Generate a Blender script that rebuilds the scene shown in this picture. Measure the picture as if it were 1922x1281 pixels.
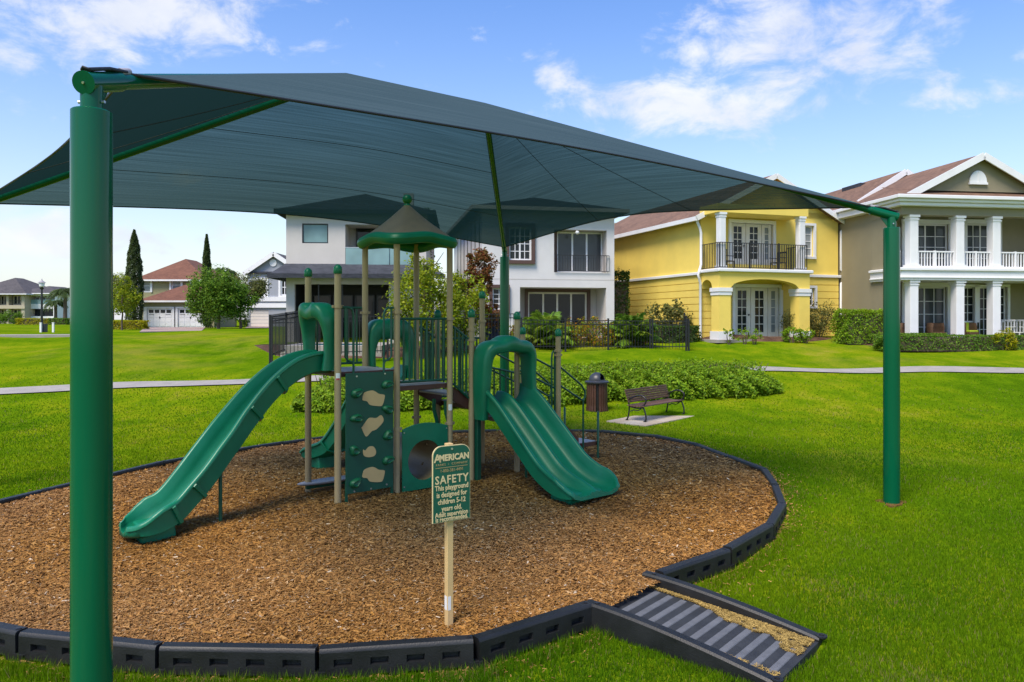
import bpy, bmesh, math, random
import numpy as np
from mathutils import Vector, Matrix
R = math.radians
PI = math.pi
rnd = random.Random(7)
scene = bpy.context.scene
for o in list(bpy.data.objects):
    bpy.data.objects.remove(o)

# ------------------------------------------------------------------ camera
F, U0, V0, H = 1400.0, 961.0, 600.0, 2.45      # focal length / principal column / horizon row in photo pixels, eye height
cam_d = bpy.data.cameras.new('camera')
cam = bpy.data.objects.new('camera', cam_d)
scene.collection.objects.link(cam)
cam.location = (0, 0, H)
cam.rotation_euler = (R(90), 0, 0)
cam_d.sensor_width = 36.0
cam_d.lens = 36.0 * F / 1922.0
cam_d.shift_y = -(640.5 - V0) / 1922.0
cam_d.clip_start = 0.05
cam_d.clip_end = 6000
scene.camera = cam

# ------------------------------------------------------------------ light
SUN_EL, SUN_AZ = R(56), R(212)                 # azimuth measured from +Y towards +X
SUN_DIR = Vector((math.sin(SUN_AZ) * math.cos(SUN_EL), math.cos(SUN_AZ) * math.cos(SUN_EL), math.sin(SUN_EL)))
sun_d = bpy.data.lights.new('sun', 'SUN')
sun_d.energy = 2.1
sun_d.angle = R(26)
sun_d.color = (1.0, 0.90, 0.76)
sun = bpy.data.objects.new('sun', sun_d)
scene.collection.objects.link(sun)
sun.rotation_euler = SUN_DIR.to_track_quat('Z', 'Y').to_euler()
sun.location = (0, 0, 60)

scene.view_settings.view_transform = 'Standard'
scene.view_settings.look = 'None'
scene.view_settings.gamma = 1.0
scene.view_settings.use_curve_mapping = False
scene.view_settings.exposure = 1.33
scene.cycles.max_bounces = 8
scene.cycles.transparent_max_bounces = 12
scene.cycles.sample_clamp_indirect = 6.0

world = bpy.data.worlds.new('World')
scene.world = world
world.use_nodes = True
wn = world.node_tree
wn.nodes.clear()


def wnode(t, **kw):
    n = wn.nodes.new(t)
    for k, v in kw.items():
        setattr(n, k, v)
    return n


def wmath(op, a, b=None, c=None, clamp=False):
    n = wnode('ShaderNodeMath', operation=op, use_clamp=clamp)
    for i, q in enumerate((a, b, c)):
        if q is None:
            continue
        if isinstance(q, (int, float)):
            n.inputs[i].default_value = q
        else:
            wn.links.new(q, n.inputs[i])
    return n.outputs[0]


def build_sky():
    out = wnode('ShaderNodeOutputWorld')
    bg = wnode('ShaderNodeBackground')
    bg.inputs['Strength'].default_value = 0.112
    sky = wnode('ShaderNodeTexSky', sky_type='NISHITA')
    sky.sun_disc = False
    sky.sun_elevation = SUN_EL
    sky.sun_rotation = SUN_AZ
    sky.air_density = 1.25
    sky.dust_density = 0.5
    sky.ozone_density = 3.0
    tc = wnode('ShaderNodeTexCoord')
    sep = wnode('ShaderNodeSeparateXYZ')
    wn.links.new(tc.outputs['Generated'], sep.inputs[0])
    X, Y, Z = sep.outputs
    az = wmath('ARCTAN2', X, Y)
    el = wmath('ARCSINE', Z)
    # puffs: (azimuth, elevation, half width, half height, weight) in radians
    def ae(u, v):
        x, z = (u - U0) / F, (V0 - v) / F
        return math.atan2(x, 1.0), math.atan(z / math.sqrt(1 + x * x))
    puffs = []
    for (u, v, su, sv, w) in [
            (60, 35, 150, 40, .34), (300, 10, 130, 60, .42), (95, 92, 110, 28, .38), (330, 60, 60, 30, .25), (415, 15, 60, 26, .25),
            (1490, 60, 150, 45, .44), (1620, 80, 90, 38, .34), (1760, 45, 40, 26, .22), (1300, 190, 190, 38, .45), (1450, 195, 110, 28, .34),
            (1390, 140, 90, 40, .25), (1040, 145, 32, 34, .30), (1125, 175, 40, 30, .22), (1800, 180, 70, 20, .27), (1620, 200, 30, 18, .2),
            (1212, 92, 20, 14, .2), (1000, 110, 40, 14, .14), (1560, 15, 40, 14, .2), (1900, 5, 90, 12, .2), (1915, 95, 18, 20, .2),
            (20, 425, 170, 34, .42), (60, 460, 150, 18, .38), (480, 455, 60, 22, .28), (300, 470, 90, 12, .16), (170, 330, 120, 14, .1)]:
        a, e = ae(u, v)
        puffs.append((a, e, su / F, sv / F, w))
    r2 = random.Random(3)
    for k in range(22):                                    # the same broken cloud all the way round
        a = 0.85 + (2 * PI - 1.7) * (k + r2.random()) / 22
        a = a if a < PI else a - 2 * PI
        puffs.append((a, 0.12 + 0.6 * r2.random(), 0.10 + .1 * r2.random(), .03 + .03 * r2.random(), .4))
    field = None
    for (a, e, sa, se, w) in puffs:
        da = wmath('DIVIDE', wmath('SUBTRACT', az, a), sa * 1.45)
        de = wmath('DIVIDE', wmath('SUBTRACT', el, e), se * 1.4)
        d2 = wmath('ADD', wmath('MULTIPLY', da, da), wmath('MULTIPLY', de, de))
        g = wmath('MULTIPLY', wmath('EXPONENT', wmath('MULTIPLY', d2, -0.9)), w)
        field = g if field is None else wmath('MAXIMUM', field, g)
    comb = wnode('ShaderNodeCombineXYZ')
    wn.links.new(az, comb.inputs[0])
    wn.links.new(wmath('MULTIPLY', el, 1.7), comb.inputs[1])
    n1 = wnode('ShaderNodeTexNoise')
    n1.inputs['Scale'].default_value = 11.0
    n1.inputs['Detail'].default_value = 9.0
    n1.inputs['Roughness'].default_value = 0.62
    n1.inputs['Distortion'].default_value = 0.35
    wn.links.new(comb.outputs[0], n1.inputs['Vector'])
    dens = wmath('ADD', wmath('MULTIPLY', wmath('SUBTRACT', n1.outputs['Fac'], 0.5), 1.25), field)
    mr = wnode('ShaderNodeMapRange', interpolation_type='SMOOTHSTEP')
    mr.inputs['From Min'].default_value = 0.12
    mr.inputs['From Max'].default_value = 0.50
    wn.links.new(dens, mr.inputs['Value'])
    # thin haze whitening the sky just above the ground
    hz = wmath('EXPONENT', wmath('MULTIPLY', wmath('MAXIMUM', el, 0.0), -5.6))
    n2 = wnode('ShaderNodeTexNoise')
    n2.inputs['Scale'].default_value = 6.0
    n2.inputs['Detail'].default_value = 6.0
    wn.links.new(comb.outputs[0], n2.inputs['Vector'])
    mixh = wnode('ShaderNodeMix', data_type='RGBA')
    wn.links.new(wmath('MULTIPLY', hz, 0.93, clamp=True), mixh.inputs['Factor'])
    sat = wnode('ShaderNodeHueSaturation')
    sat.inputs['Hue'].default_value = 0.514
    sat.inputs['Saturation'].default_value = 1.34
    sat.inputs['Value'].default_value = 0.80
    wn.links.new(sky.outputs[0], sat.inputs['Color'])
    wn.links.new(sat.outputs[0], mixh.inputs['A'])
    mixh.inputs['B'].default_value = (3.0, 3.06, 3.34, 1)
    mixc = wnode('ShaderNodeMix', data_type='RGBA')
    wn.links.new(wmath('MULTIPLY', mr.outputs[0], 0.94), mixc.inputs['Factor'])
    wn.links.new(mixh.outputs['Result'], mixc.inputs['A'])
    cc = wnode('ShaderNodeMix', data_type='RGBA')
    mr2 = wnode('ShaderNodeMapRange')
    mr2.inputs['From Min'].default_value = 0.36
    mr2.inputs['From Max'].default_value = 0.64
    wn.links.new(n2.outputs['Fac'], mr2.inputs['Value'])
    wn.links.new(mr2.outputs[0], cc.inputs['Factor'])
    cc.inputs['A'].default_value = (2.75, 2.95, 3.45, 1)
    cc.inputs['B'].default_value = (3.6, 3.65, 3.75, 1)
    wn.links.new(cc.outputs['Result'], mixc.inputs['B'])
    wn.links.new(mixc.outputs['Result'], bg.inputs['Color'])
    wn.links.new(bg.outputs[0], out.inputs['Surface'])


build_sky()

# ------------------------------------------------------------------ pixels to places
def at(u, v, d):                                # point seen at photo pixel (u, v), d metres ahead
    return Vector(((u - U0) * d / F, d, H - (v - V0) * d / F))


def on_z(u, v, z=0.0):                          # point on the level z seen at a pixel below the horizon
    d = (H - z) * F / (v - V0)
    return Vector(((u - U0) * d / F, d, z))


# ------------------------------------------------------------------ materials
def new_mat(name):
    m = bpy.data.materials.new(name)
    m.use_nodes = True
    m.node_tree.nodes.clear()
    return m, m.node_tree.nodes, m.node_tree.links


def mat(name, col, rough=0.5, metal=0.0, var=0.12, scale=6.0, bump=0.0, bscale=60.0, spec=0.5, col2=None, detail=5.0, stretch=None, coat=0.0, streak=0.0):
    m, N, L = new_mat(name)
    out = N.new('ShaderNodeOutputMaterial')
    p = N.new('ShaderNodeBsdfPrincipled')
    p.inputs['Roughness'].default_value = rough
    p.inputs['Metallic'].default_value = metal
    p.inputs['Specular IOR Level'].default_value = spec
    p.inputs['Coat Weight'].default_value = coat
    tc = N.new('ShaderNodeTexCoord')
    vec = tc.outputs['Object']
    if stretch:
        mp = N.new('ShaderNodeMapping')
        mp.inputs['Scale'].default_value = stretch
        L.new(vec, mp.inputs[0])
        vec = mp.outputs[0]
    nz = N.new('ShaderNodeTexNoise')
    nz.inputs['Scale'].default_value = scale
    nz.inputs['Detail'].default_value = detail
    nz.inputs['Roughness'].default_value = 0.6
    L.new(vec, nz.inputs['Vector'])
    mr = N.new('ShaderNodeMapRange')
    mr.inputs['From Min'].default_value = 0.28
    mr.inputs['From Max'].default_value = 0.72
    L.new(nz.outputs['Fac'], mr.inputs['Value'])
    mx = N.new('ShaderNodeMix')
    mx.data_type = 'RGBA'
    L.new(mr.outputs[0], mx.inputs['Factor'])
    a = [c * (1 - var) for c in col]
    b = [min(1, c * (1 + var)) for c in (col2 or col)]
    mx.inputs['A'].default_value = (*a, 1)
    mx.inputs['B'].default_value = (*b, 1)
    L.new(mx.outputs['Result'], p.inputs['Base Color'])
    rr = N.new('ShaderNodeMapRange')
    rr.inputs['To Min'].default_value = max(0.02, rough * 0.85)
    rr.inputs['To Max'].default_value = min(1, rough * 1.18)
    L.new(nz.outputs['Fac'], rr.inputs['Value'])
    L.new(rr.outputs[0], p.inputs['Roughness'])
    if bump > 0:
        n2 = N.new('ShaderNodeTexNoise')
        n2.inputs['Scale'].default_value = bscale
        n2.inputs['Detail'].default_value = 6.0
        L.new(vec, n2.inputs['Vector'])
        bp = N.new('ShaderNodeBump')
        bp.inputs['Strength'].default_value = bump
        bp.inputs['Distance'].default_value = 0.02
        L.new(n2.outputs['Fac'], bp.inputs['Height'])
        L.new(bp.outputs[0], p.inputs['Normal'])
    L.new(p.outputs[0], out.inputs['Surface'])
    return m


def leaf_mat(name, trans=0.35, rough=0.5, spec=0.12):
    m, N, L = new_mat(name)
    out = N.new('ShaderNodeOutputMaterial')
    at_ = N.new('ShaderNodeAttribute')
    at_.attribute_name = 'col'
    p = N.new('ShaderNodeBsdfPrincipled')
    p.inputs['Roughness'].default_value = rough
    p.inputs['Specular IOR Level'].default_value = spec
    L.new(at_.outputs['Color'], p.inputs['Base Color'])
    t = N.new('ShaderNodeBsdfTranslucent')
    hs = N.new('ShaderNodeHueSaturation')
    hs.inputs['Hue'].default_value = 0.485
    hs.inputs['Value'].default_value = 1.25
    L.new(at_.outputs['Color'], hs.inputs['Color'])
    L.new(hs.outputs[0], t.inputs['Color'])
    mx = N.new('ShaderNodeMixShader')
    mx.inputs[0].default_value = trans
    L.new(p.outputs[0], mx.inputs[1])
    L.new(t.outputs[0], mx.inputs[2])
    L.new(mx.outputs[0], out.inputs['Surface'])
    return m


def attr_mat(name, rough=0.85):
    m, N, L = new_mat(name)
    out = N.new('ShaderNodeOutputMaterial')
    at_ = N.new('ShaderNodeAttribute')
    at_.attribute_name = 'col'
    p = N.new('ShaderNodeBsdfPrincipled')
    p.inputs['Roughness'].default_value = rough
    p.inputs['Specular IOR Level'].default_value = 0.1
    L.new(at_.outputs['Color'], p.inputs['Base Color'])
    L.new(p.outputs[0], out.inputs['Surface'])
    return m


def shingle_mat(name, c1, c2):
    m, N, L = new_mat(name)
    out = N.new('ShaderNodeOutputMaterial')
    p = N.new('ShaderNodeBsdfPrincipled')
    p.inputs['Roughness'].default_value = 0.9
    tc = N.new('ShaderNodeTexCoord')
    br = N.new('ShaderNodeTexVoronoi')
    br.inputs['Scale'].default_value = 5.0
    mp = N.new('ShaderNodeMapping')
    mp.inputs['Scale'].default_value = (1, 1, 3.0)
    L.new(tc.outputs['Object'], mp.inputs[0])
    L.new(mp.outputs[0], br.inputs['Vector'])
    nz = N.new('ShaderNodeTexNoise')
    nz.inputs['Scale'].default_value = 0.7
    nz.inputs['Detail'].default_value = 5
    L.new(tc.outputs['Object'], nz.inputs['Vector'])
    ad = N.new('ShaderNodeMath')
    ad.operation = 'MULTIPLY_ADD'
    sp = N.new('ShaderNodeSeparateColor')
    L.new(br.outputs['Color'], sp.inputs[0])
    L.new(sp.outputs[0], ad.inputs[0])
    ad.inputs[1].default_value = 0.5
    L.new(nz.outputs['Fac'], ad.inputs[2])
    mr = N.new('ShaderNodeMapRange')
    mr.inputs['From Min'].default_value = 0.3
    mr.inputs['From Max'].default_value = 1.1
    L.new(ad.outputs[0], mr.inputs['Value'])
    mx = N.new('ShaderNodeMix')
    mx.data_type = 'RGBA'
    mx.inputs['A'].default_value = (*c1, 1)
    mx.inputs['B'].default_value = (*c2, 1)
    L.new(mr.outputs[0], mx.inputs['Factor'])
    L.new(mx.outputs['Result'], p.inputs['Base Color'])
    wv = N.new('ShaderNodeTexWave')
    wv.wave_type = 'BANDS'
    wv.bands_direction = 'Z'
    wv.wave_profile = 'SAW'
    wv.inputs['Scale'].default_value = 3.0
    L.new(tc.outputs['Object'], wv.inputs['Vector'])
    bp = N.new('ShaderNodeBump')
    bp.inputs['Strength'].default_value = 0.5
    bp.inputs['Distance'].default_value = 0.02
    L.new(wv.outputs['Fac'], bp.inputs['Height'])
    L.new(bp.outputs[0], p.inputs['Normal'])
    L.new(p.outputs[0], out.inputs['Surface'])
    return m


def canopy_mat():
    m, N, L = new_mat('shade_cloth')
    out = N.new('ShaderNodeOutputMaterial')
    tc = N.new('ShaderNodeTexCoord')
    mp = N.new('ShaderNodeMapping')
    mp.inputs['Scale'].default_value = (1.0, 1.0, 1.0)
    L.new(tc.outputs['UV'], mp.inputs[0])
    st = N.new('ShaderNodeMapping')
    st.inputs['Scale'].default_value = (0.16, 15.0, 1.0)
    L.new(tc.outputs['UV'], st.inputs[0])
    nz = N.new('ShaderNodeTexNoise')
    nz.inputs['Scale'].default_value = 1.6
    nz.inputs['Detail'].default_value = 6
    L.new(st.outputs[0], nz.inputs['Vector'])
    fine = N.new('ShaderNodeTexNoise')
    fine.inputs['Scale'].default_value = 34
    fine.inputs['Detail'].default_value = 4
    L.new(mp.outputs[0], fine.inputs['Vector'])
    ad = N.new('ShaderNodeMath')
    ad.operation = 'MULTIPLY_ADD'
    L.new(fine.outputs['Fac'], ad.inputs[0])
    ad.inputs[1].default_value = 0.34
    L.new(nz.outputs['Fac'], ad.inputs[2])
    mr = N.new('ShaderNodeMapRange')
    mr.inputs['From Min'].default_value = 0.47
    mr.inputs['From Max'].default_value = 0.86
    L.new(ad.outputs[0], mr.inputs['Value'])
    c1 = N.new('ShaderNodeMix')
    c1.data_type = 'RGBA'
    c1.inputs['A'].default_value = (0.058, 0.105, 0.130, 1)
    c1.inputs['B'].default_value = (0.110, 0.172, 0.198, 1)
    L.new(mr.outputs[0], c1.inputs['Factor'])
    # back faces, the cloth's underside, take a darker colour than the top
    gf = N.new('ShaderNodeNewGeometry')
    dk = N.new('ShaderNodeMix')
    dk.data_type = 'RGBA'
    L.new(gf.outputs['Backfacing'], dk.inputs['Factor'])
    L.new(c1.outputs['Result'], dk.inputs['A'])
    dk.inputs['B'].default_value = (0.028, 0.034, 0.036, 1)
    df = N.new('ShaderNodeBsdfDiffuse')
    L.new(dk.outputs['Result'], df.inputs['Color'])
    wb = N.new('ShaderNodeBump')
    wb.inputs['Strength'].default_value = 0.12
    wb.inputs['Distance'].default_value = 0.05
    L.new(nz.outputs['Fac'], wb.inputs['Height'])
    L.new(wb.outputs[0], df.inputs['Normal'])
    tr = N.new('ShaderNodeBsdfTranslucent')
    tr.inputs['Color'].default_value = (0.007, 0.026, 0.026, 1)
    m1 = N.new('ShaderNodeMixShader')
    m1.inputs[0].default_value = 0.45
    L.new(df.outputs[0], m1.inputs[1])
    L.new(tr.outputs[0], m1.inputs[2])
    tp = N.new('ShaderNodeBsdfTransparent')
    tp.inputs['Color'].default_value = (0.74, 0.96, 0.84, 1)
    m2 = N.new('ShaderNodeMixShader')
    # a woven mesh: the steeper one looks through it, the less the yarns leave open
    fr = N.new('ShaderNodeMapRange')
    fr.inputs['To Min'].default_value = 0.26
    fr.inputs['To Max'].default_value = 0.52
    L.new(mr.outputs[0], fr.inputs['Value'])
    ge = N.new('ShaderNodeNewGeometry')
    dt = N.new('ShaderNodeVectorMath')
    dt.operation = 'DOT_PRODUCT'
    L.new(ge.outputs['Incoming'], dt.inputs[0])
    L.new(ge.outputs['Normal'], dt.inputs[1])
    ab = N.new('ShaderNodeMath')
    ab.operation = 'ABSOLUTE'
    L.new(dt.outputs['Value'], ab.inputs[0])
    pw = N.new('ShaderNodeMath')
    pw.operation = 'POWER'
    pw.inputs[1].default_value = 1.8
    L.new(ab.outputs[0], pw.inputs[0])
    mu = N.new('ShaderNodeMath')
    mu.operation = 'MULTIPLY'
    L.new(pw.outputs[0], mu.inputs[0])
    L.new(fr.outputs[0], mu.inputs[1])
    L.new(mu.outputs[0], m2.inputs[0])
    L.new(m1.outputs[0], m2.inputs[1])
    L.new(tp.outputs[0], m2.inputs[2])
    L.new(m2.outputs[0], out.inputs['Surface'])
    return m


def glass_mat(name, col=(0.016, 0.020, 0.022), rough=0.04):
    m, N, L = new_mat(name)
    out = N.new('ShaderNodeOutputMaterial')
    p = N.new('ShaderNodeBsdfPrincipled')
    p.inputs['Roughness'].default_value = rough
    p.inputs['Specular IOR Level'].default_value = 0.28
    tc = N.new('ShaderNodeTexCoord')
    nz = N.new('ShaderNodeTexNoise')
    nz.inputs['Scale'].default_value = 0.9
    nz.inputs['Detail'].default_value = 2
    L.new(tc.outputs['Object'], nz.inputs['Vector'])
    mx = N.new('ShaderNodeMix')
    mx.data_type = 'RGBA'
    mx.inputs['A'].default_value = (*[c * .5 for c in col], 1)
    mx.inputs['B'].default_value = (*[c * 1.8 for c in col], 1)
    L.new(nz.outputs['Fac'], mx.inputs['Factor'])
    L.new(mx.outputs['Result'], p.inputs['Base Color'])
    L.new(p.outputs[0], out.inputs['Surface'])
    return m


def ground_mat(name, stops, scale1, scale2, bump=0.4, bscale=40, rough=0.95):
    m, N, L = new_mat(name)
    out = N.new('ShaderNodeOutputMaterial')
    p = N.new('ShaderNodeBsdfPrincipled')
    p.inputs['Roughness'].default_value = rough
    p.inputs['Specular IOR Level'].default_value = 0.15
    tc = N.new('ShaderNodeTexCoord')
    a = N.new('ShaderNodeTexNoise')
    a.inputs['Scale'].default_value = scale1
    a.inputs['Detail'].default_value = 7
    a.inputs['Roughness'].default_value = 0.6
    b = N.new('ShaderNodeTexNoise')
    b.inputs['Scale'].default_value = scale2
    b.inputs['Detail'].default_value = 6
    b.inputs['Roughness'].default_value = 0.7
    L.new(tc.outputs['Object'], a.inputs['Vector'])
    L.new(tc.outputs['Object'], b.inputs['Vector'])
    mx = N.new('ShaderNodeMath')
    mx.operation = 'MULTIPLY_ADD'
    L.new(b.outputs['Fac'], mx.inputs[0])
    mx.inputs[1].default_value = 0.55
    s = N.new('ShaderNodeMath')
    s.operation = 'MULTIPLY'
    s.inputs[1].default_value = 0.75
    L.new(a.outputs['Fac'], s.inputs[0])
    L.new(s.outputs[0], mx.inputs[2])
    cr = N.new('ShaderNodeValToRGB')
    els = cr.color_ramp.elements
    while len(els) < len(stops):
        els.new(0.5)
    for e, (pos, c) in zip(els, stops):
        e.position = pos
        e.color = (*c, 1)
    L.new(mx.outputs[0], cr.inputs[0])
    L.new(cr.outputs[0], p.inputs['Base Color'])
    n2 = N.new('ShaderNodeTexNoise')
    n2.inputs['Scale'].default_value = bscale
    n2.inputs['Detail'].default_value = 8
    L.new(tc.outputs['Object'], n2.inputs['Vector'])
    bp = N.new('ShaderNodeBump')
    bp.inputs['Strength'].default_value = bump
    bp.inputs['Distance'].default_value = 0.04
    L.new(n2.outputs['Fac'], bp.inputs['Height'])
    L.new(bp.outputs[0], p.inputs['Normal'])
    L.new(p.outputs[0], out.inputs['Surface'])
    return m


def lawn_mat():
    m, N, L = new_mat('lawn')
    out = N.new('ShaderNodeOutputMaterial')
    p = N.new('ShaderNodeBsdfPrincipled')
    p.inputs['Roughness'].default_value = 1.0
    p.inputs['Specular IOR Level'].default_value = 0.0
    tc = N.new('ShaderNodeTexCoord')

    def noise(scale, detail, rough, stretch=None):
        v = tc.outputs['Object']
        if stretch:
            mp = N.new('ShaderNodeMapping')
            mp.inputs['Scale'].default_value = stretch
            L.new(v, mp.inputs[0])
            v = mp.outputs[0]
        n = N.new('ShaderNodeTexNoise')
        n.inputs['Scale'].default_value = scale
        n.inputs['Detail'].default_value = detail
        n.inputs['Roughness'].default_value = rough
        L.new(v, n.inputs['Vector'])
        return n.outputs['Fac']

    def mth(op, a, b, c=None):
        n = N.new('ShaderNodeMath')
        n.operation = op
        for i, q in enumerate((a, b, c)):
            if q is None:
                continue
            if isinstance(q, float):
                n.inputs[i].default_value = q
            else:
                L.new(q, n.inputs[i])
        return n.outputs[0]
    big = noise(0.16, 5, .6)
    mid = noise(1.1, 6, .7, (1.0, .55, 1.0))
    fine = noise(16.0, 4, .75)
    f = mth('MULTIPLY_ADD', big, 0.75, mth('MULTIPLY_ADD', mid, 0.70, mth('MULTIPLY', fine, 0.55)))
    cr = N.new('ShaderNodeValToRGB')
    els = cr.color_ramp.elements
    stops = [(0.72, (0.034, 0.085, 0.002)), (0.90, (0.080, 0.160, 0.003)), (1.03, (0.130, 0.205, 0.004)), (1.14, (0.20, 0.24, 0.006)), (1.28, (0.27, 0.24, 0.04))]
    while len(els) < len(stops):
        els.new(0.5)
    for e, (pos, c) in zip(els, stops):
        e.position = (pos - .6) / .8
        e.color = (*c, 1)
    L.new(mth('DIVIDE', mth('SUBTRACT', f, 0.6), 0.8), cr.inputs[0])
    # worn, sandy patches
    pt = noise(0.085, 4, .65)
    mr = N.new('ShaderNodeMapRange')
    mr.inputs['From Min'].default_value = 0.60
    mr.inputs['From Max'].default_value = 0.76
    mr.inputs['To Max'].default_value = 0.55
    L.new(mth('MULTIPLY_ADD', mid, 0.12, pt), mr.inputs['Value'])
    mx = N.new('ShaderNodeMix')
    mx.data_type = 'RGBA'
    L.new(mr.outputs[0], mx.inputs['Factor'])
    L.new(cr.outputs[0], mx.inputs['A'])
    mx.inputs['B'].default_value = (0.24, 0.185, 0.045, 1)
    L.new(mx.outputs['Result'], p.inputs['Base Color'])
    bp = N.new('ShaderNodeBump')
    bp.inputs['Strength'].default_value = 0.9
    bp.inputs['Distance'].default_value = 0.05
    L.new(mth('MULTIPLY_ADD', fine, 0.6, mid), bp.inputs['Height'])
    L.new(bp.outputs[0], p.inputs['Normal'])
    L.new(p.outputs[0], out.inputs['Surface'])
    return m


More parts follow.
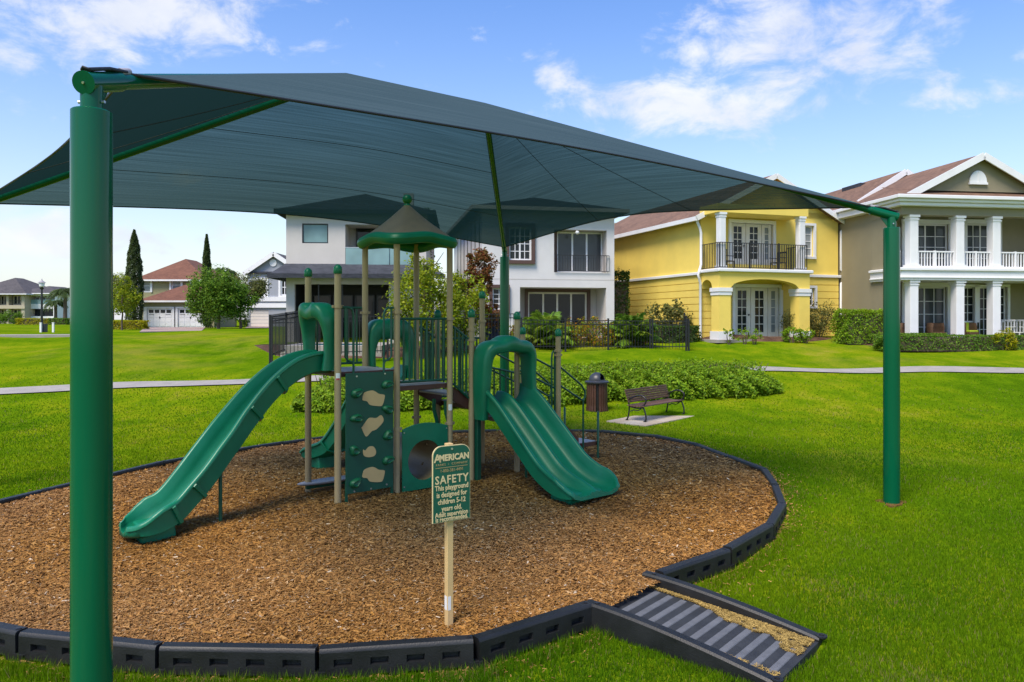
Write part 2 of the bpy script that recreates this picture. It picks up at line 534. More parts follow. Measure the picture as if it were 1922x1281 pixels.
M = {
    'lawn': lawn_mat(),
    'blade': leaf_mat('grass_blade', 0.40, 0.7, 0.03),
    'mulch': ground_mat('mulch_bed', [(0.3, (0.05, 0.022, 0.008)), (0.55, (0.13, 0.062, 0.02)), (0.8, (0.24, 0.125, 0.045))], 0.5, 22, bump=0.9, bscale=45),
    'darkmulch': ground_mat('dark_mulch', [(0.35, (0.03, 0.016, 0.011)), (0.6, (0.075, 0.04, 0.027)), (0.8, (0.14, 0.085, 0.055))], 1.5, 14, bump=0.9, bscale=20),
    'chip': attr_mat('wood_chip', 0.8),
    'leaf': leaf_mat('leaf', 0.42, 0.45),
    'bark': mat('bark', (0.11, 0.08, 0.055), 0.9, var=0.4, scale=9, bump=0.6, bscale=25),
    'concrete': mat('concrete', (0.31, 0.285, 0.255), 0.9, var=0.16, scale=2.2, bump=0.15, bscale=50),
    'pad': mat('bench_pad', (0.40, 0.30, 0.19), 0.9, var=0.12, scale=1.6, bump=0.2, bscale=40, col2=(0.42, 0.39, 0.34)),
    'paver': mat('paver', (0.34, 0.24, 0.2), 0.9, var=0.2, scale=1.5),
    'gplas': mat('green_plastic', (0.003, 0.165, 0.084), 0.38, var=0.16, scale=2.2, bump=0.05, bscale=90),
    'gpost': mat('green_powder_coat', (0.001, 0.092, 0.040), 0.13, var=0.10, scale=2.0, stretch=(1, 1, .2), bump=0.02, bscale=120, spec=0.32),
    'gpipe': mat('green_pipe', (0.003, 0.070, 0.042), 0.34, var=0.12, scale=4.0),
    'gpanel': mat('green_panel', (0.003, 0.075, 0.046), 0.45, var=0.10, scale=3.0, bump=0.06, bscale=150),
    'ghold': mat('climbing_hold_green', (0.004, 0.105, 0.042), 0.45, var=0.12, scale=9),
    'tan': mat('tan_powder_coat', (0.37, 0.275, 0.15), 0.42, var=0.07, scale=3.0, bump=0.03, bscale=110),
    'tanply': mat('tan_panel', (0.60, 0.42, 0.19), 0.5, var=0.06, scale=4.0),
    'tube': mat('tan_tunnel', (0.25, 0.17, 0.085), 0.45, var=0.1, scale=4.0),
    'brownsteel': mat('brown_deck', (0.085, 0.028, 0.018), 0.5, var=0.15, scale=6),
    'deck': mat('grey_deck', (0.33, 0.31, 0.33), 0.5, var=0.1, scale=14),
    'rooftan': mat('tan_roof', (0.20, 0.155, 0.10), 0.42, var=0.1, scale=4, bump=0.05, bscale=70),
    'black': mat('black_plastic', (0.005, 0.006, 0.0065), 0.5, var=0.35, scale=3.0, bump=0.15, bscale=80, col2=(0.011, 0.012, 0.0135)),
    'rampdark': mat('ramp_dark', (0.024, 0.027, 0.031), 0.7, var=0.3, scale=7, bump=0.2, bscale=90),
    'ramplight': mat('ramp_grip', (0.115, 0.122, 0.135), 0.7, var=0.18, scale=9, bump=0.3, bscale=90),
    'iron': mat('black_iron', (0.012, 0.012, 0.014), 0.38, var=0.2, scale=8),
    'fence': mat('fence_iron', (0.008, 0.009, 0.011), 0.45, var=0.2, scale=5),
    'slat': mat('brown_slat', (0.115, 0.060, 0.040), 0.55, var=0.25, scale=3.0, bump=0.2, bscale=30, stretch=(1, 1, 1)),
    'binslat': mat('bin_slat', (0.062, 0.024, 0.013), 0.5, var=0.2, scale=4.0, bump=0.2, bscale=30),
    'binlid': mat('bin_lid', (0.030, 0.034, 0.042), 0.4, var=0.2, scale=6),
    'steel': mat('galvanised', (0.55, 0.56, 0.58), 0.3, metal=0.8, var=0.1),
    'sticker': mat('sticker', (0.75, 0.75, 0.74), 0.5, var=0.04),
    'stickerred': mat('sticker_red', (0.45, 0.05, 0.05), 0.5, var=0.04),
    'cream': mat('sign_cream', (0.62, 0.50, 0.27), 0.55, var=0.03),
    'signgreen': mat('sign_green', (0.004, 0.085, 0.052), 0.45, var=0.06, scale=5),
    'gold': mat('dull_gold', (0.33, 0.25, 0.11), 0.5, var=0.1),
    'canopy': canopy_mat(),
    'cable': mat('black_cable', (0.012, 0.013, 0.015), 0.6),
    'white': mat('white_paint', (0.74, 0.74, 0.75), 0.5, var=0.05, scale=1.5),
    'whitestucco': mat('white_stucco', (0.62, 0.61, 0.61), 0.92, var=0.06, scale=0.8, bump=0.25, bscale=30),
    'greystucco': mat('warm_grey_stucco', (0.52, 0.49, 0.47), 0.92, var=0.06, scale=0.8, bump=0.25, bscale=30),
    'yellow': mat('yellow_stucco', (0.80, 0.60, 0.125), 0.92, var=0.07, scale=0.9, bump=0.3, bscale=28),
    'olive': mat('olive_stucco', (0.255, 0.225, 0.145), 0.92, var=0.07, scale=0.9, bump=0.25, bscale=28),
    'sage': mat('sage_stucco', (0.29, 0.27, 0.15), 0.92, var=0.06, scale=0.9),
    'blgrey': mat('blue_grey_siding', (0.30, 0.32, 0.36), 0.8, var=0.05, scale=0.9),
    'beige': mat('beige_stucco', (0.42, 0.37, 0.27), 0.9, var=0.05),
    'browntrim': mat('brown_trim', (0.085, 0.045, 0.035), 0.6, var=0.1),
    'door': mat('cream_door', (0.66, 0.62, 0.56), 0.5, var=0.05),
    'porchdark': mat('dark_interior', (0.022, 0.021, 0.023), 0.7, var=0.25, scale=1.2),
    'glass': glass_mat('window_glass'),
    'glassmid': glass_mat('window_glass_pale', (0.06, 0.068, 0.075), 0.05),
    'glasslight': glass_mat('window_glass_blind', (0.22, 0.24, 0.25), 0.08),
    'glassteal': glass_mat('window_glass_teal', (0.16, 0.26, 0.27), 0.06),
    'roofbrown': shingle_mat('brown_shingle', (0.105, 0.058, 0.036), (0.225, 0.128, 0.08)),
    'roofrust': shingle_mat('rust_tile', (0.10, 0.040, 0.024), (0.19, 0.082, 0.048)),
    'roofslate': shingle_mat('slate_roof', (0.020, 0.023, 0.032), (0.05, 0.055, 0.07)),
    'roofgrey': shingle_mat('grey_roof', (0.045, 0.04, 0.042), (0.10, 0.09, 0.09)),
    'wicker': mat('wicker', (0.11, 0.06, 0.03), 0.8, var=0.3, scale=20),
    'lime': mat('lime_cushion', (0.42, 0.55, 0.03), 0.8),
    'straw': attr_mat('straw', 0.9),
    'water': mat('pool_water', (0.02, 0.22, 0.30), 0.06, var=0.25, scale=2.0, bump=0.1, bscale=6),
}

# ------------------------------------------------------------------ object helpers
COL = scene.collection


def tag(o, label=None, cat=None, group=None, kind=None):
    if label:
        o['label'] = label
    if cat:
        o['category'] = cat
    if group:
        o['group'] = group
    if kind:
        o['kind'] = kind
    return o


def thing(name, label, cat, loc=(0, 0, 0), rz=0.0, group=None):
    o = bpy.data.objects.new(name, None)
    o.empty_display_size = 0.2
    COL.objects.link(o)
    o.location = loc
    o.rotation_euler = (0, 0, rz)
    return tag(o, label, cat, group)


def copy_tree(o, parent=None):
    c = o.copy()
    COL.objects.link(c)
    if parent:
        c.parent = parent
    for ch in o.children:
        copy_tree(ch, c)
    return c


class MB:
    def __init__(s):
        s.v, s.f = [], []

    def add(s, vs, fs):
        n = len(s.v)
        s.v += [tuple(q) for q in vs]
        s.f += [tuple(n + i for i in f) for f in fs]
        return s

    def box(s, x0, x1, y0, y1, z0, z1):
        return s.add([(x0, y0, z0), (x1, y0, z0), (x1, y1, z0), (x0, y1, z0), (x0, y0, z1), (x1, y0, z1), (x1, y1, z1), (x0, y1, z1)],
                     [(0, 3, 2, 1), (4, 5, 6, 7), (0, 1, 5, 4), (1, 2, 6, 5), (2, 3, 7, 6), (3, 0, 4, 7)])

    def beam(s, a, b, w, h, up=(0, 0, 1)):               # a bar of section w x h from a to b
        a, b = Vector(a), Vector(b)
        t = (b - a).normalized()
        sd = t.cross(Vector(up))
        if sd.length < 1e-6:
            sd = Vector((1, 0, 0))
        sd.normalize()
        n = sd.cross(t)
        vs = []
        for p in (a, b):
            for i, j in ((-1, -1), (1, -1), (1, 1), (-1, 1)):
                vs.append(p + sd * (i * w / 2) + n * (j * h / 2))
        return s.add(vs, [(3, 2, 1, 0), (4, 5, 6, 7), (0, 1, 5, 4), (1, 2, 6, 5), (2, 3, 7, 6), (3, 0, 4, 7)])

    def tube(s, pts, r, n=8, caps=True):
        pts = [Vector(p) for p in pts]
        k = len(pts)
        rs = r if isinstance(r, (list, tuple)) else [r] * k
        prev = None
        rings = []
        for i, p in enumerate(pts):
            t = (pts[min(i + 1, k - 1)] - pts[max(i - 1, 0)])
            if t.length < 1e-9:
                t = Vector((0, 0, 1))
            t.normalize()
            if prev is None:
                ref = Vector((0, 0, 1)) if abs(t.z) < 0.9 else Vector((1, 0, 0))
                a = t.cross(ref).normalized()
            else:
                a = prev - t * prev.dot(t)
                a.normalize()
            prev = a
            b = t.cross(a)
            rings.append([p + (a * math.cos(2 * PI * j / n) + b * math.sin(2 * PI * j / n)) * rs[i] for j in range(n)])
        return s.loft(rings, True, caps)

    def loft(s, rings, closed=True, caps=True):
        n = len(rings[0])
        vs = [q for ring in rings for q in ring]
        fs = []
        m = n if closed else n - 1
        for i in range(len(rings) - 1):
            for j in range(m):
                k = (j + 1) % n
                fs.append((i * n + j, i * n + k, (i + 1) * n + k, (i + 1) * n + j))
        if caps and closed:
            fs.append(tuple(range(n - 1, -1, -1)))
            b = (len(rings) - 1) * n
            fs.append(tuple(b + j for j in range(n)))
        return s.add(vs, fs)

    def lathe(s, prof, c=(0, 0, 0), n=20, axis='z'):
        rings = []
        for (r, z) in prof:
            rings.append([(c[0] + r * math.cos(2 * PI * j / n), c[1] + r * math.sin(2 * PI * j / n), c[2] + z) for j in range(n)])
        return s.loft(rings, True, True)

    def prism(s, poly, fn, d0, d1):                      # polygon (a, b) extruded; fn(a, b, d) gives the point
        n = len(poly)
        vs = [fn(a, b, d0) for a, b in poly] + [fn(a, b, d1) for a, b in poly]
        fs = [tuple(range(n)), tuple(range(2 * n - 1, n - 1, -1))]
        for i in range(n):
            k = (i + 1) % n
            fs.append((i, i + n, k + n, k))
        return s.add(vs, fs)

    def sphere(s, c, r, n=12, m=8, sz=1.0):
        rings = []
        for i in range(m + 1):
            th = PI * i / m
            rr = max(1e-4, r * math.sin(th))
            rings.append([(c[0] + rr * math.cos(2 * PI * j / n), c[1] + rr * math.sin(2 * PI * j / n), c[2] - r * sz * math.cos(th)) for j in range(n)])
        return s.loft(rings, True, True)

    def xf(s, fn):
        s.v = [tuple(fn(Vector(q))) for q in s.v]
        return s

    def mesh(s, name, m, smooth=None):
        me = bpy.data.meshes.new(name)
        me.from_pydata(s.v, [], s.f)
        me.update()
        bm = bmesh.new()
        bm.from_mesh(me)
        bmesh.ops.recalc_face_normals(bm, faces=bm.faces)
        bm.to_mesh(me)
        bm.free()
        if m:
            me.materials.append(M[m] if isinstance(m, str) else m)
        if smooth:
            me.polygons.foreach_set('use_smooth', [True] * len(me.polygons))
            me.set_sharp_from_angle(angle=R(smooth))
        return me

    def build(s, name, m, parent=None, smooth=None, bevel=0.0, sub=0, bseg=2):
        o = bpy.data.objects.new(name, s.mesh(name, m, smooth))
        COL.objects.link(o)
        if parent:
            o.parent = parent
        if bevel > 0:
            b = o.modifiers.new('bevel', 'BEVEL')
            b.width = bevel
            b.segments = bseg
            b.limit_method = 'ANGLE'
            b.angle_limit = R(35)
            if not smooth:
                o.data.polygons.foreach_set('use_smooth', [True] * len(o.data.polygons))
                o.data.set_sharp_from_angle(angle=R(35))
                b.harden_normals = True
        if sub:
            q = o.modifiers.new('subdivision', 'SUBSURF')
            q.levels = sub
            q.render_levels = sub
        return o


def bx(name, m, parent, x0, x1, y0, y1, z0, z1, bevel=0.0):
    return MB().box(x0, x1, y0, y1, z0, z1).build(name, m, parent, bevel=bevel)


def spline(pts, n):                                       # Catmull-Rom through the points, n steps between each pair
    P = [np.array(p, float) for p in pts]
    P = [2 * P[0] - P[1]] + P + [2 * P[-1] - P[-2]]
    out = []
    for i in range(1, len(P) - 2):
        for k in range(n):
            t = k / n
            a, b, c, d = P[i - 1], P[i], P[i + 1], P[i + 2]
            out.append(0.5 * ((2 * b) + (c - a) * t + (2 * a - 5 * b + 4 * c - d) * t * t + (-a + 3 * b - 3 * c + d) * t ** 3))
    out.append(P[-2])
    return out


def np_mesh(name, verts, nper, cols, m, parent=None):     # many loose faces with nper corners each, one colour per face
    nf = len(verts) // nper
    me = bpy.data.meshes.new(name)
    me.vertices.add(len(verts))
    me.vertices.foreach_set('co', np.ascontiguousarray(verts, np.float32).ravel())
    me.loops.add(len(verts))
    me.loops.foreach_set('vertex_index', np.arange(len(verts), dtype=np.int32))
    me.polygons.add(nf)
    me.polygons.foreach_set('loop_start', np.arange(0, len(verts), nper, dtype=np.int32))
    me.polygons.foreach_set('loop_total', np.full(nf, nper, np.int32))
    me.update(calc_edges=True)
    ca = me.color_attributes.new('col', 'FLOAT_COLOR', 'POINT')
    c4 = np.ones((len(verts), 4), np.float32)
    c4[:, :3] = np.repeat(cols, nper, axis=0)
    ca.data.foreach_set('color', c4.ravel())
    me.materials.append(M[m])
    o = bpy.data.objects.new(name, me)
    COL.objects.link(o)
    if parent:
        o.parent = parent
    return o


def rand_unit(rng, n):
    v = rng.normal(size=(n, 3))
    return v / np.linalg.norm(v, axis=1, keepdims=True)


def leaf_quads(rng, P, size, aspect=0.5, up=0.3, out=None):
    n = len(P)
    nrm = rand_unit(rng, n)
    nrm[:, 2] = np.abs(nrm[:, 2]) + up
    if out is not None:
        nrm = nrm + out * 0.7
    nrm /= np.linalg.norm(nrm, axis=1, keepdims=True)
    t = np.cross(nrm, rand_unit(rng, n))
    t /= np.linalg.norm(t, axis=1, keepdims=True) + 1e-9
    b = np.cross(nrm, t)
    L = (size * (0.6 + 0.8 * rng.random(n)))[:, None]
    W = L * aspect
    q = np.stack([P - t * L * .5, P + b * W * .5 + nrm * L * .06, P + t * L * .5 - nrm * L * .1, P - b * W * .5 + nrm * L * .06], axis=1)
    return q.reshape(-1, 3)


def leaf_cols(rng, n, pal, jitter=0.18):
    pal = np.array(pal)
    k = rng.integers(0, len(pal), n)
    k2 = rng.integers(0, len(pal), n)
    w = rng.random((n, 1)) if len(pal) < 6 else np.ones((n, 1))
    c = pal[k] * w + pal[k2] * (1 - w)
    return np.clip(c * (1 + jitter * rng.normal(size=(n, 1))), 0.002, 1)


def clumped(rng, c, rad, nclump, per, cr, shell=0.55, squash=1.0):
    d = rand_unit(rng, nclump)
    r = shell + (1 - shell) * rng.random((nclump, 1)) ** 0.6
    K = np.array(c) + d * r * np.array(rad) * (0.82 + 0.3 * rng.random((nclump, 1)))
    s = cr * (0.55 + 0.9 * rng.random((nclump, 1)))
    P = np.repeat(K, per, 0) + rand_unit(rng, nclump * per) * (rng.random((nclump * per, 1)) ** 0.45) * np.repeat(s, per, 0)
    O = rand_unit(rng, nclump * per) * .3 + (P - np.repeat(K, per, 0)) / np.repeat(s, per, 0)
    return P, O


PAL = {
    'mid': [(0.083, 0.188, 0.018), (0.135, 0.255, 0.024), (0.060, 0.135, 0.018), (0.180, 0.300, 0.030)],
    'yellow': [(0.264, 0.330, 0.013), (0.187, 0.275, 0.015), (0.330, 0.352, 0.022), (0.110, 0.187, 0.015)],
    'hedge': [(0.161, 0.299, 0.014), (0.218, 0.356, 0.016), (0.103, 0.218, 0.014), (0.265, 0.380, 0.023)],
    'dark': [(0.042, 0.098, 0.020), (0.070, 0.140, 0.022), (0.028, 0.070, 0.017), (0.098, 0.154, 0.031)],
    'olive': [(0.144, 0.163, 0.044), (0.100, 0.119, 0.031), (0.062, 0.081, 0.022), (0.188, 0.188, 0.069)],
    'red': [(0.22, 0.08, 0.03), (0.15, 0.065, 0.025), (0.10, 0.11, 0.022), (0.28, 0.13, 0.045)],
    'flower': [(0.50, 0.27, 0.012), (0.15, 0.22, 0.014), (0.19, 0.26, 0.015), (0.40, 0.32, 0.015), (0.10, 0.18, 0.012), (0.46, 0.18, 0.012), (0.17, 0.23, 0.012)],
    'gold': [(0.46, 0.40, 0.012), (0.34, 0.34, 0.012), (0.22, 0.28, 0.012)],
    'palm': [(0.172, 0.299, 0.029), (0.115, 0.230, 0.023), (0.253, 0.356, 0.040)],
    'dull': [(0.074, 0.115, 0.038), (0.101, 0.142, 0.051), (0.047, 0.081, 0.027)],
}


def trunk_mesh(rng, h, r, lean=0.1, limbs=6, spread=1.0, z0=0.45):
    mb = MB()
    pts = [(0, 0, -0.1)]
    x = y = 0
    for i in range(1, 6):
        x += (rng.random() - .5) * lean
        y += (rng.random() - .5) * lean
        pts.append((x, y, h * i / 5))
    mb.tube(pts, [r * 1.25, r, r * .9, r * .75, r * .6, r * .35], 8)
    for k in range(limbs):
        t = z0 + (0.95 - z0) * k / max(1, limbs - 1)
        i = min(4, int(t * 5))
        f = t * 5 - i
        p = [pts[i][q] + (pts[i + 1][q] - pts[i][q]) * f for q in range(3)]
        a = k * 2.4 + rng.random()
        L = spread * (0.6 + 0.5 * rng.random())
        e = (p[0] + math.cos(a) * L * .8, p[1] + math.sin(a) * L * .8, p[2] + L * .65)
        m_ = (p[0] + math.cos(a) * L * .45, p[1] + math.sin(a) * L * .45, p[2] + L * .25)
        mb.tube([p, m_, e], [r * .45, r * .3, r * .12], 6)
    return mb


def tree(name, label, loc, trunk_h, trunk_r, blobs, pal, leaf, group=None, limbs=6, spread=1.0, seed=1, cat='tree', z0=.45, aspect=.5):
    rng = np.random.default_rng(seed)
    t = thing(name, label, cat, loc, 0, group)
    trunk_mesh(rng, trunk_h, trunk_r, limbs=limbs, spread=spread, z0=z0).build('trunk', 'bark', t, smooth=50)
    Ps, Os = [], []
    for (c, rad, nc, per, cr) in blobs:
        P, O = clumped(rng, c, rad, int(nc * 1.25), int(per * 1.5), cr)
        Ps.append(P)
        Os.append(O)
    P = np.concatenate(Ps)
    np_mesh('crown', leaf_quads(rng, P, leaf * 1.25, aspect, .3, np.concatenate(Os)), 4, leaf_cols(rng, len(P), PAL[pal]), 'leaf', t)
    return t


def bush(name, label, loc, rad, nc, per, pal, leaf, seed=1, group=None, cat='shrub', rz=0.0, aspect=.5, cr=None, stems=True):
    rng = np.random.default_rng(seed)
    t = thing(name, label, cat, loc, rz, group)
    P, O = clumped(rng, (0, 0, rad[2]), rad, nc, per, cr or min(rad) * .3, .35)
    P[:, 2] = np.where(P[:, 2] < 0.02, 0.02 + rng.random(len(P)) * .2, P[:, 2])
    np_mesh('foliage', leaf_quads(rng, P, leaf, aspect, .3, O), 4, leaf_cols(rng, len(P), PAL[pal]), 'leaf', t)
    if stems:
        mb = MB()
        for k in range(7):
            a = k * 2.4
            mb.tube([(math.cos(a) * rad[0] * .12, math.sin(a) * rad[1] * .12, -.05), (math.cos(a) * rad[0] * .5, math.sin(a) * rad[1] * .5, rad[2] * 1.3)], [.02, .008], 5)
        mb.build('stem', 'bark', t)
    return t


def box_hedge(name, label, loc, rz, L, W, Hh, n, pal, leaf, seed=1, group=None, rough=.08, cat='hedge'):
    rng = np.random.default_rng(seed)
    t = thing(name, label, cat, loc, rz, group)
    n1 = n
    P = rng.random((n1, 3)) * 2 - 1
    face = rng.integers(0, 5, n1)
    j = 1 - 0.16 * rng.random(n1) ** 2
    P[face == 0, 0] = j[face == 0]
    P[face == 1, 0] = -j[face == 1]
    P[face == 2, 1] = j[face == 2]
    P[face == 3, 1] = -j[face == 3]
    P[face == 4, 2] = j[face == 4]
    O = np.zeros_like(P)
    O[face == 0, 0] = 1; O[face == 1, 0] = -1; O[face == 2, 1] = 1; O[face == 3, 1] = -1; O[face == 4, 2] = 1
    lump = 1 + rough * np.sin(P[:, :1] * L * 3.1 + seed) * np.cos(P[:, 2:3] * 4 + P[:, 1:2] * 3) + rough * .6 * rng.normal(size=(n1, 1))
    P = P * np.array([[L / 2, W / 2, Hh / 2]]) * lump + np.array([[0, 0, Hh / 2]])
    P[:, 2] = np.maximum(P[:, 2], 0.02)
    np_mesh('foliage', leaf_quads(rng, P, leaf, .55, .2, O), 4, leaf_cols(rng, n1, PAL[pal]), 'leaf', t)
    mb = MB().box(-L * .44, L * .44, -W * .36, W * .36, -.05, Hh * .86)
    mb.build('inner_branches', 'bark', t)
    return t


def palm(name, label, loc, trunk_h, trunk_r, nf, flen, droop, pal='palm', seed=1, leaflet=.3, group=None, cat='palm', lift=.9, base=0.0, wleaf=.05):
    rng = np.random.default_rng(seed)
    t = thing(name, label, cat, loc, 0, group)
    if trunk_h > .3:
        MB().tube([(0, 0, -.1), (.05, 0, trunk_h * .5), (0, 0, trunk_h)], [trunk_r * 1.2, trunk_r, trunk_r * .9], 10).build('trunk', 'bark', t, smooth=60)
    V, Cc = [], []
    rib = MB()
    for k in range(nf):
        a = k * 2.399 + rng.random() * .4
        e = lift * (0.25 + 0.75 * rng.random())
        L = flen * (.75 + .4 * rng.random())
        d = np.array([math.cos(a), math.sin(a), 0])
        sd = np.array([-math.sin(a), math.cos(a), 0])
        S = 14
        pts = []
        for i in range(S + 1):
            s = i / S
            pts.append(np.array([0, 0, trunk_h + base]) + d * L * s * math.cos(e) * (1 - .12 * s) + np.array([0, 0, 1]) * (L * s * math.sin(e) * 1.2 - droop * L * s * s))
        rib.tube([tuple(p) for p in pts[::3]], [.022, .016, .011, .007, .004][:len(pts[::3])], 4)
        col = np.array(PAL[pal][int(rng.integers(0, len(PAL[pal])))]) * (.75 + .5 * rng.random())
        for i in range(2, S):
            tt = pts[i + 1] - pts[i]
            tt = tt / np.linalg.norm(tt)
            for sg in (-1, 1):
                for q in (0, .5):
                    p = pts[i] + (pts[i + 1] - pts[i]) * q
                    ll = leaflet * (1 - .55 * abs(i / S - .45)) * (.8 + .4 * rng.random())
                    dd = sd * sg * .8 + tt * .55 + np.array([0, 0, -.35 - .25 * rng.random()])
                    dd /= np.linalg.norm(dd)
                    wv = tt * wleaf * .5
                    V += [p - wv * .5, p + dd * ll * .5 - wv, p + dd * ll + np.array([0, 0, -.05 * ll]), p + dd * ll * .5 + wv]
                    Cc.append(col * (.85 + .3 * rng.random()))
    rib.build('frond_rib', 'leafstem', t)
    np_mesh('crown', np.array(V), 4, np.array(Cc), 'leaf', t)
    return t


M['leafstem'] = mat('leaf_stem', (0.10, 0.13, 0.03), 0.6)
M['grillblue'] = mat('grill_cover', (0.010, 0.018, 0.045), 0.7, var=0.2)

# ------------------------------------------------------------------ ground
GY = [-40, 8, 9.5, 11, 18, 20, 22.6, 26, 36, 45, 3000]
GZ = [-.16, -.16, -.10, 0.0, 0.0, .08, .35, .70, 1.55, 1.62, 1.62]


def gz(x, y):
    z = np.interp(y, GY, GZ)
    w = np.clip((np.asarray(y, float) - 19) / 6, 0, 1) * np.clip((60 - np.asarray(y, float)) / 20, 0, 1)
    return z + w * (0.10 * np.sin(np.asarray(x) * .31 + 1.2) * np.cos(np.asarray(y) * .23) + .05 * np.sin(np.asarray(x) * .83 + np.asarray(y) * .5))


def ground_hit(u, v):
    lo = 5.0
    d = lo
    while d < 200:
        p = at(u, v, d)
        if p.z < float(gz(p.x, p.y)):
            return at(u, v, d - .02)
        d += .04
    return at(u, v, 200)


# outline of the wood chip pit: joints of the border timbers, read on the level of their tops
TOPZ = 0.07
J_front = [on_z(u, v, TOPZ) for u, v in [(43.7, 1182), (302.7, 1207), (597.8, 1212), (890, 1194.7), (1106, 1130)]]
J_right = [on_z(u, v, TOPZ) for u, v in [(1236, 1072), (1364, 1027.5), (1444, 981), (1468, 942), (1455, 909), (1434, 879), (1369.5, 855), (1308, 832.5), (1229.7, 816.5), (1127, 807.5)]]
a_, b_ = J_right[-1], on_z(627, 817, TOPZ)
J_back = []
for k in range(1, 6):
    t = k / 5
    p = a_.lerp(b_, t)
    J_back.append(p + Vector((0, 1, 0)) * 1.55 * t * (1 - t) * 1.6 * .55)
J_left = []
c_ = on_z(304, 866, TOPZ)
for k in range(1, 4):
    t = k / 3
    J_left.append(b_.lerp(c_, t) + Vector((-.6, .6, 0)) * .25 * t * (1 - t) * 4 * .6)
J_left += [on_z(77.6, 920, TOPZ), Vector((-6.95, 9.25, TOPZ))]
J_off = [Vector((-6.75, 8.1, TOPZ)), Vector((-6.1, 7.15, TOPZ)), Vector((-5.0, 6.2, TOPZ))]
PIT = np.array([(p.x, p.y) for p in J_front + J_right + J_back + J_left + J_off])


def inside(poly, x, y):
    r = np.zeros(np.shape(x), bool)
    n = len(poly)
    j = n - 1
    for i in range(n):
        xi, yi = poly[i]
        xj, yj = poly[j]
        c = ((yi > y) != (yj > y)) & (x < (xj - xi) * (y - yi) / (yj - yi + 1e-12) + xi)
        r ^= c
        j = i
    return r


def grow(poly, d):
    c = poly.mean(0)
    q = poly - c
    n = np.linalg.norm(q, axis=1, keepdims=True)
    return c + q * (n + d) / n


def make_lawn():
    xs = np.concatenate([np.array([-2500, -900, -400, -220, -140, -100, -75]), np.arange(-60, -14, 1.0), np.arange(-14, 14, .25), np.arange(14, 61, 1.0), np.array([75, 100, 140, 220, 400, 900, 2500])])
    ys = np.concatenate([np.array([-400, -150, -60, -25, -10, -2]), np.arange(2, 24, .25), np.arange(24, 60, .6), np.array([62, 66, 72, 80, 95, 120, 160, 220, 320, 500, 900, 1600, 3000])])
    X, Y = np.meshgrid(xs, ys)
    Z = gz(X, Y)
    ins = inside(grow(PIT, -.02), X, Y)
    Z = np.where(ins, np.minimum(Z, -.06), Z)
    Z = np.where(inside(RAMP_LOW, X, Y), -.24, Z)
    me = bpy.data.meshes.new('ground')
    nx, ny = len(xs), len(ys)
    vs = np.stack([X.ravel(), Y.ravel(), Z.ravel()], 1)
    i = np.arange((ny - 1) * (nx - 1))
    r, c = i // (nx - 1), i % (nx - 1)
    a = r * nx + c
    fs = np.stack([a, a + 1, a + nx + 1, a + nx], 1)
    me.vertices.add(len(vs))
    me.vertices.foreach_set('co', vs.astype(np.float32).ravel())
    me.loops.add(fs.size)
    me.loops.foreach_set('vertex_index', fs.astype(np.int32).ravel())
    me.polygons.add(len(fs))
    me.polygons.foreach_set('loop_start', np.arange(0, fs.size, 4, dtype=np.int32))
    me.polygons.foreach_set('loop_total', np.full(len(fs), 4, np.int32))
    me.update(calc_edges=True)
    me.polygons.foreach_set('use_smooth', np.ones(len(fs), bool))
    me.materials.append(M['lawn'])
    o = bpy.data.objects.new('ground', me)
    COL.objects.link(o)
    tag(o, kind='structure')


# ramp footprint
RL0, RL1 = on_z(1112, 1130, TOPZ), on_z(1455, 1276, -.10)
RR0, RR1 = on_z(1228, 1078, TOPZ), on_z(1550, 1200, -.10)
RAMP_POLY = np.array([(RL0.x, RL0.y), (RL1.x, RL1.y), (RR1.x, RR1.y), (RR0.x, RR0.y)])
_l, _r = RL0.lerp(RL1, .3), RR0.lerp(RR1, .3)
RAMP_LOW = np.array([(_l.x, _l.y), (RL1.x, RL1.y), (RR1.x, RR1.y), (_r.x, _r.y)])
make_lawn()


_dv = (RL1 - RL0).normalized()
_pts = [(q.x, q.y) for q in J_front] + [(RL0.x + _dv.x * .11, RL0.y + _dv.y * .11), (RR0.x + _dv.x * .11, RR0.y + _dv.y * .11)] + [(q.x, q.y) for q in J_right + J_back + J_left + J_off]
PITC = np.array(_pts)


def mz(x, y):                                              # chip surface
    hol = 0.0
    for (hx, hy, hr) in ((-4.05, 8.15, .55), (1.18, 9.75, .60), (-3.35, 12.6, .5), (-1.0, 9.6, .5)):
        hol = hol + np.exp(-((x - hx) ** 2 + (y - hy) ** 2) / hr ** 2)
    return .022 - .05 * hol + .016 * np.sin(x * 1.7 + 1.1 * np.cos(y * .9)) * np.cos(y * 1.3) + .012 * np.sin(x * 4.1 + y * 3.3)


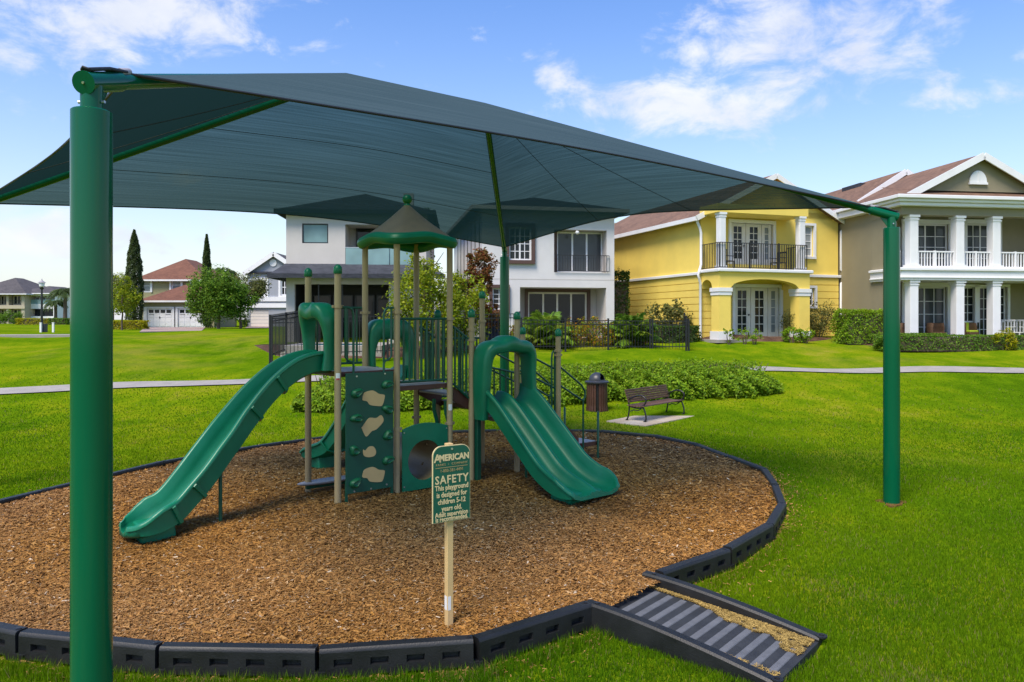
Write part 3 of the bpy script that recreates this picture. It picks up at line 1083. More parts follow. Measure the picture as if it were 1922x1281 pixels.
def make_chips():
    # surface sheet
    s = .1
    xs = np.arange(-7.4, 4.6, s)
    ys = np.arange(5.0, 17.4, s)
    mb = MB()
    idx = {}
    P2 = grow(PITC, -.05)
    gx, gy = np.meshgrid(xs, ys, indexing='ij')
    ok = inside(P2, gx, gy)
    for i, x in enumerate(xs[:-1]):
        for j, y in enumerate(ys[:-1]):
            if ok[i, j] and ok[i + 1, j] and ok[i, j + 1] and ok[i + 1, j + 1]:
                q = []
                for (a, b) in ((i, j), (i + 1, j), (i + 1, j + 1), (i, j + 1)):
                    if (a, b) not in idx:
                        idx[(a, b)] = len(mb.v)
                        mb.v.append((xs[a], ys[b], float(mz(xs[a], ys[b])) - .012))
                    q.append(idx[(a, b)])
                mb.f.append(tuple(q))
    o = mb.build('chip_bed', 'mulch')
    o.data.polygons.foreach_set('use_smooth', [True] * len(o.data.polygons))
    tag(o, kind='structure')
    rng = np.random.default_rng(11)
    Pxy = []
    for (y0, y1, den) in ((5.2, 7.0, 11500), (7.0, 9.0, 7500), (9.0, 12, 4000), (12, 17, 2000)):
        n = int((y1 - y0) * 11.6 * den)
        p = np.stack([rng.uniform(-7.2, 4.2, n), rng.uniform(y0, y1, n)], 1)
        Pxy.append(p[inside(grow(PITC, -.02), p[:, 0], p[:, 1]) & (np.abs(p[:, 0]) < p[:, 1] * .72 + 1.6)])
    P = np.concatenate(Pxy)
    n = len(P)
    z = mz(P[:, 0], P[:, 1]) + rng.uniform(-.004, .016, n)
    C = np.concatenate([P, z[:, None]], 1)
    yaw = rng.uniform(0, 2 * PI, n)
    pit = rng.normal(0, .20, n)
    rol = rng.normal(0, .36, n)
    far = np.clip((P[:, 1] - 6) / 10, 0, 1)
    L = (rng.gamma(2.4, .0068, n) + .009) * (1 + .7 * far)
    W = L * rng.uniform(.14, .38, n)
    t = np.stack([np.cos(yaw) * np.cos(pit), np.sin(yaw) * np.cos(pit), np.sin(pit)], 1)
    b0 = np.stack([-np.sin(yaw), np.cos(yaw), np.zeros(n)], 1)
    nn = np.cross(t, b0)
    b = b0 * np.cos(rol)[:, None] + nn * np.sin(rol)[:, None]
    L, W = L[:, None] * .5, W[:, None] * .5
    k = rng.uniform(.5, 1, (n, 1))
    q = np.stack([C - t * L - b * W * k, C + t * L - b * W, C + t * L * k + b * W, C - t * L + b * W], 1).reshape(-1, 3)
    pal = np.array([(.34, .148, .026), (.41, .19, .036), (.25, .104, .018), (.46, .24, .058), (.18, .072, .014), (.47, .30, .13), (.41, .18, .020)])
    kk = rng.choice(len(pal), n, p=[.24, .22, .18, .12, .10, .05, .09])
    c = (pal[kk] * np.array([[.95, 1.0, 1.15]]) * .68 + np.array([[.29, .145, .046]]) * .32) * (1 + .13 * rng.normal(size=(n, 1)))
    pale = rng.random(n) < .012
    c[pale] = np.array([.52, .42, .30]) * (.8 + .4 * rng.random((pale.sum(), 1)))
    # redder, duller chips further in, where feet have turned them over
    dull = np.clip(np.sin(P[:, 0] * .9 + 2) * np.cos(P[:, 1] * .7) * .5 + .35, 0, 1)[:, None] * .35
    c = c * (1 - dull) + c.mean(1, keepdims=True) * np.array([1.2, .92, .7]) * dull
    darken = np.zeros(n)  # chips darker in moist slide-end hollows and in a broad patch under the tower
    for (hx, hy, hr) in ((-4.05, 8.15, .5), (1.18, 9.75, .55), (-1.4, 10.4, 1.3), (-3.35, 12.6, .5)):
        darken = np.maximum(darken, np.exp(-((P[:, 0] - hx) ** 2 + (P[:, 1] - hy) ** 2) / hr ** 2))
    c = c * (1 - .30 * darken[:, None])
    o = np_mesh('wood_chips', q, 4, np.clip(c, .006, .8), 'chip')
    tag(o, 'loose brown wood chips filling the round play pit', 'wood chips', kind='stuff')


make_chips()


def make_spill():                                           # chips kicked over the border on to the grass
    rng = np.random.default_rng(77)
    n = 5200
    k = rng.integers(0, len(PIT), n)
    a = PIT[k]
    b = PIT[(k + 1) % len(PIT)]
    t = rng.random((n, 1))
    e = b - a
    nrm = np.stack([e[:, 1], -e[:, 0]], 1)
    nrm /= np.linalg.norm(nrm, axis=1, keepdims=True)
    P = a + e * t + nrm * (.07 + rng.gamma(1.0, .10, n)[:, None])
    ok = ~inside(grow(PIT, .04), P[:, 0], P[:, 1]) & ~inside(RAMP_POLY, P[:, 0], P[:, 1])
    P = P[ok]
    n = len(P)
    C = np.stack([P[:, 0], P[:, 1], gz(P[:, 0], P[:, 1]) + .01 + .02 * rng.random(n)], 1)
    yaw = rng.uniform(0, 2 * PI, n)
    t = np.stack([np.cos(yaw), np.sin(yaw), rng.normal(0, .3, n)], 1)
    b = np.stack([-np.sin(yaw), np.cos(yaw), rng.normal(0, .3, n)], 1)
    L = (.008 + .012 * rng.random((n, 1)))
    q = np.stack([C - t * L - b * L * .3, C + t * L - b * L * .3, C + t * L + b * L * .3, C - t * L + b * L * .3], 1).reshape(-1, 3)
    c = np.array([.32, .17, .06]) * (1 + .3 * rng.normal(size=(n, 1)))
    o = np_mesh('spilled_chips', q, 4, np.clip(c, .02, .7), 'chip')
    tag(o, 'stray wood chips scattered on the grass outside the border', 'wood chips', kind='stuff')


make_spill()


def make_grass():
    rng = np.random.default_rng(5)
    PP, HH, WW = [], [], []
    pit2 = grow(PIT, .10)
    for (y0, y1, den) in ((4.9, 7.2, 11000), (7.2, 10, 6500), (10, 14, 3000), (14, 19, 1100), (19, 27, 330)):
        x1 = y1 * .72 + 2.0
        n = int(2 * x1 * (y1 - y0) * den)
        p = np.stack([rng.uniform(-x1, x1, n), rng.uniform(y0, y1, n)], 1)
        want = np.interp(p[:, 1], [4.9, 6, 8, 10, 13, 16, 19, 23, 27], [11000, 9500, 5600, 3000, 1300, 640, 330, 120, 0])
        k = ~inside(pit2, p[:, 0], p[:, 1]) & (np.abs(p[:, 0]) < p[:, 1] * .71 + 1.9) & (rng.random(n) < want / den)
        k &= ~inside(RAMP_POLY, p[:, 0], p[:, 1])
        for z in NOGRASS:
            k &= ~inside(z, p[:, 0], p[:, 1])
        p = p[k]
        PP.append(p)
        HH.append(np.interp(p[:, 1], [5, 10, 27], [.043, .036, .036]))
        WW.append(np.interp(p[:, 1], [5, 8, 12, 18, 27], [.0062, .0078, .0115, .019, .034]))
    P = np.concatenate(PP)
    n = len(P)
    # taller rim where the mower cannot reach, against the border
    g2 = grow(PIT, .30)
    rim = inside(g2, P[:, 0], P[:, 1]) & (P[:, 1] < 9)
    h = np.concatenate(HH) * (.55 + .8 * rng.random(n)) * np.where(rim, 1.9, 1.0)
    w = np.concatenate(WW) * (.7 + .6 * rng.random(n))
    z = gz(P[:, 0], P[:, 1]) - .004
    B = np.concatenate([P, z[:, None]], 1)
    a = rng.uniform(0, 2 * PI, n)
    s = np.stack([np.cos(a), np.sin(a), np.zeros(n)], 1) * (w * .5)[:, None]
    la = rng.uniform(0, 2 * PI, n)
    lean = np.abs(rng.normal(0, .38, n))
    tip = B + np.stack([np.cos(la) * lean * h, np.sin(la) * lean * h, h], 1)
    q = np.stack([B - s, B + s, tip], 1).reshape(-1, 3)
    x, y = P[:, 0], P[:, 1]
    f = .45 + .36 * np.sin(x * .55 + 1.3 * np.sin(y * .31)) * np.cos(y * .6 + .4 * x) + .28 * np.sin(x * 1.9 + 2 * np.cos(y * 1.3)) * np.sin(y * 1.1)
    f = np.clip(f, 0, 1)[:, None]
    c = np.array([.070, .178, .003]) * (1 - f) + np.array([.165, .262, .004]) * f
    c = c * (1 + .22 * rng.normal(size=(n, 1)))
    pn = np.sin(x * 1.3 + 2.2 * np.sin(y * .8 + 1)) * np.sin(y * 1.7 + 1.4 * np.cos(x * .9)) + .5 * np.sin(x * 3.7 + y * 2.9)
    dry = rng.random(n) < (.03 + .22 * np.clip(pn - .75, 0, 1))
    c[dry] = np.array([.30, .24, .09])
    o = np_mesh('grass_blades', q, 3, np.clip(c, .004, .8), 'blade')
    tag(o, 'short bright green lawn grass around the play pit', 'grass', kind='stuff')


# ------------------------------------------------------------------ paths and slabs
def ribbon(name, edge_a, edge_b, z, m, kind='structure'):
    mb = MB()
    n = len(edge_a)
    for p, q in zip(edge_a, edge_b):
        mb.v += [(p[0], p[1], float(gz(p[0], p[1])) + z), (q[0], q[1], float(gz(q[0], q[1])) + z)]
    for i in range(n - 1):
        mb.f.append((2 * i, 2 * i + 2, 2 * i + 3, 2 * i + 1))
    o = mb.build(name, m)
    tag(o, kind=kind)
    return o


pc = [(-300, 758), (-150, 746), (0, 736.5), (130, 730), (300, 722.5), (480, 717.5), (700, 709), (1000, 700), (1250, 695.5), (1475, 694.5), (1700, 695.5), (1922, 697), (2200, 700)]
cen = [ground_hit(u, v) for u, v in pc]
cen = [Vector(tuple(p)) for p in spline([tuple(c) for c in cen], 16)]
ea, eb = [], []
for i, p in enumerate(cen):
    t = (cen[min(i + 1, len(cen) - 1)] - cen[max(i - 1, 0)])
    t.z = 0
    t.normalize()
    s = Vector((-t.y, t.x, 0))
    ea.append(p + s * .52)
    eb.append(p - s * .52)
ribbon('concrete_path', ea, eb, .035, 'concrete')
PATH_POLY = np.array([(p.x, p.y) for p in ea] + [(p.x, p.y) for p in reversed(eb)])

pad_pts = [on_z(u, v, 0.02) for u, v in [(1138, 791), (1246, 770.5), (1322, 778), (1212, 800)]]
PAD_POLY = np.array([(p.x, p.y) for p in pad_pts])
NOGRASS = [PATH_POLY, grow(PAD_POLY, -.12)]
make_grass()

# ------------------------------------------------------------------ bench pad
MB().prism([(p.x, p.y) for p in pad_pts], lambda a, b, d: (a, b, d), -.12, .03).build('bench_pad', 'pad', bevel=.01)
tag(bpy.data.objects['bench_pad'], kind='structure')

# ------------------------------------------------------------------ border timbers
TL = 1.10


def timber_mesh():
    T, Hh = .055, .30                                     # half thickness, height
    z0, z1 = -Hh + TOPZ, TOPZ
    slots = []
    for r, zc in ((0, z1 - .105), (1, z1 - .225)):
        for k in range(4):
            xc = -TL / 2 + .17 + k * .255
            slots.append((xc - .065, xc + .065, zc - .028, zc + .028))
    xs = sorted({-TL / 2 + .006, TL / 2 - .006} | {s[0] for s in slots} | {s[1] for s in slots})
    zs = sorted({z0, z1 - .028} | {s[2] for s in slots} | {s[3] for s in slots})
    mb = MB()
    for sg in (-1, 1):
        y = sg * T
        yr = sg * (T - .045)
        for i in range(len(xs) - 1):
            for j in range(len(zs) - 1):
                a, b, c, d = xs[i], xs[i + 1], zs[j], zs[j + 1]
                hole = any(s[0] - 1e-6 <= a and b <= s[1] + 1e-6 and s[2] - 1e-6 <= c and d <= s[3] + 1e-6 for s in slots)
                if not hole:
                    mb.add([(a, y, c), (b, y, c), (b, y, d), (a, y, d)], [(0, 1, 2, 3)])
                else:
                    e = .012
                    o_ = [(a, y, c), (b, y, c), (b, y, d), (a, y, d)]
                    i_ = [(a + e, yr, c + .004), (b - e, yr, c + .004), (b - e, yr, d - e), (a + e, yr, d - e)]
                    mb.add(o_ + i_, [(0, 1, 5, 4), (1, 2, 6, 5), (2, 3, 7, 6), (3, 0, 4, 7), (4, 5, 6, 7)])
    a, b = xs[0], xs[-1]
    prof = [(-T, z1 - .028), (-T * .93, z1 - .012), (-T * .72, z1), (T * .72, z1), (T * .93, z1 - .012), (T, z1 - .028)]
    mb.loft([[(a, y, z) for y, z in prof], [(b, y, z) for y, z in prof]], False, False)
    for x in (a, b):
        q = prof + [(T, z0), (-T, z0)]
        mb.add([(x, y, z) for y, z in q], [tuple(range(len(q)))])
    return mb


TM = timber_mesh().mesh('border_timber', 'black', smooth=35)
LUG = MB()
LUG.box(TL / 2 - .03, TL / 2 + .065, -.060, .060, -.26, TOPZ - .165)
LUGM = LUG.mesh('joint_lug', 'black')
PIN = MB()
PIN.lathe([(.0, TOPZ - .01), (.019, TOPZ - .01), (.021, TOPZ + .004), (.012, TOPZ + .007), (.002, TOPZ + .007)], (TL / 2 - .035, 0, 0), 12)
PINM = PIN.mesh('joint_pin', 'iron', smooth=40)


def timber(p, q, label, extra=0.0):
    d = q - p
    o = bpy.data.objects.new('border_timber', TM)
    COL.objects.link(o)
    o.location = ((p.x + q.x) / 2, (p.y + q.y) / 2, rnd.uniform(-.008, .006))
    o.rotation_euler = (rnd.uniform(-.02, .02), rnd.uniform(-.008, .008), math.atan2(d.y, d.x))
    o.scale = (d.length / TL * .992, 1, 1)
    tag(o, label, 'border timber', 'border timbers around the play pit')
    for nm, me in (('joint_lug', LUGM), ('joint_pin', PINM)):
        c = bpy.data.objects.new(nm, me)
        COL.objects.link(c)
        c.parent = o
    return o


TLAB = 'black plastic border timber with slots, edging the wood chip pit between two others'
for i in range(len(J_front) - 1):
    lab = 'black plastic border timber with slots joining the left rail of the striped ramp' if i == len(J_front) - 2 else TLAB
    timber(J_front[i], J_front[i + 1], lab)
timber(J_off[-1], J_front[0], TLAB)
for i in range(len(J_right) - 1):
    lab = 'black plastic border timber with slots joining the right rail of the striped ramp' if i == 0 else TLAB
    timber(J_right[i], J_right[i + 1], lab)
jb = [J_right[-1]] + J_back
for i in range(len(jb) - 1):
    timber(jb[i], jb[i + 1], TLAB)
jl = [J_back[-1]] + J_left
for i in range(len(jl) - 1):
    timber(jl[i], jl[i + 1], TLAB)

# ------------------------------------------------------------------ ramp
def make_ramp():
    o = thing('access_ramp', 'black plastic ramp with pale grip strips and straw leading into the chip pit', 'ramp', (RL0.x, RL0.y, 0), math.atan2(RL1.y - RL0.y, RL1.x - RL0.x))
    # local: x down the ramp, y across (towards the far rail), z world level
    Ln = (RL1 - RL0).length
    Wd = .95

    def ztop(x):                                           # rail tops drop gently to the lawn
        t = x / Ln
        return TOPZ + .004 - .17 * (t ** 1.6)

    def zdeck(x):
        return -.028 - .10 * (x / Ln)
    n = 14
    mb = MB()
    ring = []
    for i in range(n + 1):
        x = -.04 + (Ln + .04) * i / n
        ring.append([(x, .06, zdeck(x)), (x, Wd - .06, zdeck(x)), (x, Wd - .06, -.24), (x, .06, -.24)])
    mb.loft(ring)
    mb.build('ramp_deck', 'rampdark', o, smooth=30)
    for yc in (0.0, Wd):
        mb = MB()
        rings = []
        for i in range(n + 1):
            x = -.05 + (Ln + .05) * i / n
            zt = ztop(max(0, x))
            w = .052
            rings.append([(x, yc - w, -.26), (x, yc - w, zt - .02), (x, yc - w * .7, zt - .003), (x, yc + w * .7, zt - .003), (x, yc + w, zt - .02), (x, yc + w, -.26)])
        mb.loft(rings)
        r = mb.build('side_rail', 'black', o, smooth=40)
        pin = MB()
        zt = ztop(Ln)
        pin.lathe([(.03, zt - .02), (.044, zt - .004), (.044, zt + .008), (.02, zt + .008), (.018, zt - .004), (.001, zt - .004)], (Ln + .005, yc, 0), 18)
        pin.build('end_cap', 'black', r, smooth=40)
        pin = MB()
        pin.lathe([(.02, TOPZ - .012), (.02, TOPZ + .008), (.001, TOPZ + .008)], (.05, yc, 0), 14)
        pin.build('joint_pin', 'iron', r, smooth=40)
    x = .13
    k = 0
    while x < Ln - .12:
        mb = MB()
        a, b = x, x + .062
        mb.add([(a, .13, zdeck(a) - .003), (b, .13, zdeck(b) - .003), (b, Wd - .13, zdeck(b) - .003), (a, Wd - .13, zdeck(a) - .003),
                (a + .006, .136, zdeck(a) + .006), (b - .006, .136, zdeck(b) + .006), (b - .006, Wd - .136, zdeck(b) + .006), (a + .006, Wd - .136, zdeck(a) + .006)],
               [(3, 2, 1, 0), (4, 5, 6, 7), (0, 1, 5, 4), (1, 2, 6, 5), (2, 3, 7, 6), (3, 0, 4, 7)])
        mb.build('grip_strip', 'ramplight', o)
        x += .131
        k += 1
    # straw-coloured clippings lying on the far side of the ramp
    rng = np.random.default_rng(9)
    nn = 15000
    x = rng.random(nn) ** .75 * (Ln - .05) + .02
    t = x / Ln
    edge = .035 + .30 * np.clip((t - .3) / .7, 0, 1) ** 1.1 + .10 * np.sin(x * 9) * np.clip(t - .25, 0, 1) + .06 * np.sin(x * 23 + 1) * np.clip(t - .25, 0, 1)
    y = Wd - .065 - rng.random(nn) * np.maximum(edge, .02)
    near = rng.random(nn) < .12
    y[near] = .065 + rng.random(near.sum()) ** 2 * .09 * np.clip((t[near] - .45) * 3, 0.1, 1)
    clump = (np.sin(x * 31 + y * 11) * np.cos(y * 37 - x * 13) > -.55) | (y > Wd - .13)
    x, y = x[clump], y[clump]
    nn = len(x)
    C = np.stack([x, y, -.028 - .10 * x / Ln + .004 + rng.random(nn) * .014], 1)
    yaw = rng.uniform(0, PI, nn)
    tt = np.stack([np.cos(yaw), np.sin(yaw), rng.normal(0, .15, nn)], 1)
    bb = np.stack([-np.sin(yaw), np.cos(yaw), rng.normal(0, .3, nn)], 1)
    L = (.006 + .014 * rng.random((nn, 1)))
    q = np.stack([C - tt * L - bb * .0022, C + tt * L - bb * .0022, C + tt * L + bb * .0022, C - tt * L + bb * .0022], 1).reshape(-1, 3)
    c = np.array([.36, .25, .08]) * (1 + .25 * rng.normal(size=(nn, 1)))
    s = np_mesh('dry_clippings', q, 4, np.clip(c, .03, .8), 'straw')
    s.location = o.location
    s.rotation_euler = o.rotation_euler
    tag(s, 'dry straw coloured grass clippings spilled on the ramp', 'clippings', kind='stuff')


make_ramp()

# ------------------------------------------------------------------ shade canopy
PA, PB, PC, PD = Vector((-2.35, 4.17, 0)), Vector((5.18, 10.18, 0)), Vector((-.17, 17.05, 0)), Vector((-7.9, 10.75, 0))
ZT = {'A': 3.615, 'B': 3.70, 'C': 3.88, 'D': 3.86}         # tops of the thick posts
ZB = {'A': 3.775, 'B': 3.865, 'C': 4.03, 'D': 4.01}        # hip beams where they leave the posts
AP1, AP2 = at(650, 146, 9.58), at(910, 201, 10.98)


TC = {'A': .065, 'B': .045, 'C': .012, 'D': .04}


def make_shade():
    o = thing('shade_canopy', 'large dark teal fabric shade sail roof on four round green steel posts', 'shade canopy', (0, 0, 0))
    for k, P, A in (('A', PA, AP1), ('B', PB, AP2), ('C', PC, AP2), ('D', PD, AP1)):
        zt, zb = ZT[k], ZB[k]
        r = .1055
        z0 = float(gz(P.x, P.y)) - .1
        mb = MB()
        n = 40
        mb.lathe([(r, z0), (r, zt - .006), (r - .006, zt), (.06, zt), (.06, zt - .02)], (P.x, P.y, 0), n)
        post = mb.build('post', 'gpost', o, smooth=40)
        MB().lathe([(.058, zt - .02), (.058, zb - .02)], (P.x, P.y, 0), 28).build('post_neck', 'gpost', post, smooth=40)
        d = Vector((A.x - P.x, A.y - P.y, A.z - zb))
        h = d.normalized()
        S = Vector((P.x, P.y, zb))
        flat = Vector((d.x, d.y, 0)).normalized()
        # short level stub with a closed end, then the hip beam
        flat = h
        e0, e1 = S - flat * .075, S + flat * .28
        st = MB().tube([e0, e1], .0585, 28).build('beam_stub', 'gpost', post, smooth=40)
        MB().tube([e0 - flat * .004, e0 + flat * .012], .0635, 28).build('end_cap', 'gpost', post, smooth=40)
        MB().tube([e0 - flat * .012, e0 - flat * .003], .007, 8).build('bolt', 'steel', post)
        side = flat.cross(Vector((0, 0, 1)))
        for sg in (-1, 1):
            c = Vector((P.x, P.y, zt + .05)) + side * .058 * sg
            MB().tube([c, c + side * .022 * sg], .009, 8).build('bolt', 'steel', post)
        # gusset
        g = MB()
        g.prism([(.055, -.055), (.16, -.055), (.055, -.17)], lambda a, b, dd: S + flat * a + Vector((0, 0, b)) + side * dd, -.006, .006)
        g.build('gusset', 'gpost', post)
        MB().tube([S + h * .2, Vector(A)], .048, 20).build('hip_beam', 'gpost', o, smooth=50)
        # cable clamp where the fabric corner is tied
        cpos = S + (Vector(A) - S) * TC[k] + Vector((0, 0, .058)) - h * .03
        cl = MB()
        back = S - flat * .05 + Vector((0, 0, .072))
        for s2 in (-.016, 0, .016):
            cl.tube([back + side * s2, (back + cpos) / 2 + side * s2 * 1.6 + Vector((0, 0, .012)), cpos + side * s2], .011, 8)
        cl.tube([back - flat * .01 + side * .02, back - flat * .035 + Vector((0, 0, .012)), back - flat * .01 - side * .02], .010, 8)
        c_ = cl.build('corner_cable', 'cable', o, smooth=60)
        MB().tube([cpos - h * .05, cpos + h * .05], .024, 12).build('cable_sleeve', 'deck', c_, smooth=50)
    MB().tube([AP1, AP2], .048, 16).build('ridge_beam', 'gpost', o, smooth=50)
    # fabric: four stretched panels with hollow eaves
    up = Vector((0, 0, .085))

    def corner(k, P, A, t):
        S = Vector((P.x, P.y, ZB[k]))
        return S + (Vector(A) - S) * t + up * .55
    tA, tB, tC, tD = .065, .045, .012, .04
    c = {'A': corner('A', PA, AP1, tA), 'B': corner('B', PB, AP2, tB), 'C': corner('C', PC, AP2, tC), 'D': corner('D', PD, AP1, tD)}
    a1, a2 = Vector(AP1) + Vector((0, 0, .06)), Vector(AP2) + Vector((0, 0, .06))
    V, Fc, UV = [], [], []
    NS, NT = 36, 18
    panels = {}

    def panel(key, p, q, rp, rq, bow, bend=.05):
        W = (q - p).length

        def f(s, t):
            e = p.lerp(q, s)
            r = rp.lerp(rq, s)
            sag = 4 * s * (1 - s)
            e2 = e + (r - e).normalized() * bow * sag
            pt = e2.lerp(r, t)
            pt = pt + Vector((0, 0, -bend)) * math.sin(PI * t) * (sag if rp != rq else sag)
            return pt
        panels[key] = f
        base = len(V)
        for j in range(NT + 1):
            for i in range(NS + 1):
                s, t = i / NS, j / NT
                V.append(tuple(f(s, t)))
        for j in range(NT):
            for i in range(NS):
                a = base + j * (NS + 1) + i
                Fc.append((a, a + 1, a + NS + 2, a + NS + 1))
                for (ii, jj) in ((i, j), (i + 1, j), (i + 1, j + 1), (i, j + 1)):
                    UV.append((ii / NS * W, jj / NT * 5.0))
    panel('AB', c['A'], c['B'], a1, a2, .55, .0)
    panel('BC', c['B'], c['C'], a2, a2, .62)
    panel('CD', c['C'], c['D'], a2, a1, .58)
    panel('DA', c['D'], c['A'], a1, a1, .26)
    me = bpy.data.meshes.new('canopy')
    me.from_pydata(V, [], Fc)
    uvl = me.uv_layers.new(name='UVMap')
    uvl.data.foreach_set('uv', np.array(UV, np.float32).ravel())
    me.polygons.foreach_set('use_smooth', [True] * len(me.polygons))
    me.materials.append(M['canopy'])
    fab = bpy.data.objects.new('canopy', me)
    COL.objects.link(fab)
    fab.parent = o
    for key, f in panels.items():
        pts = [f(i / 40, 0.0) for i in range(41)]
        MB().tube(pts, .011, 6).build('hem_cable', 'cable', fab, smooth=60)
    for key, lines in {'CD': [.30, .62, .86], 'AB': [], 'BC': [.28, .60], 'DA': [.33, .66]}.items():
        f = panels[key]
        for t in lines:
            pts = [f(i / 30, t) - Vector((0, 0, .008)) for i in range(31)]
            if key in ('BC', 'DA'):
                pts = [f(.05 + .9 * t, i / 30 * .98) - Vector((0, 0, .008)) for i in range(31)]
            MB().tube(pts, .0045, 5).build('seam', 'cable', fab)


make_shade()

# ------------------------------------------------------------------ play structure
PL = thing('play_structure', 'green and tan playground structure with slides, decks, climbing panel and pointed roof', 'play structure', (-2.296, 9.83, 0), R(40))


def ring_sweep(stations, prof):
    """stations: (centre, side, up, half width, wall height); prof(hw, wh) -> closed section [(lateral, height)]"""
    rings = []
    for (c, s, u, hw, wh) in stations:
        c, s, u = Vector(c), Vector(s), Vector(u)
        rings.append([c + s * a + u * b for a, b in prof(hw, wh)])
    return MB().loft(rings, True, True)


def prof_single(hw, wh):
    k = min(.09, hw * .35)
    r = [(-hw + .028, wh), (-hw + .042, wh * .5), (-hw + k, .03), (-hw * .45, .004), (0, -.006), (hw * .45, .004), (hw - k, .03), (hw - .042, wh * .5), (hw - .028, wh),
         (hw - .01, wh + .016), (hw + .02, wh + .014), (hw + .036, wh - .004), (hw + .034, wh - .03), (hw + .004, wh - .045 if wh > .09 else wh - .035),
         (hw - .012, -.01), (hw * .6, -.045), (-hw * .6, -.045), (-hw + .012, -.01),
         (-hw - .004, wh - .045 if wh > .09 else wh - .035), (-hw - .034, wh - .03), (-hw - .036, wh - .004), (-hw - .02, wh + .014), (-hw + .01, wh + .016)]
    return r


def prof_double(hw, wh):
    dv = wh * .66
    half = [(-hw + .028, wh), (-hw + .045, wh * .5), (-hw + .09, .03), (-hw * .72, .003), (-hw * .48, .0), (-hw * .30, .008), (-.085, .04), (-.05, dv * .72), (-.026, dv * .97), (0, dv + .006)]
    top = half + [(-a, b) for a, b in reversed(half[:-1])]
    rim = [(hw - .01, wh + .016), (hw + .02, wh + .014), (hw + .036, wh - .004), (hw + .034, wh - .03), (hw + .004, wh - .045), (hw - .012, -.01), (hw * .7, -.045)]
    return top + rim + [(-a, b) for a, b in reversed(rim)]


def stations(pts, hws, whs, n=8):
    """path points -> smooth stations with a level side vector"""
    q = spline([(*p, h, w) for p, h, w in zip(pts, hws, whs)], n)
    out = []
    for i, s in enumerate(q):
        t = Vector(q[min(i + 1, len(q) - 1)][:3] - q[max(i - 1, 0)][:3])
        t.normalize()
        sd = t.cross(Vector((0, 0, 1))).normalized()
        up = sd.cross(t).normalized()
        out.append((s[:3], sd, up, s[3], s[4]))
    return out


def flange(parent, st, i, grow_=.018, wid=.022, double=False):
    c, s, u, hw, wh = st[i]
    c2 = st[min(i + 1, len(st) - 1)][0]
    t = (Vector(c2) - Vector(c)).normalized()
    g = grow_
    sec = [(hw + .03, wh - .02), (hw + .03 + g, wh - .03), (hw + g, -.02), (hw * .6, -.06 - g), (-hw * .6, -.06 - g), (-hw - g, -.02), (-hw - .03 - g, wh - .03), (-hw - .03, wh - .02),
           (-hw + .02, -.012), (-hw * .6, -.03), (hw * .6, -.03), (hw - .02, -.012)]
    rings = []
    for k in (-wid, wid):
        rings.append([Vector(c) + t * k + Vector(s) * a + Vector(u) * b for a, b in sec])
    MB().loft(rings, True, True).build('joint_flange', 'gplas', parent, bevel=.004)


# --- left slide
pts = [(.02, .45, 1.775), (-.22, .45, 1.765), (-.48, .445, 1.66), (-.80, .42, 1.42), (-1.12, .36, 1.10), (-1.42, .27, .78), (-1.70, .19, .47), (-1.95, .14, .235), (-2.14, .11, .13), (-2.32, .095, .085), (-2.47, .085, .085), (-2.56, .08, .10)]
hws = [.235, .235, .23, .225, .22, .225, .235, .25, .285, .285, .23, .12]
whs = [.24, .24, .24, .235, .235, .235, .235, .225, .24, .19, .11, .06]
st = stations(pts, hws, whs)
SL = ring_sweep(st, prof_single).build('slide', 'gplas', PL, smooth=55)
for i in (20, 29, 50, 60):
    flange(SL, st, i)
MB().tube([(-1.50, .06, -.1), (-1.50, .06, .66)], .022, 12).build('support_leg', 'gpipe', SL, smooth=40)
foot = MB()
foot.prism([(-2.42, .16), (-2.05, .17), (-2.02, -.05), (-2.40, -.05)], lambda a, b, d: (a, .11 + d, b), -.17, .17)
foot.build('slide_foot', 'gplas', SL, bevel=.03)

# --- double slide
pts = [(2.71, .0, 1.175), (2.71, -.18, 1.165), (2.71, -.38, 1.05), (2.715, -.68, .80), (2.72, -1.0, .53), (2.725, -1.30, .29), (2.73, -1.58, .155), (2.735, -1.80, .105), (2.735, -1.97, .10), (2.735, -2.08, .11)]
hws = [.44, .45, .455, .46, .465, .47, .485, .505, .49, .43]
whs = [.25, .25, .25, .25, .245, .24, .235, .22, .15, .06]
st = stations(pts, hws, whs)
DS = ring_sweep(st, prof_double).build('double_slide', 'gplas', PL, smooth=55)
foot = MB()
foot.prism([(-1.95, .12), (-1.55, .16), (-1.5, -.05), (-1.90, -.05)], lambda a, b, d: (2.70 + d, a, b), -.30, .30)
foot.build('slide_foot', 'gplas', DS, bevel=.03)
MB().box(2.24, 2.31, -.10, .02, .0, 1.1).build('support_leg', 'gpipe', DS, bevel=.01)
MB().tube([(2.9, -.45, -.1), (2.9, -.45, .98)], .022, 12).build('support_leg', 'gpipe', DS, smooth=40)

# --- rear slide
pts = [(1.35, .88, 1.535), (1.35, 1.12, 1.525), (1.335, 1.36, 1.38), (1.30, 1.70, 1.0), (1.25, 2.02, .62), (1.18, 2.32, .32), (1.10, 2.58, .19), (1.04, 2.80, .15), (1.0, 2.96, .155), (.985, 3.04, .165)]
hws = [.25, .25, .245, .24, .24, .245, .26, .27, .21, .11]
whs = [.19, .19, .185, .185, .185, .185, .19, .15, .075, .045]
st = stations(pts, hws, whs)
RS = ring_sweep(st, prof_single).build('slide', 'gplas', PL, smooth=55)
foot = MB()
foot.prism([(2.88, .14), (2.50, .18), (2.46, -.05), (2.82, -.05)], lambda a, b, d: (1.07 + d, a, b), -.16, .16)
foot.build('slide_foot', 'gplas', RS, bevel=.03)
flange(RS, st, 22)
flange(RS, st, 40)


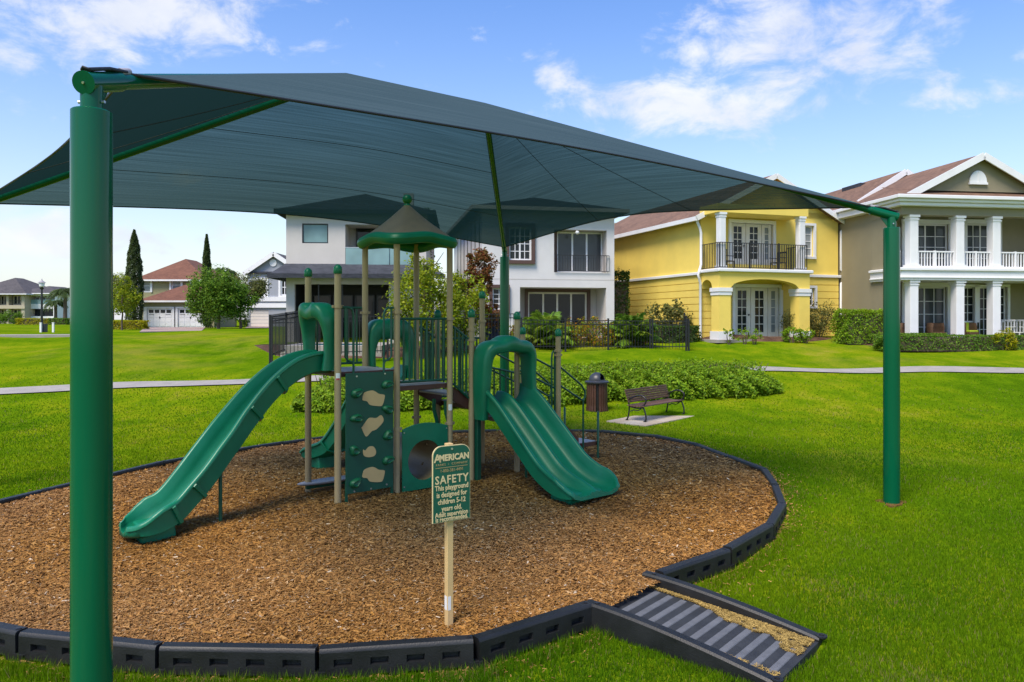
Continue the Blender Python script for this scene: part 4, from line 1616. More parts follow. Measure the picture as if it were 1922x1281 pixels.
def hood(parent, path, thick, d0, d1, fn, n=6):
    """path [(along, height)], half thickness list, near/far depth lists; fn(along, height, depth)"""
    q = spline([(*p, t, a, b) for p, t, a, b in zip(path, thick, d0, d1)], n)
    rings = []
    for i, s in enumerate(q):
        tx, tz = q[min(i + 1, len(q) - 1)][0] - q[max(i - 1, 0)][0], q[min(i + 1, len(q) - 1)][1] - q[max(i - 1, 0)][1]
        L = math.hypot(tx, tz)
        nx, nz = -tz / L, tx / L
        h, a, b = s[2], s[3], s[4]
        ring = []
        mid, half = (a + b) / 2, (b - a) / 2
        for k in range(16):
            th = 2 * PI * k / 16
            cx, cy = math.cos(th), math.sin(th)
            ex = math.copysign(abs(cx) ** .55, cx)
            ey = math.copysign(abs(cy) ** .55, cy)
            ring.append(fn(s[0] + nx * h * ex, s[1] + nz * h * ex, mid + half * ey))
        rings.append(ring)
    return MB().loft(rings, True, True).build('slide_hood', 'gplas', parent, smooth=60)


# hood over the double slide (depth runs down the slide)
hood(DS, [(2.275, .95), (2.265, 1.22), (2.26, 1.55), (2.275, 1.86), (2.36, 2.005), (2.53, 2.04), (2.69, 2.085), (2.85, 2.045), (3.04, 2.015), (3.14, 1.89), (3.16, 1.60), (3.175, 1.38), (3.18, 1.15)],
     [.06, .075, .085, .095, .105, .105, .125, .105, .10, .075, .055, .05, .05],
     [.02] * 4 + [.0] * 5 + [.055] * 4, [.27, .31, .34, .37, .40, .42, .43, .42, .40, .38, .36, .36, .38], lambda a, z, d: (a, -d, z))
# hood over the left slide
hood(SL, [(.14, 1.775), (.13, 2.05), (.125, 2.28), (.16, 2.47), (.27, 2.565), (.40, 2.545), (.50, 2.535), (.63, 2.575), (.74, 2.47), (.775, 2.28), (.77, 2.05), (.76, 1.775)],
     [.045, .04, .05, .085, .11, .095, .095, .11, .085, .05, .04, .045],
     [-.04] * 12, [.16, .13, .15, .20, .25, .24, .24, .25, .20, .15, .13, .16], lambda a, z, d: (-d, a, z))
# hood over the rear slide
hood(RS, [(1.03, 1.535), (1.02, 1.8), (1.02, 2.0), (1.06, 2.20), (1.16, 2.30), (1.28, 2.29), (1.36, 2.31), (1.46, 2.29), (1.56, 2.30), (1.65, 2.20), (1.68, 2.0), (1.68, 1.8), (1.67, 1.535)],
     [.055, .05, .06, .11, .15, .15, .155, .15, .15, .11, .06, .05, .055],
     [-.05] * 13, [.16, .14, .15, .20, .25, .26, .26, .26, .25, .20, .15, .14, .16], lambda a, z, d: (a, .9 + d, z))

# --- posts
PR = .0445
posts = [((0, 0), 3.10), ((0, .9), 3.10), ((.9, 0), 3.62), ((.9, .9), 3.62), ((1.8, 0), 3.62), ((1.8, .9), 3.62),
         ((2.2, 0), 2.53), ((3.1, 0), 2.50), ((3.1, .9), 2.85), ((2.2, .9), 2.53), ((4.0, 0), 2.22), ((4.0, .9), 2.24)]
for (u, v), zt in posts:
    roofed = zt > 3.5
    p = MB().lathe([(PR, -.1), (PR, zt)], (u, v, 0), 24).build('post', 'tan', PL, smooth=40)
    if not roofed:
        cap = MB()
        cap.lathe([(PR + .004, zt - .05), (PR + .012, zt - .045), (PR + .013, zt + .01), (PR + .010, zt + .035), (PR * .75, zt + .062), (PR * .35, zt + .075), (.001, zt + .078)], (u, v, 0), 24)
        cap.build('post_cap', 'gplas', p, smooth=60)


def collar(u, v, z):
    mb = MB()
    mb.lathe([(PR + .001, z - .022), (PR + .011, z - .02), (PR + .011, z + .02), (PR + .001, z + .022)], (u, v, 0), 20)
    for a in (0, PI):
        c = Vector((u + math.cos(a) * (PR + .02), v + math.sin(a) * (PR + .02), z))
        mb.box(c.x - .016, c.x + .016, c.y - .012, c.y + .012, z - .017, z + .017)
    mb.build('post_collar', 'tan', PL, smooth=35)


for u, v, z in [(0, 0, 2.62), (0, .9, 2.62), (.9, 0, 2.55), (.9, .9, 2.55), (1.8, 0, 2.46), (1.8, .9, 2.46), (2.2, 0, 2.14), (2.2, 0, 2.30), (3.1, .9, 2.42), (2.2, .9, 2.2), (4.0, 0, 1.93), (4.0, 0, 1.86), (.9, 0, .92), (1.8, 0, .92), (1.8, .9, .92), (3.1, 0, 2.1)]:
    collar(u, v, z)
# warning stickers
for (u, v, z, m1) in [(0, 0, 1.70, 1), (1.8, 0, 1.16, 0)]:
    mb = MB()
    n = 8
    rings = []
    for zz in (z - .045, z + .045):
        rings.append([(u + (PR + .001) * math.cos(R(-150) + R(70) * k / n), v + (PR + .001) * math.sin(R(-150) + R(70) * k / n), zz) for k in range(n + 1)])
    s = mb.loft(rings, False, False).build('sticker', 'sticker', PL, smooth=60)
    if m1:
        mb = MB()
        rings = []
        for zz in (z - .045, z - .022):
            rings.append([(u + (PR + .002) * math.cos(R(-145) + R(60) * k / n), v + (PR + .002) * math.sin(R(-145) + R(60) * k / n), zz) for k in range(n + 1)])
        mb.loft(rings, False, False).build('sticker_band', 'stickerred', s, smooth=60)


# --- decks
def deck(u0, u1, v0, v1, z):
    d = MB()
    d.box(u0, u1, v0, v1, z - .075, z - .008)
    o = d.build('deck', 'brownsteel', PL, bevel=.004)
    # perforated grey top in planks
    n = 4
    for k in range(n):
        a = u0 + (u1 - u0) * k / n
        b = u0 + (u1 - u0) * (k + 1) / n
        bx('deck_plate', 'deck', o, a + .004, b - .004, v0 + .005, v1 - .005, z - .0085, z)
    return o


deck(.03, .87, .02, .88, 1.76)
deck(.93, 1.77, .02, .88, 1.52)
deck(2.23, 3.07, .02, .88, 1.16)
deck(3.13, 3.97, .02, .88, .84)
# riser between the first two decks and steps between second and third
bx('riser', 'brownsteel', PL, .875, .925, .05, .85, 1.53, 1.68)
bx('step', 'deck', PL, 1.80, 2.20, .08, .82, 1.32, 1.345)
for v in (.045, .855):
    mb = MB()
    mb.prism([(1.80, 1.50), (2.24, 1.24), (2.24, 1.06), (1.80, 1.28)], lambda a, b, d: (a, v + d, b), -.012, .012)
    mb.build('stringer', 'brownsteel', PL)
bx('riser', 'brownsteel', PL, 3.075, 3.125, .05, .85, .86, 1.08)

# steps down to the transfer platform
for k, (u0, z) in enumerate([(4.0, .62), (4.22, .46)]):
    bx('step', 'deck', PL, u0 + .03, u0 + .27, .12, .86, z - .02, z, .003)
for v in (.08, .88):
    mb = MB()
    mb.prism([(4.0, .86), (4.55, .42), (4.55, .18), (4.0, .58)], lambda a, b, d: (a, v + d, b), -.012, .012)
    mb.build('stringer', 'brownsteel', PL)
tp = bx('transfer_platform', 'brownsteel', PL, 4.54, 5.02, .08, .88, .24, .31, .004)
for k in range(6):
    a = .10 + k * .128
    bx('deck_plate', 'deck', tp, 4.555, 5.005, a, a + .118, .3105, .318)
for u, v, zt in [(5.02, .06, .82), (5.02, .90, .82)]:
    MB().tube([(u, v, -.1), (u, v, zt), (u, v, zt + .02)], [.021, .021, .006], 12).build('platform_post', 'gpipe', PL, smooth=40)
# sloping hand rails beside the steps
for v in (.05, .91):
    mb = MB()
    mb.tube([(4.02, v, 1.70), (4.45, v, 1.42), (4.60, v, 1.32), (4.68, v, 1.22), (4.69, v, 1.12), (4.64, v, 1.05)], .0165, 10)
    mb.tube([(4.02, v, 1.38), (4.64, v, 1.05)], .0165, 10)
    mb.tube([(4.64, v, 1.07), (4.64, v, .14)], .0165, 10)
    mb.build('hand_rail', 'gpipe', PL, smooth=50)
    mb = MB()
    mb.tube([(3.14, v, 1.98), (3.98, v, 1.62)], .0165, 10)
    mb.tube([(3.14, v, 1.66), (3.98, v, 1.30)], .0165, 10)
    mb.build('hand_rail', 'gpipe', PL, smooth=50)
# loop handle beside the lowest tall post
MB().tube([(3.88, .03, .9), (3.88, .03, 1.82), (3.895, .03, 1.90), (3.93, .03, 1.925), (3.965, .03, 1.925)], .016, 10).build('loop_handle', 'gpipe', PL, smooth=50)
MB().tube([(3.955, .03, .9), (3.955, .03, 1.92)], .022, 10).build('loop_handle', 'gpipe', PL, smooth=50)


# --- pipe guard rails
def guard(a, b, za, zb_, zt_a, zt_b, n, r=.0155):
    A, B = Vector((*a, 0)), Vector((*b, 0))
    d = (B - A).normalized()
    A2, B2 = A + d * .06, B - d * .06
    g = MB().tube([A2 + Vector((0, 0, zt_a)), B2 + Vector((0, 0, zt_b))], .018, 10).build('guard_rail', 'gpipe', PL, smooth=50)
    MB().tube([A2 + Vector((0, 0, za)), B2 + Vector((0, 0, zb_))], .018, 10).build('bottom_rail', 'gpipe', g, smooth=50)
    for k in range(n):
        t = (k + .5) / n
        p = A2.lerp(B2, t)
        MB().tube([p + Vector((0, 0, za + (zb_ - za) * t)), p + Vector((0, 0, zt_a + (zt_b - zt_a) * t))], r, 8).build('baluster', 'gpipe', g, smooth=50)
    return g


guard((.9, 0), (1.8, 0), 1.57, 1.57, 2.46, 2.46, 8)
guard((.0, .9), (.9, .9), 1.81, 1.81, 2.62, 2.62, 5)
guard((2.2, .9), (3.1, .9), 1.21, 1.21, 2.14, 2.14, 7)
guard((1.8, 0), (2.2, 0), 1.50, 1.27, 2.34, 2.16, 4)
guard((1.8, .9), (2.2, .9), 1.50, 1.27, 2.34, 2.16, 4)
guard((3.1, .9), (4.0, .9), .90, .90, 1.66, 1.5, 6)
# solid posts of the guard beside the middle deck, seen edge on
bx('guard_panel', 'gpanel', PL, 1.70, 1.745, .03, .07, 1.56, 2.45, .006)
bx('guard_panel', 'gpanel', PL, 2.02, 2.10, .84, .87, 1.30, 2.10, .006)
# loop hand holds either side of the climbing panel
for u0, u1 in ((.10, .20), (.70, .80)):
    sg = 1 if u0 < .4 else -1
    a, b = (u0, u1) if sg > 0 else (u1, u0)
    mb = MB()
    mb.tube([(a + sg * .12, -.02, 1.66), (a + sg * .12, -.02, 1.84), (a + sg * .10, -.02, 1.88), (a + sg * .04, -.02, 1.90), (a, -.02, 1.95), (a, -.02, 2.60)], .0155, 10)
    mb.tube([(a - sg * .04, -.01, 2.61), (a + sg * .05, -.02, 2.61), (a + sg * .10, -.02, 2.58), (a + sg * .12, -.02, 2.51), (a + sg * .12, -.02, 1.86)], .0155, 10)
    mb.build('loop_handle', 'gpipe', PL, smooth=50)

# --- climbing panel with holds
U = lambda x: (x - 310) / 302 * .72 + .085
ZZ = lambda y: 1.735 - (y - 215) / 785 * 1.60


def cfn(a, b, d):
    return (a, -.055 - d, b)


cp = MB()
cp.prism([(.085, .14), (.805, .14), (.805, 1.735), (.085, 1.735)], cfn, -.012, .012)
cp = cp.build('climbing_panel', 'gpanel', PL, bevel=.004)
for u in (.10, .79):
    MB().box(u - .014, u + .014, -.062, -.03, -.05, .30).build('panel_leg', 'gpipe', cp)
for k, (x, y) in enumerate([(375, 345), (570, 300), (375, 510), (575, 470), (362, 720), (575, 645), (365, 930), (575, 810)]):
    r_ = random.Random(k)
    mb = MB()
    rings = []
    n = 14
    w = [1 + .16 * math.sin(2 * a_ + k) + .1 * math.sin(3 * a_ + 2 * k) for a_ in [2 * PI * i / n for i in range(n)]]
    for (s, dd) in ((1.0, .012), (1.02, .03), (.86, .055), (.6, .072), (.55, .055), (.38, .05), (.02, .05)):
        rings.append([cfn(U(x) + .082 * s * w[i] * math.cos(2 * PI * i / n), ZZ(y) + .062 * s * w[i] * math.sin(2 * PI * i / n) + (.012 if s < .6 else 0), dd) for i in range(n)])
    mb.loft(rings).build('climbing_hold', 'ghold', cp, smooth=55)
shA = [(412, 370), (425, 345), (470, 335), (495, 345), (515, 360), (550, 370), (553, 388), (540, 435), (520, 443), (460, 430), (440, 405), (412, 395)]
shB = [(405, 575), (430, 540), (455, 515), (490, 520), (505, 518), (530, 505), (545, 530), (540, 555), (500, 595), (470, 605), (440, 635), (425, 625)]
shC = [(415, 718), (428, 727), (440, 716), (452, 706), (475, 705), (490, 722), (497, 750), (485, 770), (455, 775), (425, 765), (415, 745)]
shD = [(x, y + 507) for x, y in shA]
for sh in (shA, shB, shC, shD):
    pts2 = spline(sh + [sh[0]], 4)[:-1]
    mb = MB()
    mb.prism([(U(p[0]), ZZ(p[1])) for p in pts2], cfn, .0125, .017)
    mb.build('panel_inlay', 'tanply', cp)
for x, y in [(375, 236), (555, 228), (360, 1003), (465, 988), (566, 973)]:
    c = Vector(cfn(U(x), ZZ(min(y, 985)), .012))
    MB().tube([c, c - Vector((0, .008, 0))], .012, 8).build('bolt', 'steel', cp)

# --- crawl panel and tunnel below the middle deck
def panel_with_hole():
    n = 64
    cx, cz, r = 1.35, .44, .285
    x0, x1, z0, z1, zc = .975, 1.745, .03, .90, .97
    inner, outer = [], []
    for i in range(n):
        a = 2 * PI * i / n
        dx, dz = math.cos(a), math.sin(a)
        inner.append((cx + r * dx, cz + r * dz))
        t = 10
        if dx > 1e-6: t = min(t, (x1 - cx) / dx)
        if dx < -1e-6: t = min(t, (x0 - cx) / dx)
        if dz < -1e-6: t = min(t, (z0 - cz) / dz)
        if dz > 1e-6:
            for _ in range(3):
                pass
            lo, hi = 0, 2
            for _ in range(30):
                m_ = (lo + hi) / 2
                x = cx + dx * m_
                top = z1 + (zc - z1) * (1 - ((x - cx) / ((x1 - x0) / 2)) ** 2)
                if cz + dz * m_ < top: lo = m_
                else: hi = m_
            t = min(t, lo)
        outer.append((cx + dx * t, cz + dz * t))
    # snap nearest rays to the corners
    for (px, pz) in ((x0, z0), (x1, z0), (x0, z1), (x1, z1)):
        k = min(range(n), key=lambda i: (outer[i][0] - px) ** 2 + (outer[i][1] - pz) ** 2)
        outer[k] = (px, pz)
    mb = MB()
    y0, y1 = -.03, -.005
    mb.loft([[(a, y0, b) for a, b in inner], [(a, y0, b) for a, b in outer], [(a, y1, b) for a, b in outer], [(a, y1, b) for a, b in inner], [(a, y0, b) for a, b in inner]], True, False)
    return mb


cr = panel_with_hole().build('crawl_panel', 'gplas', PL, bevel=.004)
tn = MB()
n, m = 40, 16
r0, r1 = .29, .305
for rr in (r0, r1):
    vs, fs = [], []
    for j in range(m + 1):
        for i in range(n):
            a = 2 * PI * i / n
            vs.append((1.35 + rr * math.cos(a), -.004 + .91 * j / m, .44 + rr * math.sin(a)))
    for j in range(m):
        for i in range(n):
            if (i, j) in ((4, 9), (3, 5), (36, 7), (16, 9), (17, 5)):
                continue
            k = (i + 1) % n
            fs.append((j * n + i, j * n + k, (j + 1) * n + k, (j + 1) * n + i))
    tn.add(vs, fs)
tn.build('crawl_tunnel', 'tube', cr, smooth=50)
for u, z in ((1.0, .86), (1.72, .86), (1.0, .1), (1.72, .1)):
    MB().tube([(u, -.036, z), (u, -.028, z)], .011, 8).build('bolt', 'steel', cr)

# --- low seat under the first deck, beside the rear post
mb = MB()
rings = []
for z, s in ((.125, .80), (.14, .97), (.155, 1.0), (.162, .97), (.164, .5), (.164, .02)):
    rings.append([(.32 + .50 * s * math.cos(2 * PI * i / 28), .86 + .13 * s * math.sin(2 * PI * i / 28), z) for i in range(28)])
seat = mb.loft(rings).build('low_seat', 'deck', PL, smooth=50)
MB().box(-.05, .70, .83, .89, .07, .123).build('seat_frame', 'gpipe', seat, bevel=.005)

# --- curly climber between the middle and the double slide
mb = MB()
for v in (.30, .62):
    mb.tube([(2.02, v, -.1), (2.02, v, .55), (2.0, v, .85), (1.94, v, 1.06), (1.94, v, 1.22)], .03, 12)
mb.tube([(2.02, .30, .22), (2.03, .46, .20), (2.02, .62, .22)], .024, 10)
mb.tube([(2.02, .30, .50), (2.06, .46, .46), (2.02, .62, .50)], .024, 10)
mb.tube([(2.0, .30, .80), (2.04, .46, .77), (2.0, .62, .80)], .024, 10)
mb.build('climber_ladder', 'gplas', PL, smooth=50)

# --- pointed roof
def make_roof():
    cx, cy, hw = 1.35, .45, .545
    n = 72

    def plan(th, k):
        c, s = math.cos(th), math.sin(th)
        e = 5.5
        rr = (abs(c) ** e + abs(s) ** e) ** (-1 / e)
        return rr * hw * k

    mb = MB()
    rings = []
    tube_r = .082
    for j in range(12):
        ph = 2 * PI * j / 12
        ring = []
        for i in range(n):
            th = 2 * PI * i / n
            rr = plan(th, 1) + tube_r * .9 * math.cos(ph)
            wave = -.040 * math.cos(4 * th)
            ring.append((cx + rr * math.cos(th), cy + rr * math.sin(th), 3.60 + wave * -.6 + tube_r * math.sin(ph)))
        rings.append(ring)
    rings.append(rings[0])
    rim = mb.loft(rings, True, False).build('roof_rim', 'gplas', PL, smooth=60)
    mb = MB()
    prof = [(1.02, 3.655), (.90, 3.715), (.74, 3.79), (.57, 3.875), (.40, 3.965), (.25, 4.045), (.14, 4.105), (.085, 4.135)]
    rings = []
    for k, z in prof:
        ring = []
        sh = k
        for i in range(n):
            th = 2 * PI * i / n
            r0 = plan(th, 1) * sh + (1 - sh) * .0 
            rc = hw * k * 1.02
            b = min(1, k * 1.3)
            rr = r0 * b + rc * (1 - b)
            ring.append((cx + rr * math.cos(th), cy + rr * math.sin(th), z + .024 * math.cos(4 * th) * k))
        rings.append(ring)
    under = [[(p[0], p[1], p[2] - .02) for p in rg] for rg in reversed(rings)]
    cov = mb.loft(rings + under, True, False)
    cov = cov.build('roof_cover', 'rooftan', PL, smooth=40)
    fin = MB()
    fin.lathe([(.05, 4.12), (.052, 4.15), (.035, 4.165), (.06, 4.185), (.072, 4.22), (.066, 4.26), (.04, 4.29), (.001, 4.30)], (cx, cy, 0), 24)
    fin.build('finial', 'gplas', cov, smooth=60)


make_roof()

# ------------------------------------------------------------------ safety sign
def text_mesh(txt, size, m, parent, x, y, z, name='lettering', extr=.0012, spacing=1.0, bold=0.0, sx=1.0):
    cu = bpy.data.curves.new(name, 'FONT')
    cu.body = txt
    cu.size = size
    cu.extrude = extr
    cu.align_x = 'CENTER'
    cu.offset = bold
    cu.space_character = spacing
    cu.resolution_u = 2
    t = bpy.data.objects.new(name, cu)
    COL.objects.link(t)
    dg = bpy.context.evaluated_depsgraph_get()
    me = bpy.data.meshes.new_from_object(t.evaluated_get(dg))
    bpy.data.objects.remove(t)
    me.materials.clear()
    me.materials.append(M[m])
    o = bpy.data.objects.new(name, me)
    COL.objects.link(o)
    o.parent = parent
    o.location = (x, y, z)
    o.rotation_euler = (R(90), 0, 0)
    o.scale = (sx, 1, 1)
    return o


def make_sign():
    b = on_z(842.5, 1174, .01)
    o = thing('safety_sign', 'green safety sign with cream lettering on a tan post in the wood chips', 'sign', tuple(b), R(33))
    zt = H - (838 - V0) * b.y / F
    MB().box(-.027, .027, -.027, .027, -.15, zt + .015).build('post', 'tanply', o, bevel=.005)
    bx('sticker', 'sticker', o, -.0285, -.0278, -.02, .02, .13, .24)
    bx('sticker', 'sticker', o, -.024, .004, -.0285, -.0278, .13, .24)
    w, h = .168, .60
    z0 = zt - h + .005
    pl = []
    r = .075
    pl += [(-w, z0), (w, z0)]
    for k in range(9):
        a = PI / 2 * k / 8
        pl.append((w - r + r * math.cos(a), z0 + h - r + r * math.sin(a)))
    for k in range(9):
        a = PI / 2 + PI / 2 * k / 8
        pl.append((-w + r + r * math.cos(a), z0 + h - r + r * math.sin(a)))
    fn = lambda a, b_, d: (a, -.042 + d, b_)
    back = MB().prism(pl, fn, -.006, .008).build('sign_panel', 'cream', o)
    pin = []
    c0 = (0, z0 + h / 2)
    for a, b_ in pl:
        pin.append((a * .972, c0[1] + (b_ - c0[1]) * .984))
    MB().prism(pin, fn, -.0085, -.004).build('sign_face', 'signgreen', back)
    y = -.0512
    top = z0 + h
    text_mesh('A', .088, 'cream', back, -.128, y, top - .123, bold=.0022)
    text_mesh('MERICAN', .068, 'cream', back, .022, y, top - .116, bold=.0026, sx=.93)
    text_mesh('PARKS  •  COMPANY', .026, 'gold', back, .0, y, top - .155, spacing=1.15, sx=1.05)
    bx('sign_rule', 'gold', back, -.145, .145, y - .001, y + .001, top - .172, top - .168)
    text_mesh('1-800-381-4491', .036, 'gold', back, .0, y, top - .207, sx=.9)
    text_mesh('SAFETY', .090, 'cream', back, 0, y, top - .296, bold=.0016, spacing=1.12, sx=.92)
    for k, s in enumerate(['This playground', 'is designed for', 'children 5-12', 'years old.']):
        text_mesh(s, .056, 'cream', back, 0, y, top - .347 - .055 * k, bold=.0012, sx=.83)
    for k, s in enumerate(['Adult supervision', 'is recommended.']):
        text_mesh(s, .052, 'cream', back, 0, y, top - .556 - .036 * k, bold=.0012, sx=.80)
    for zz in (top - .028, top - .50):
        MB().tube([(0, -.055, zz), (0, -.049, zz)], .009, 10).build('bolt', 'steel', back)


make_sign()

# ------------------------------------------------------------------ bench
def make_bench():
    fl, fr, rl = on_z(1210, 793, .03), on_z(1284.6, 778.5, .03), on_z(1177, 789, .03)
    L = (fr - fl).length
    rz = math.atan2(fr.y - fl.y, fr.x - fl.x)
    o = thing('park_bench', 'brown slatted park bench with curled black iron arms on concrete slab', 'bench', tuple(fl), rz)
    s = .90                                               # local: x along the bench, y backwards
    D = .50
    for x in (.04, L - .04):
        mb = MB()
        mb.tube(spline([(x, .03, .012), (x, -.01, .05), (x, .0, .18), (x, .06, .33), (x, .14, .36)], 5), .019, 10)        # front leg
        mb.tube(spline([(x, D + .02, .012), (x, D - .02, .10), (x, D - .05, .34), (x, D + .02, .60), (x, D + .06, .72)], 5), .019, 10)  # rear leg and back upright
        mb.tube(spline([(x, .06, .33), (x, .2, .31), (x, .34, .32), (x, D - .05, .34)], 5), .017, 10)
        mb.tube(spline([(x, .12, .30), (x, .22, .25), (x, .32, .26), (x, .42, .22)], 4), .012, 8)
        arm = [(x, .10, .36), (x, .02, .42), (x, -.01, .52), (x, .08, .60), (x, .24, .60), (x, D - .02, .50)]
        mb.tube(spline(arm, 6), .019, 10)
        mb.box(x - .03, x + .03, -.02, .05, 0, .014)
        mb.box(x - .03, x + .03, D - .02, D + .05, 0, .014)
        mb.build('end_frame', 'iron', o, smooth=50)
    for k in range(6):                                    # seat slats
        y = .02 + k * .078
        z = .385 - .02 * math.sin(PI * (k + .5) / 6)
        MB().box(-.02, L + .02, y, y + .066, z - .028, z).build('seat_slat', 'slat', o, bevel=.008)
    for k in range(6):                                    # back slats
        t = k / 5
        y = D - .055 + .095 * t
        z = .45 + t * .26
        mb = MB()
        mb.beam((-.02, y, z), (L + .02, y, z), .026, .047)
        mb.build('back_slat', 'slat', o, bevel=.008)
    return o


make_bench()

# ------------------------------------------------------------------ litter bin
def make_bin():
    b = on_z(1120.5, 775, 0.0)
    o = thing('litter_bin', 'round slatted brown litter bin with black domed lid beside the bench', 'litter bin', tuple(b), 0)
    rb, hb = .255, .80
    MB().lathe([(.23, .03), (.23, hb - .02)], (0, 0, 0), 32).build('liner', 'iron', o, smooth=50)
    MB().lathe([(.29, 0), (.305, .01), (.305, .045), (.25, .06)], (0, 0, 0), 36).build('base_ring', 'iron', o, smooth=40)
    n = 26
    for k in range(n):
        a = 2 * PI * k / n + .05
        if k in (19, 6):
            continue
        c, s = math.cos(a), math.sin(a)
        mb = MB()
        rr0, rr1 = .268, .258
        t = Vector((-s, c, 0))
        rad = Vector((c, s, 0))
        vs = []
        for z, r_ in ((.06, .285), (.2, .268), (hb - .15, .262), (hb - .02, .268)):
            vs.append([rad * (r_ - .012) - t * .027 + Vector((0, 0, z)), rad * (r_ - .012) + t * .027 + Vector((0, 0, z)), rad * (r_ + .010) + t * .027 + Vector((0, 0, z)), rad * (r_ + .010) - t * .027 + Vector((0, 0, z))])
        mb.loft(vs).build('slat', 'binslat', o)
    lid = MB()
    lid.lathe([(.29, hb - .02), (.315, hb - .01), (.318, hb + .02), (.30, hb + .035), (.225, hb + .045), (.222, hb + .06)], (0, 0, 0), 40)
    lid.build('lid_rim', 'binlid', o, smooth=45)
    dome = MB()
    vs, fs = [], []
    nn, mm = 40, 12
    for j in range(mm + 1):
        th = PI / 2 * j / mm
        for i in range(nn):
            a = 2 * PI * i / nn
            rr = .215 * math.cos(th) + .002
            vs.append((rr * math.cos(a), rr * math.sin(a), hb + .045 + .215 * math.sin(th)))
    for j in range(mm):
        for i in range(nn):
            a = 2 * PI * (i + .5) / nn
            da = (a - R(330) + PI) % (2 * PI) - PI
            if j < 8 and abs(da) < R(38) * math.sqrt(max(0, 1 - (j / 8.2) ** 2)) + .05 and j >= 1:
                continue
            k = (i + 1) % nn
            fs.append((j * nn + i, j * nn + k, (j + 1) * nn + k, (j + 1) * nn + i))
    dm = dome.add(vs, fs).build('dome', 'binlid', o, smooth=50)
    so = dm.modifiers.new('solid', 'SOLIDIFY')
    so.thickness = .012
    so.offset = -1


make_bin()

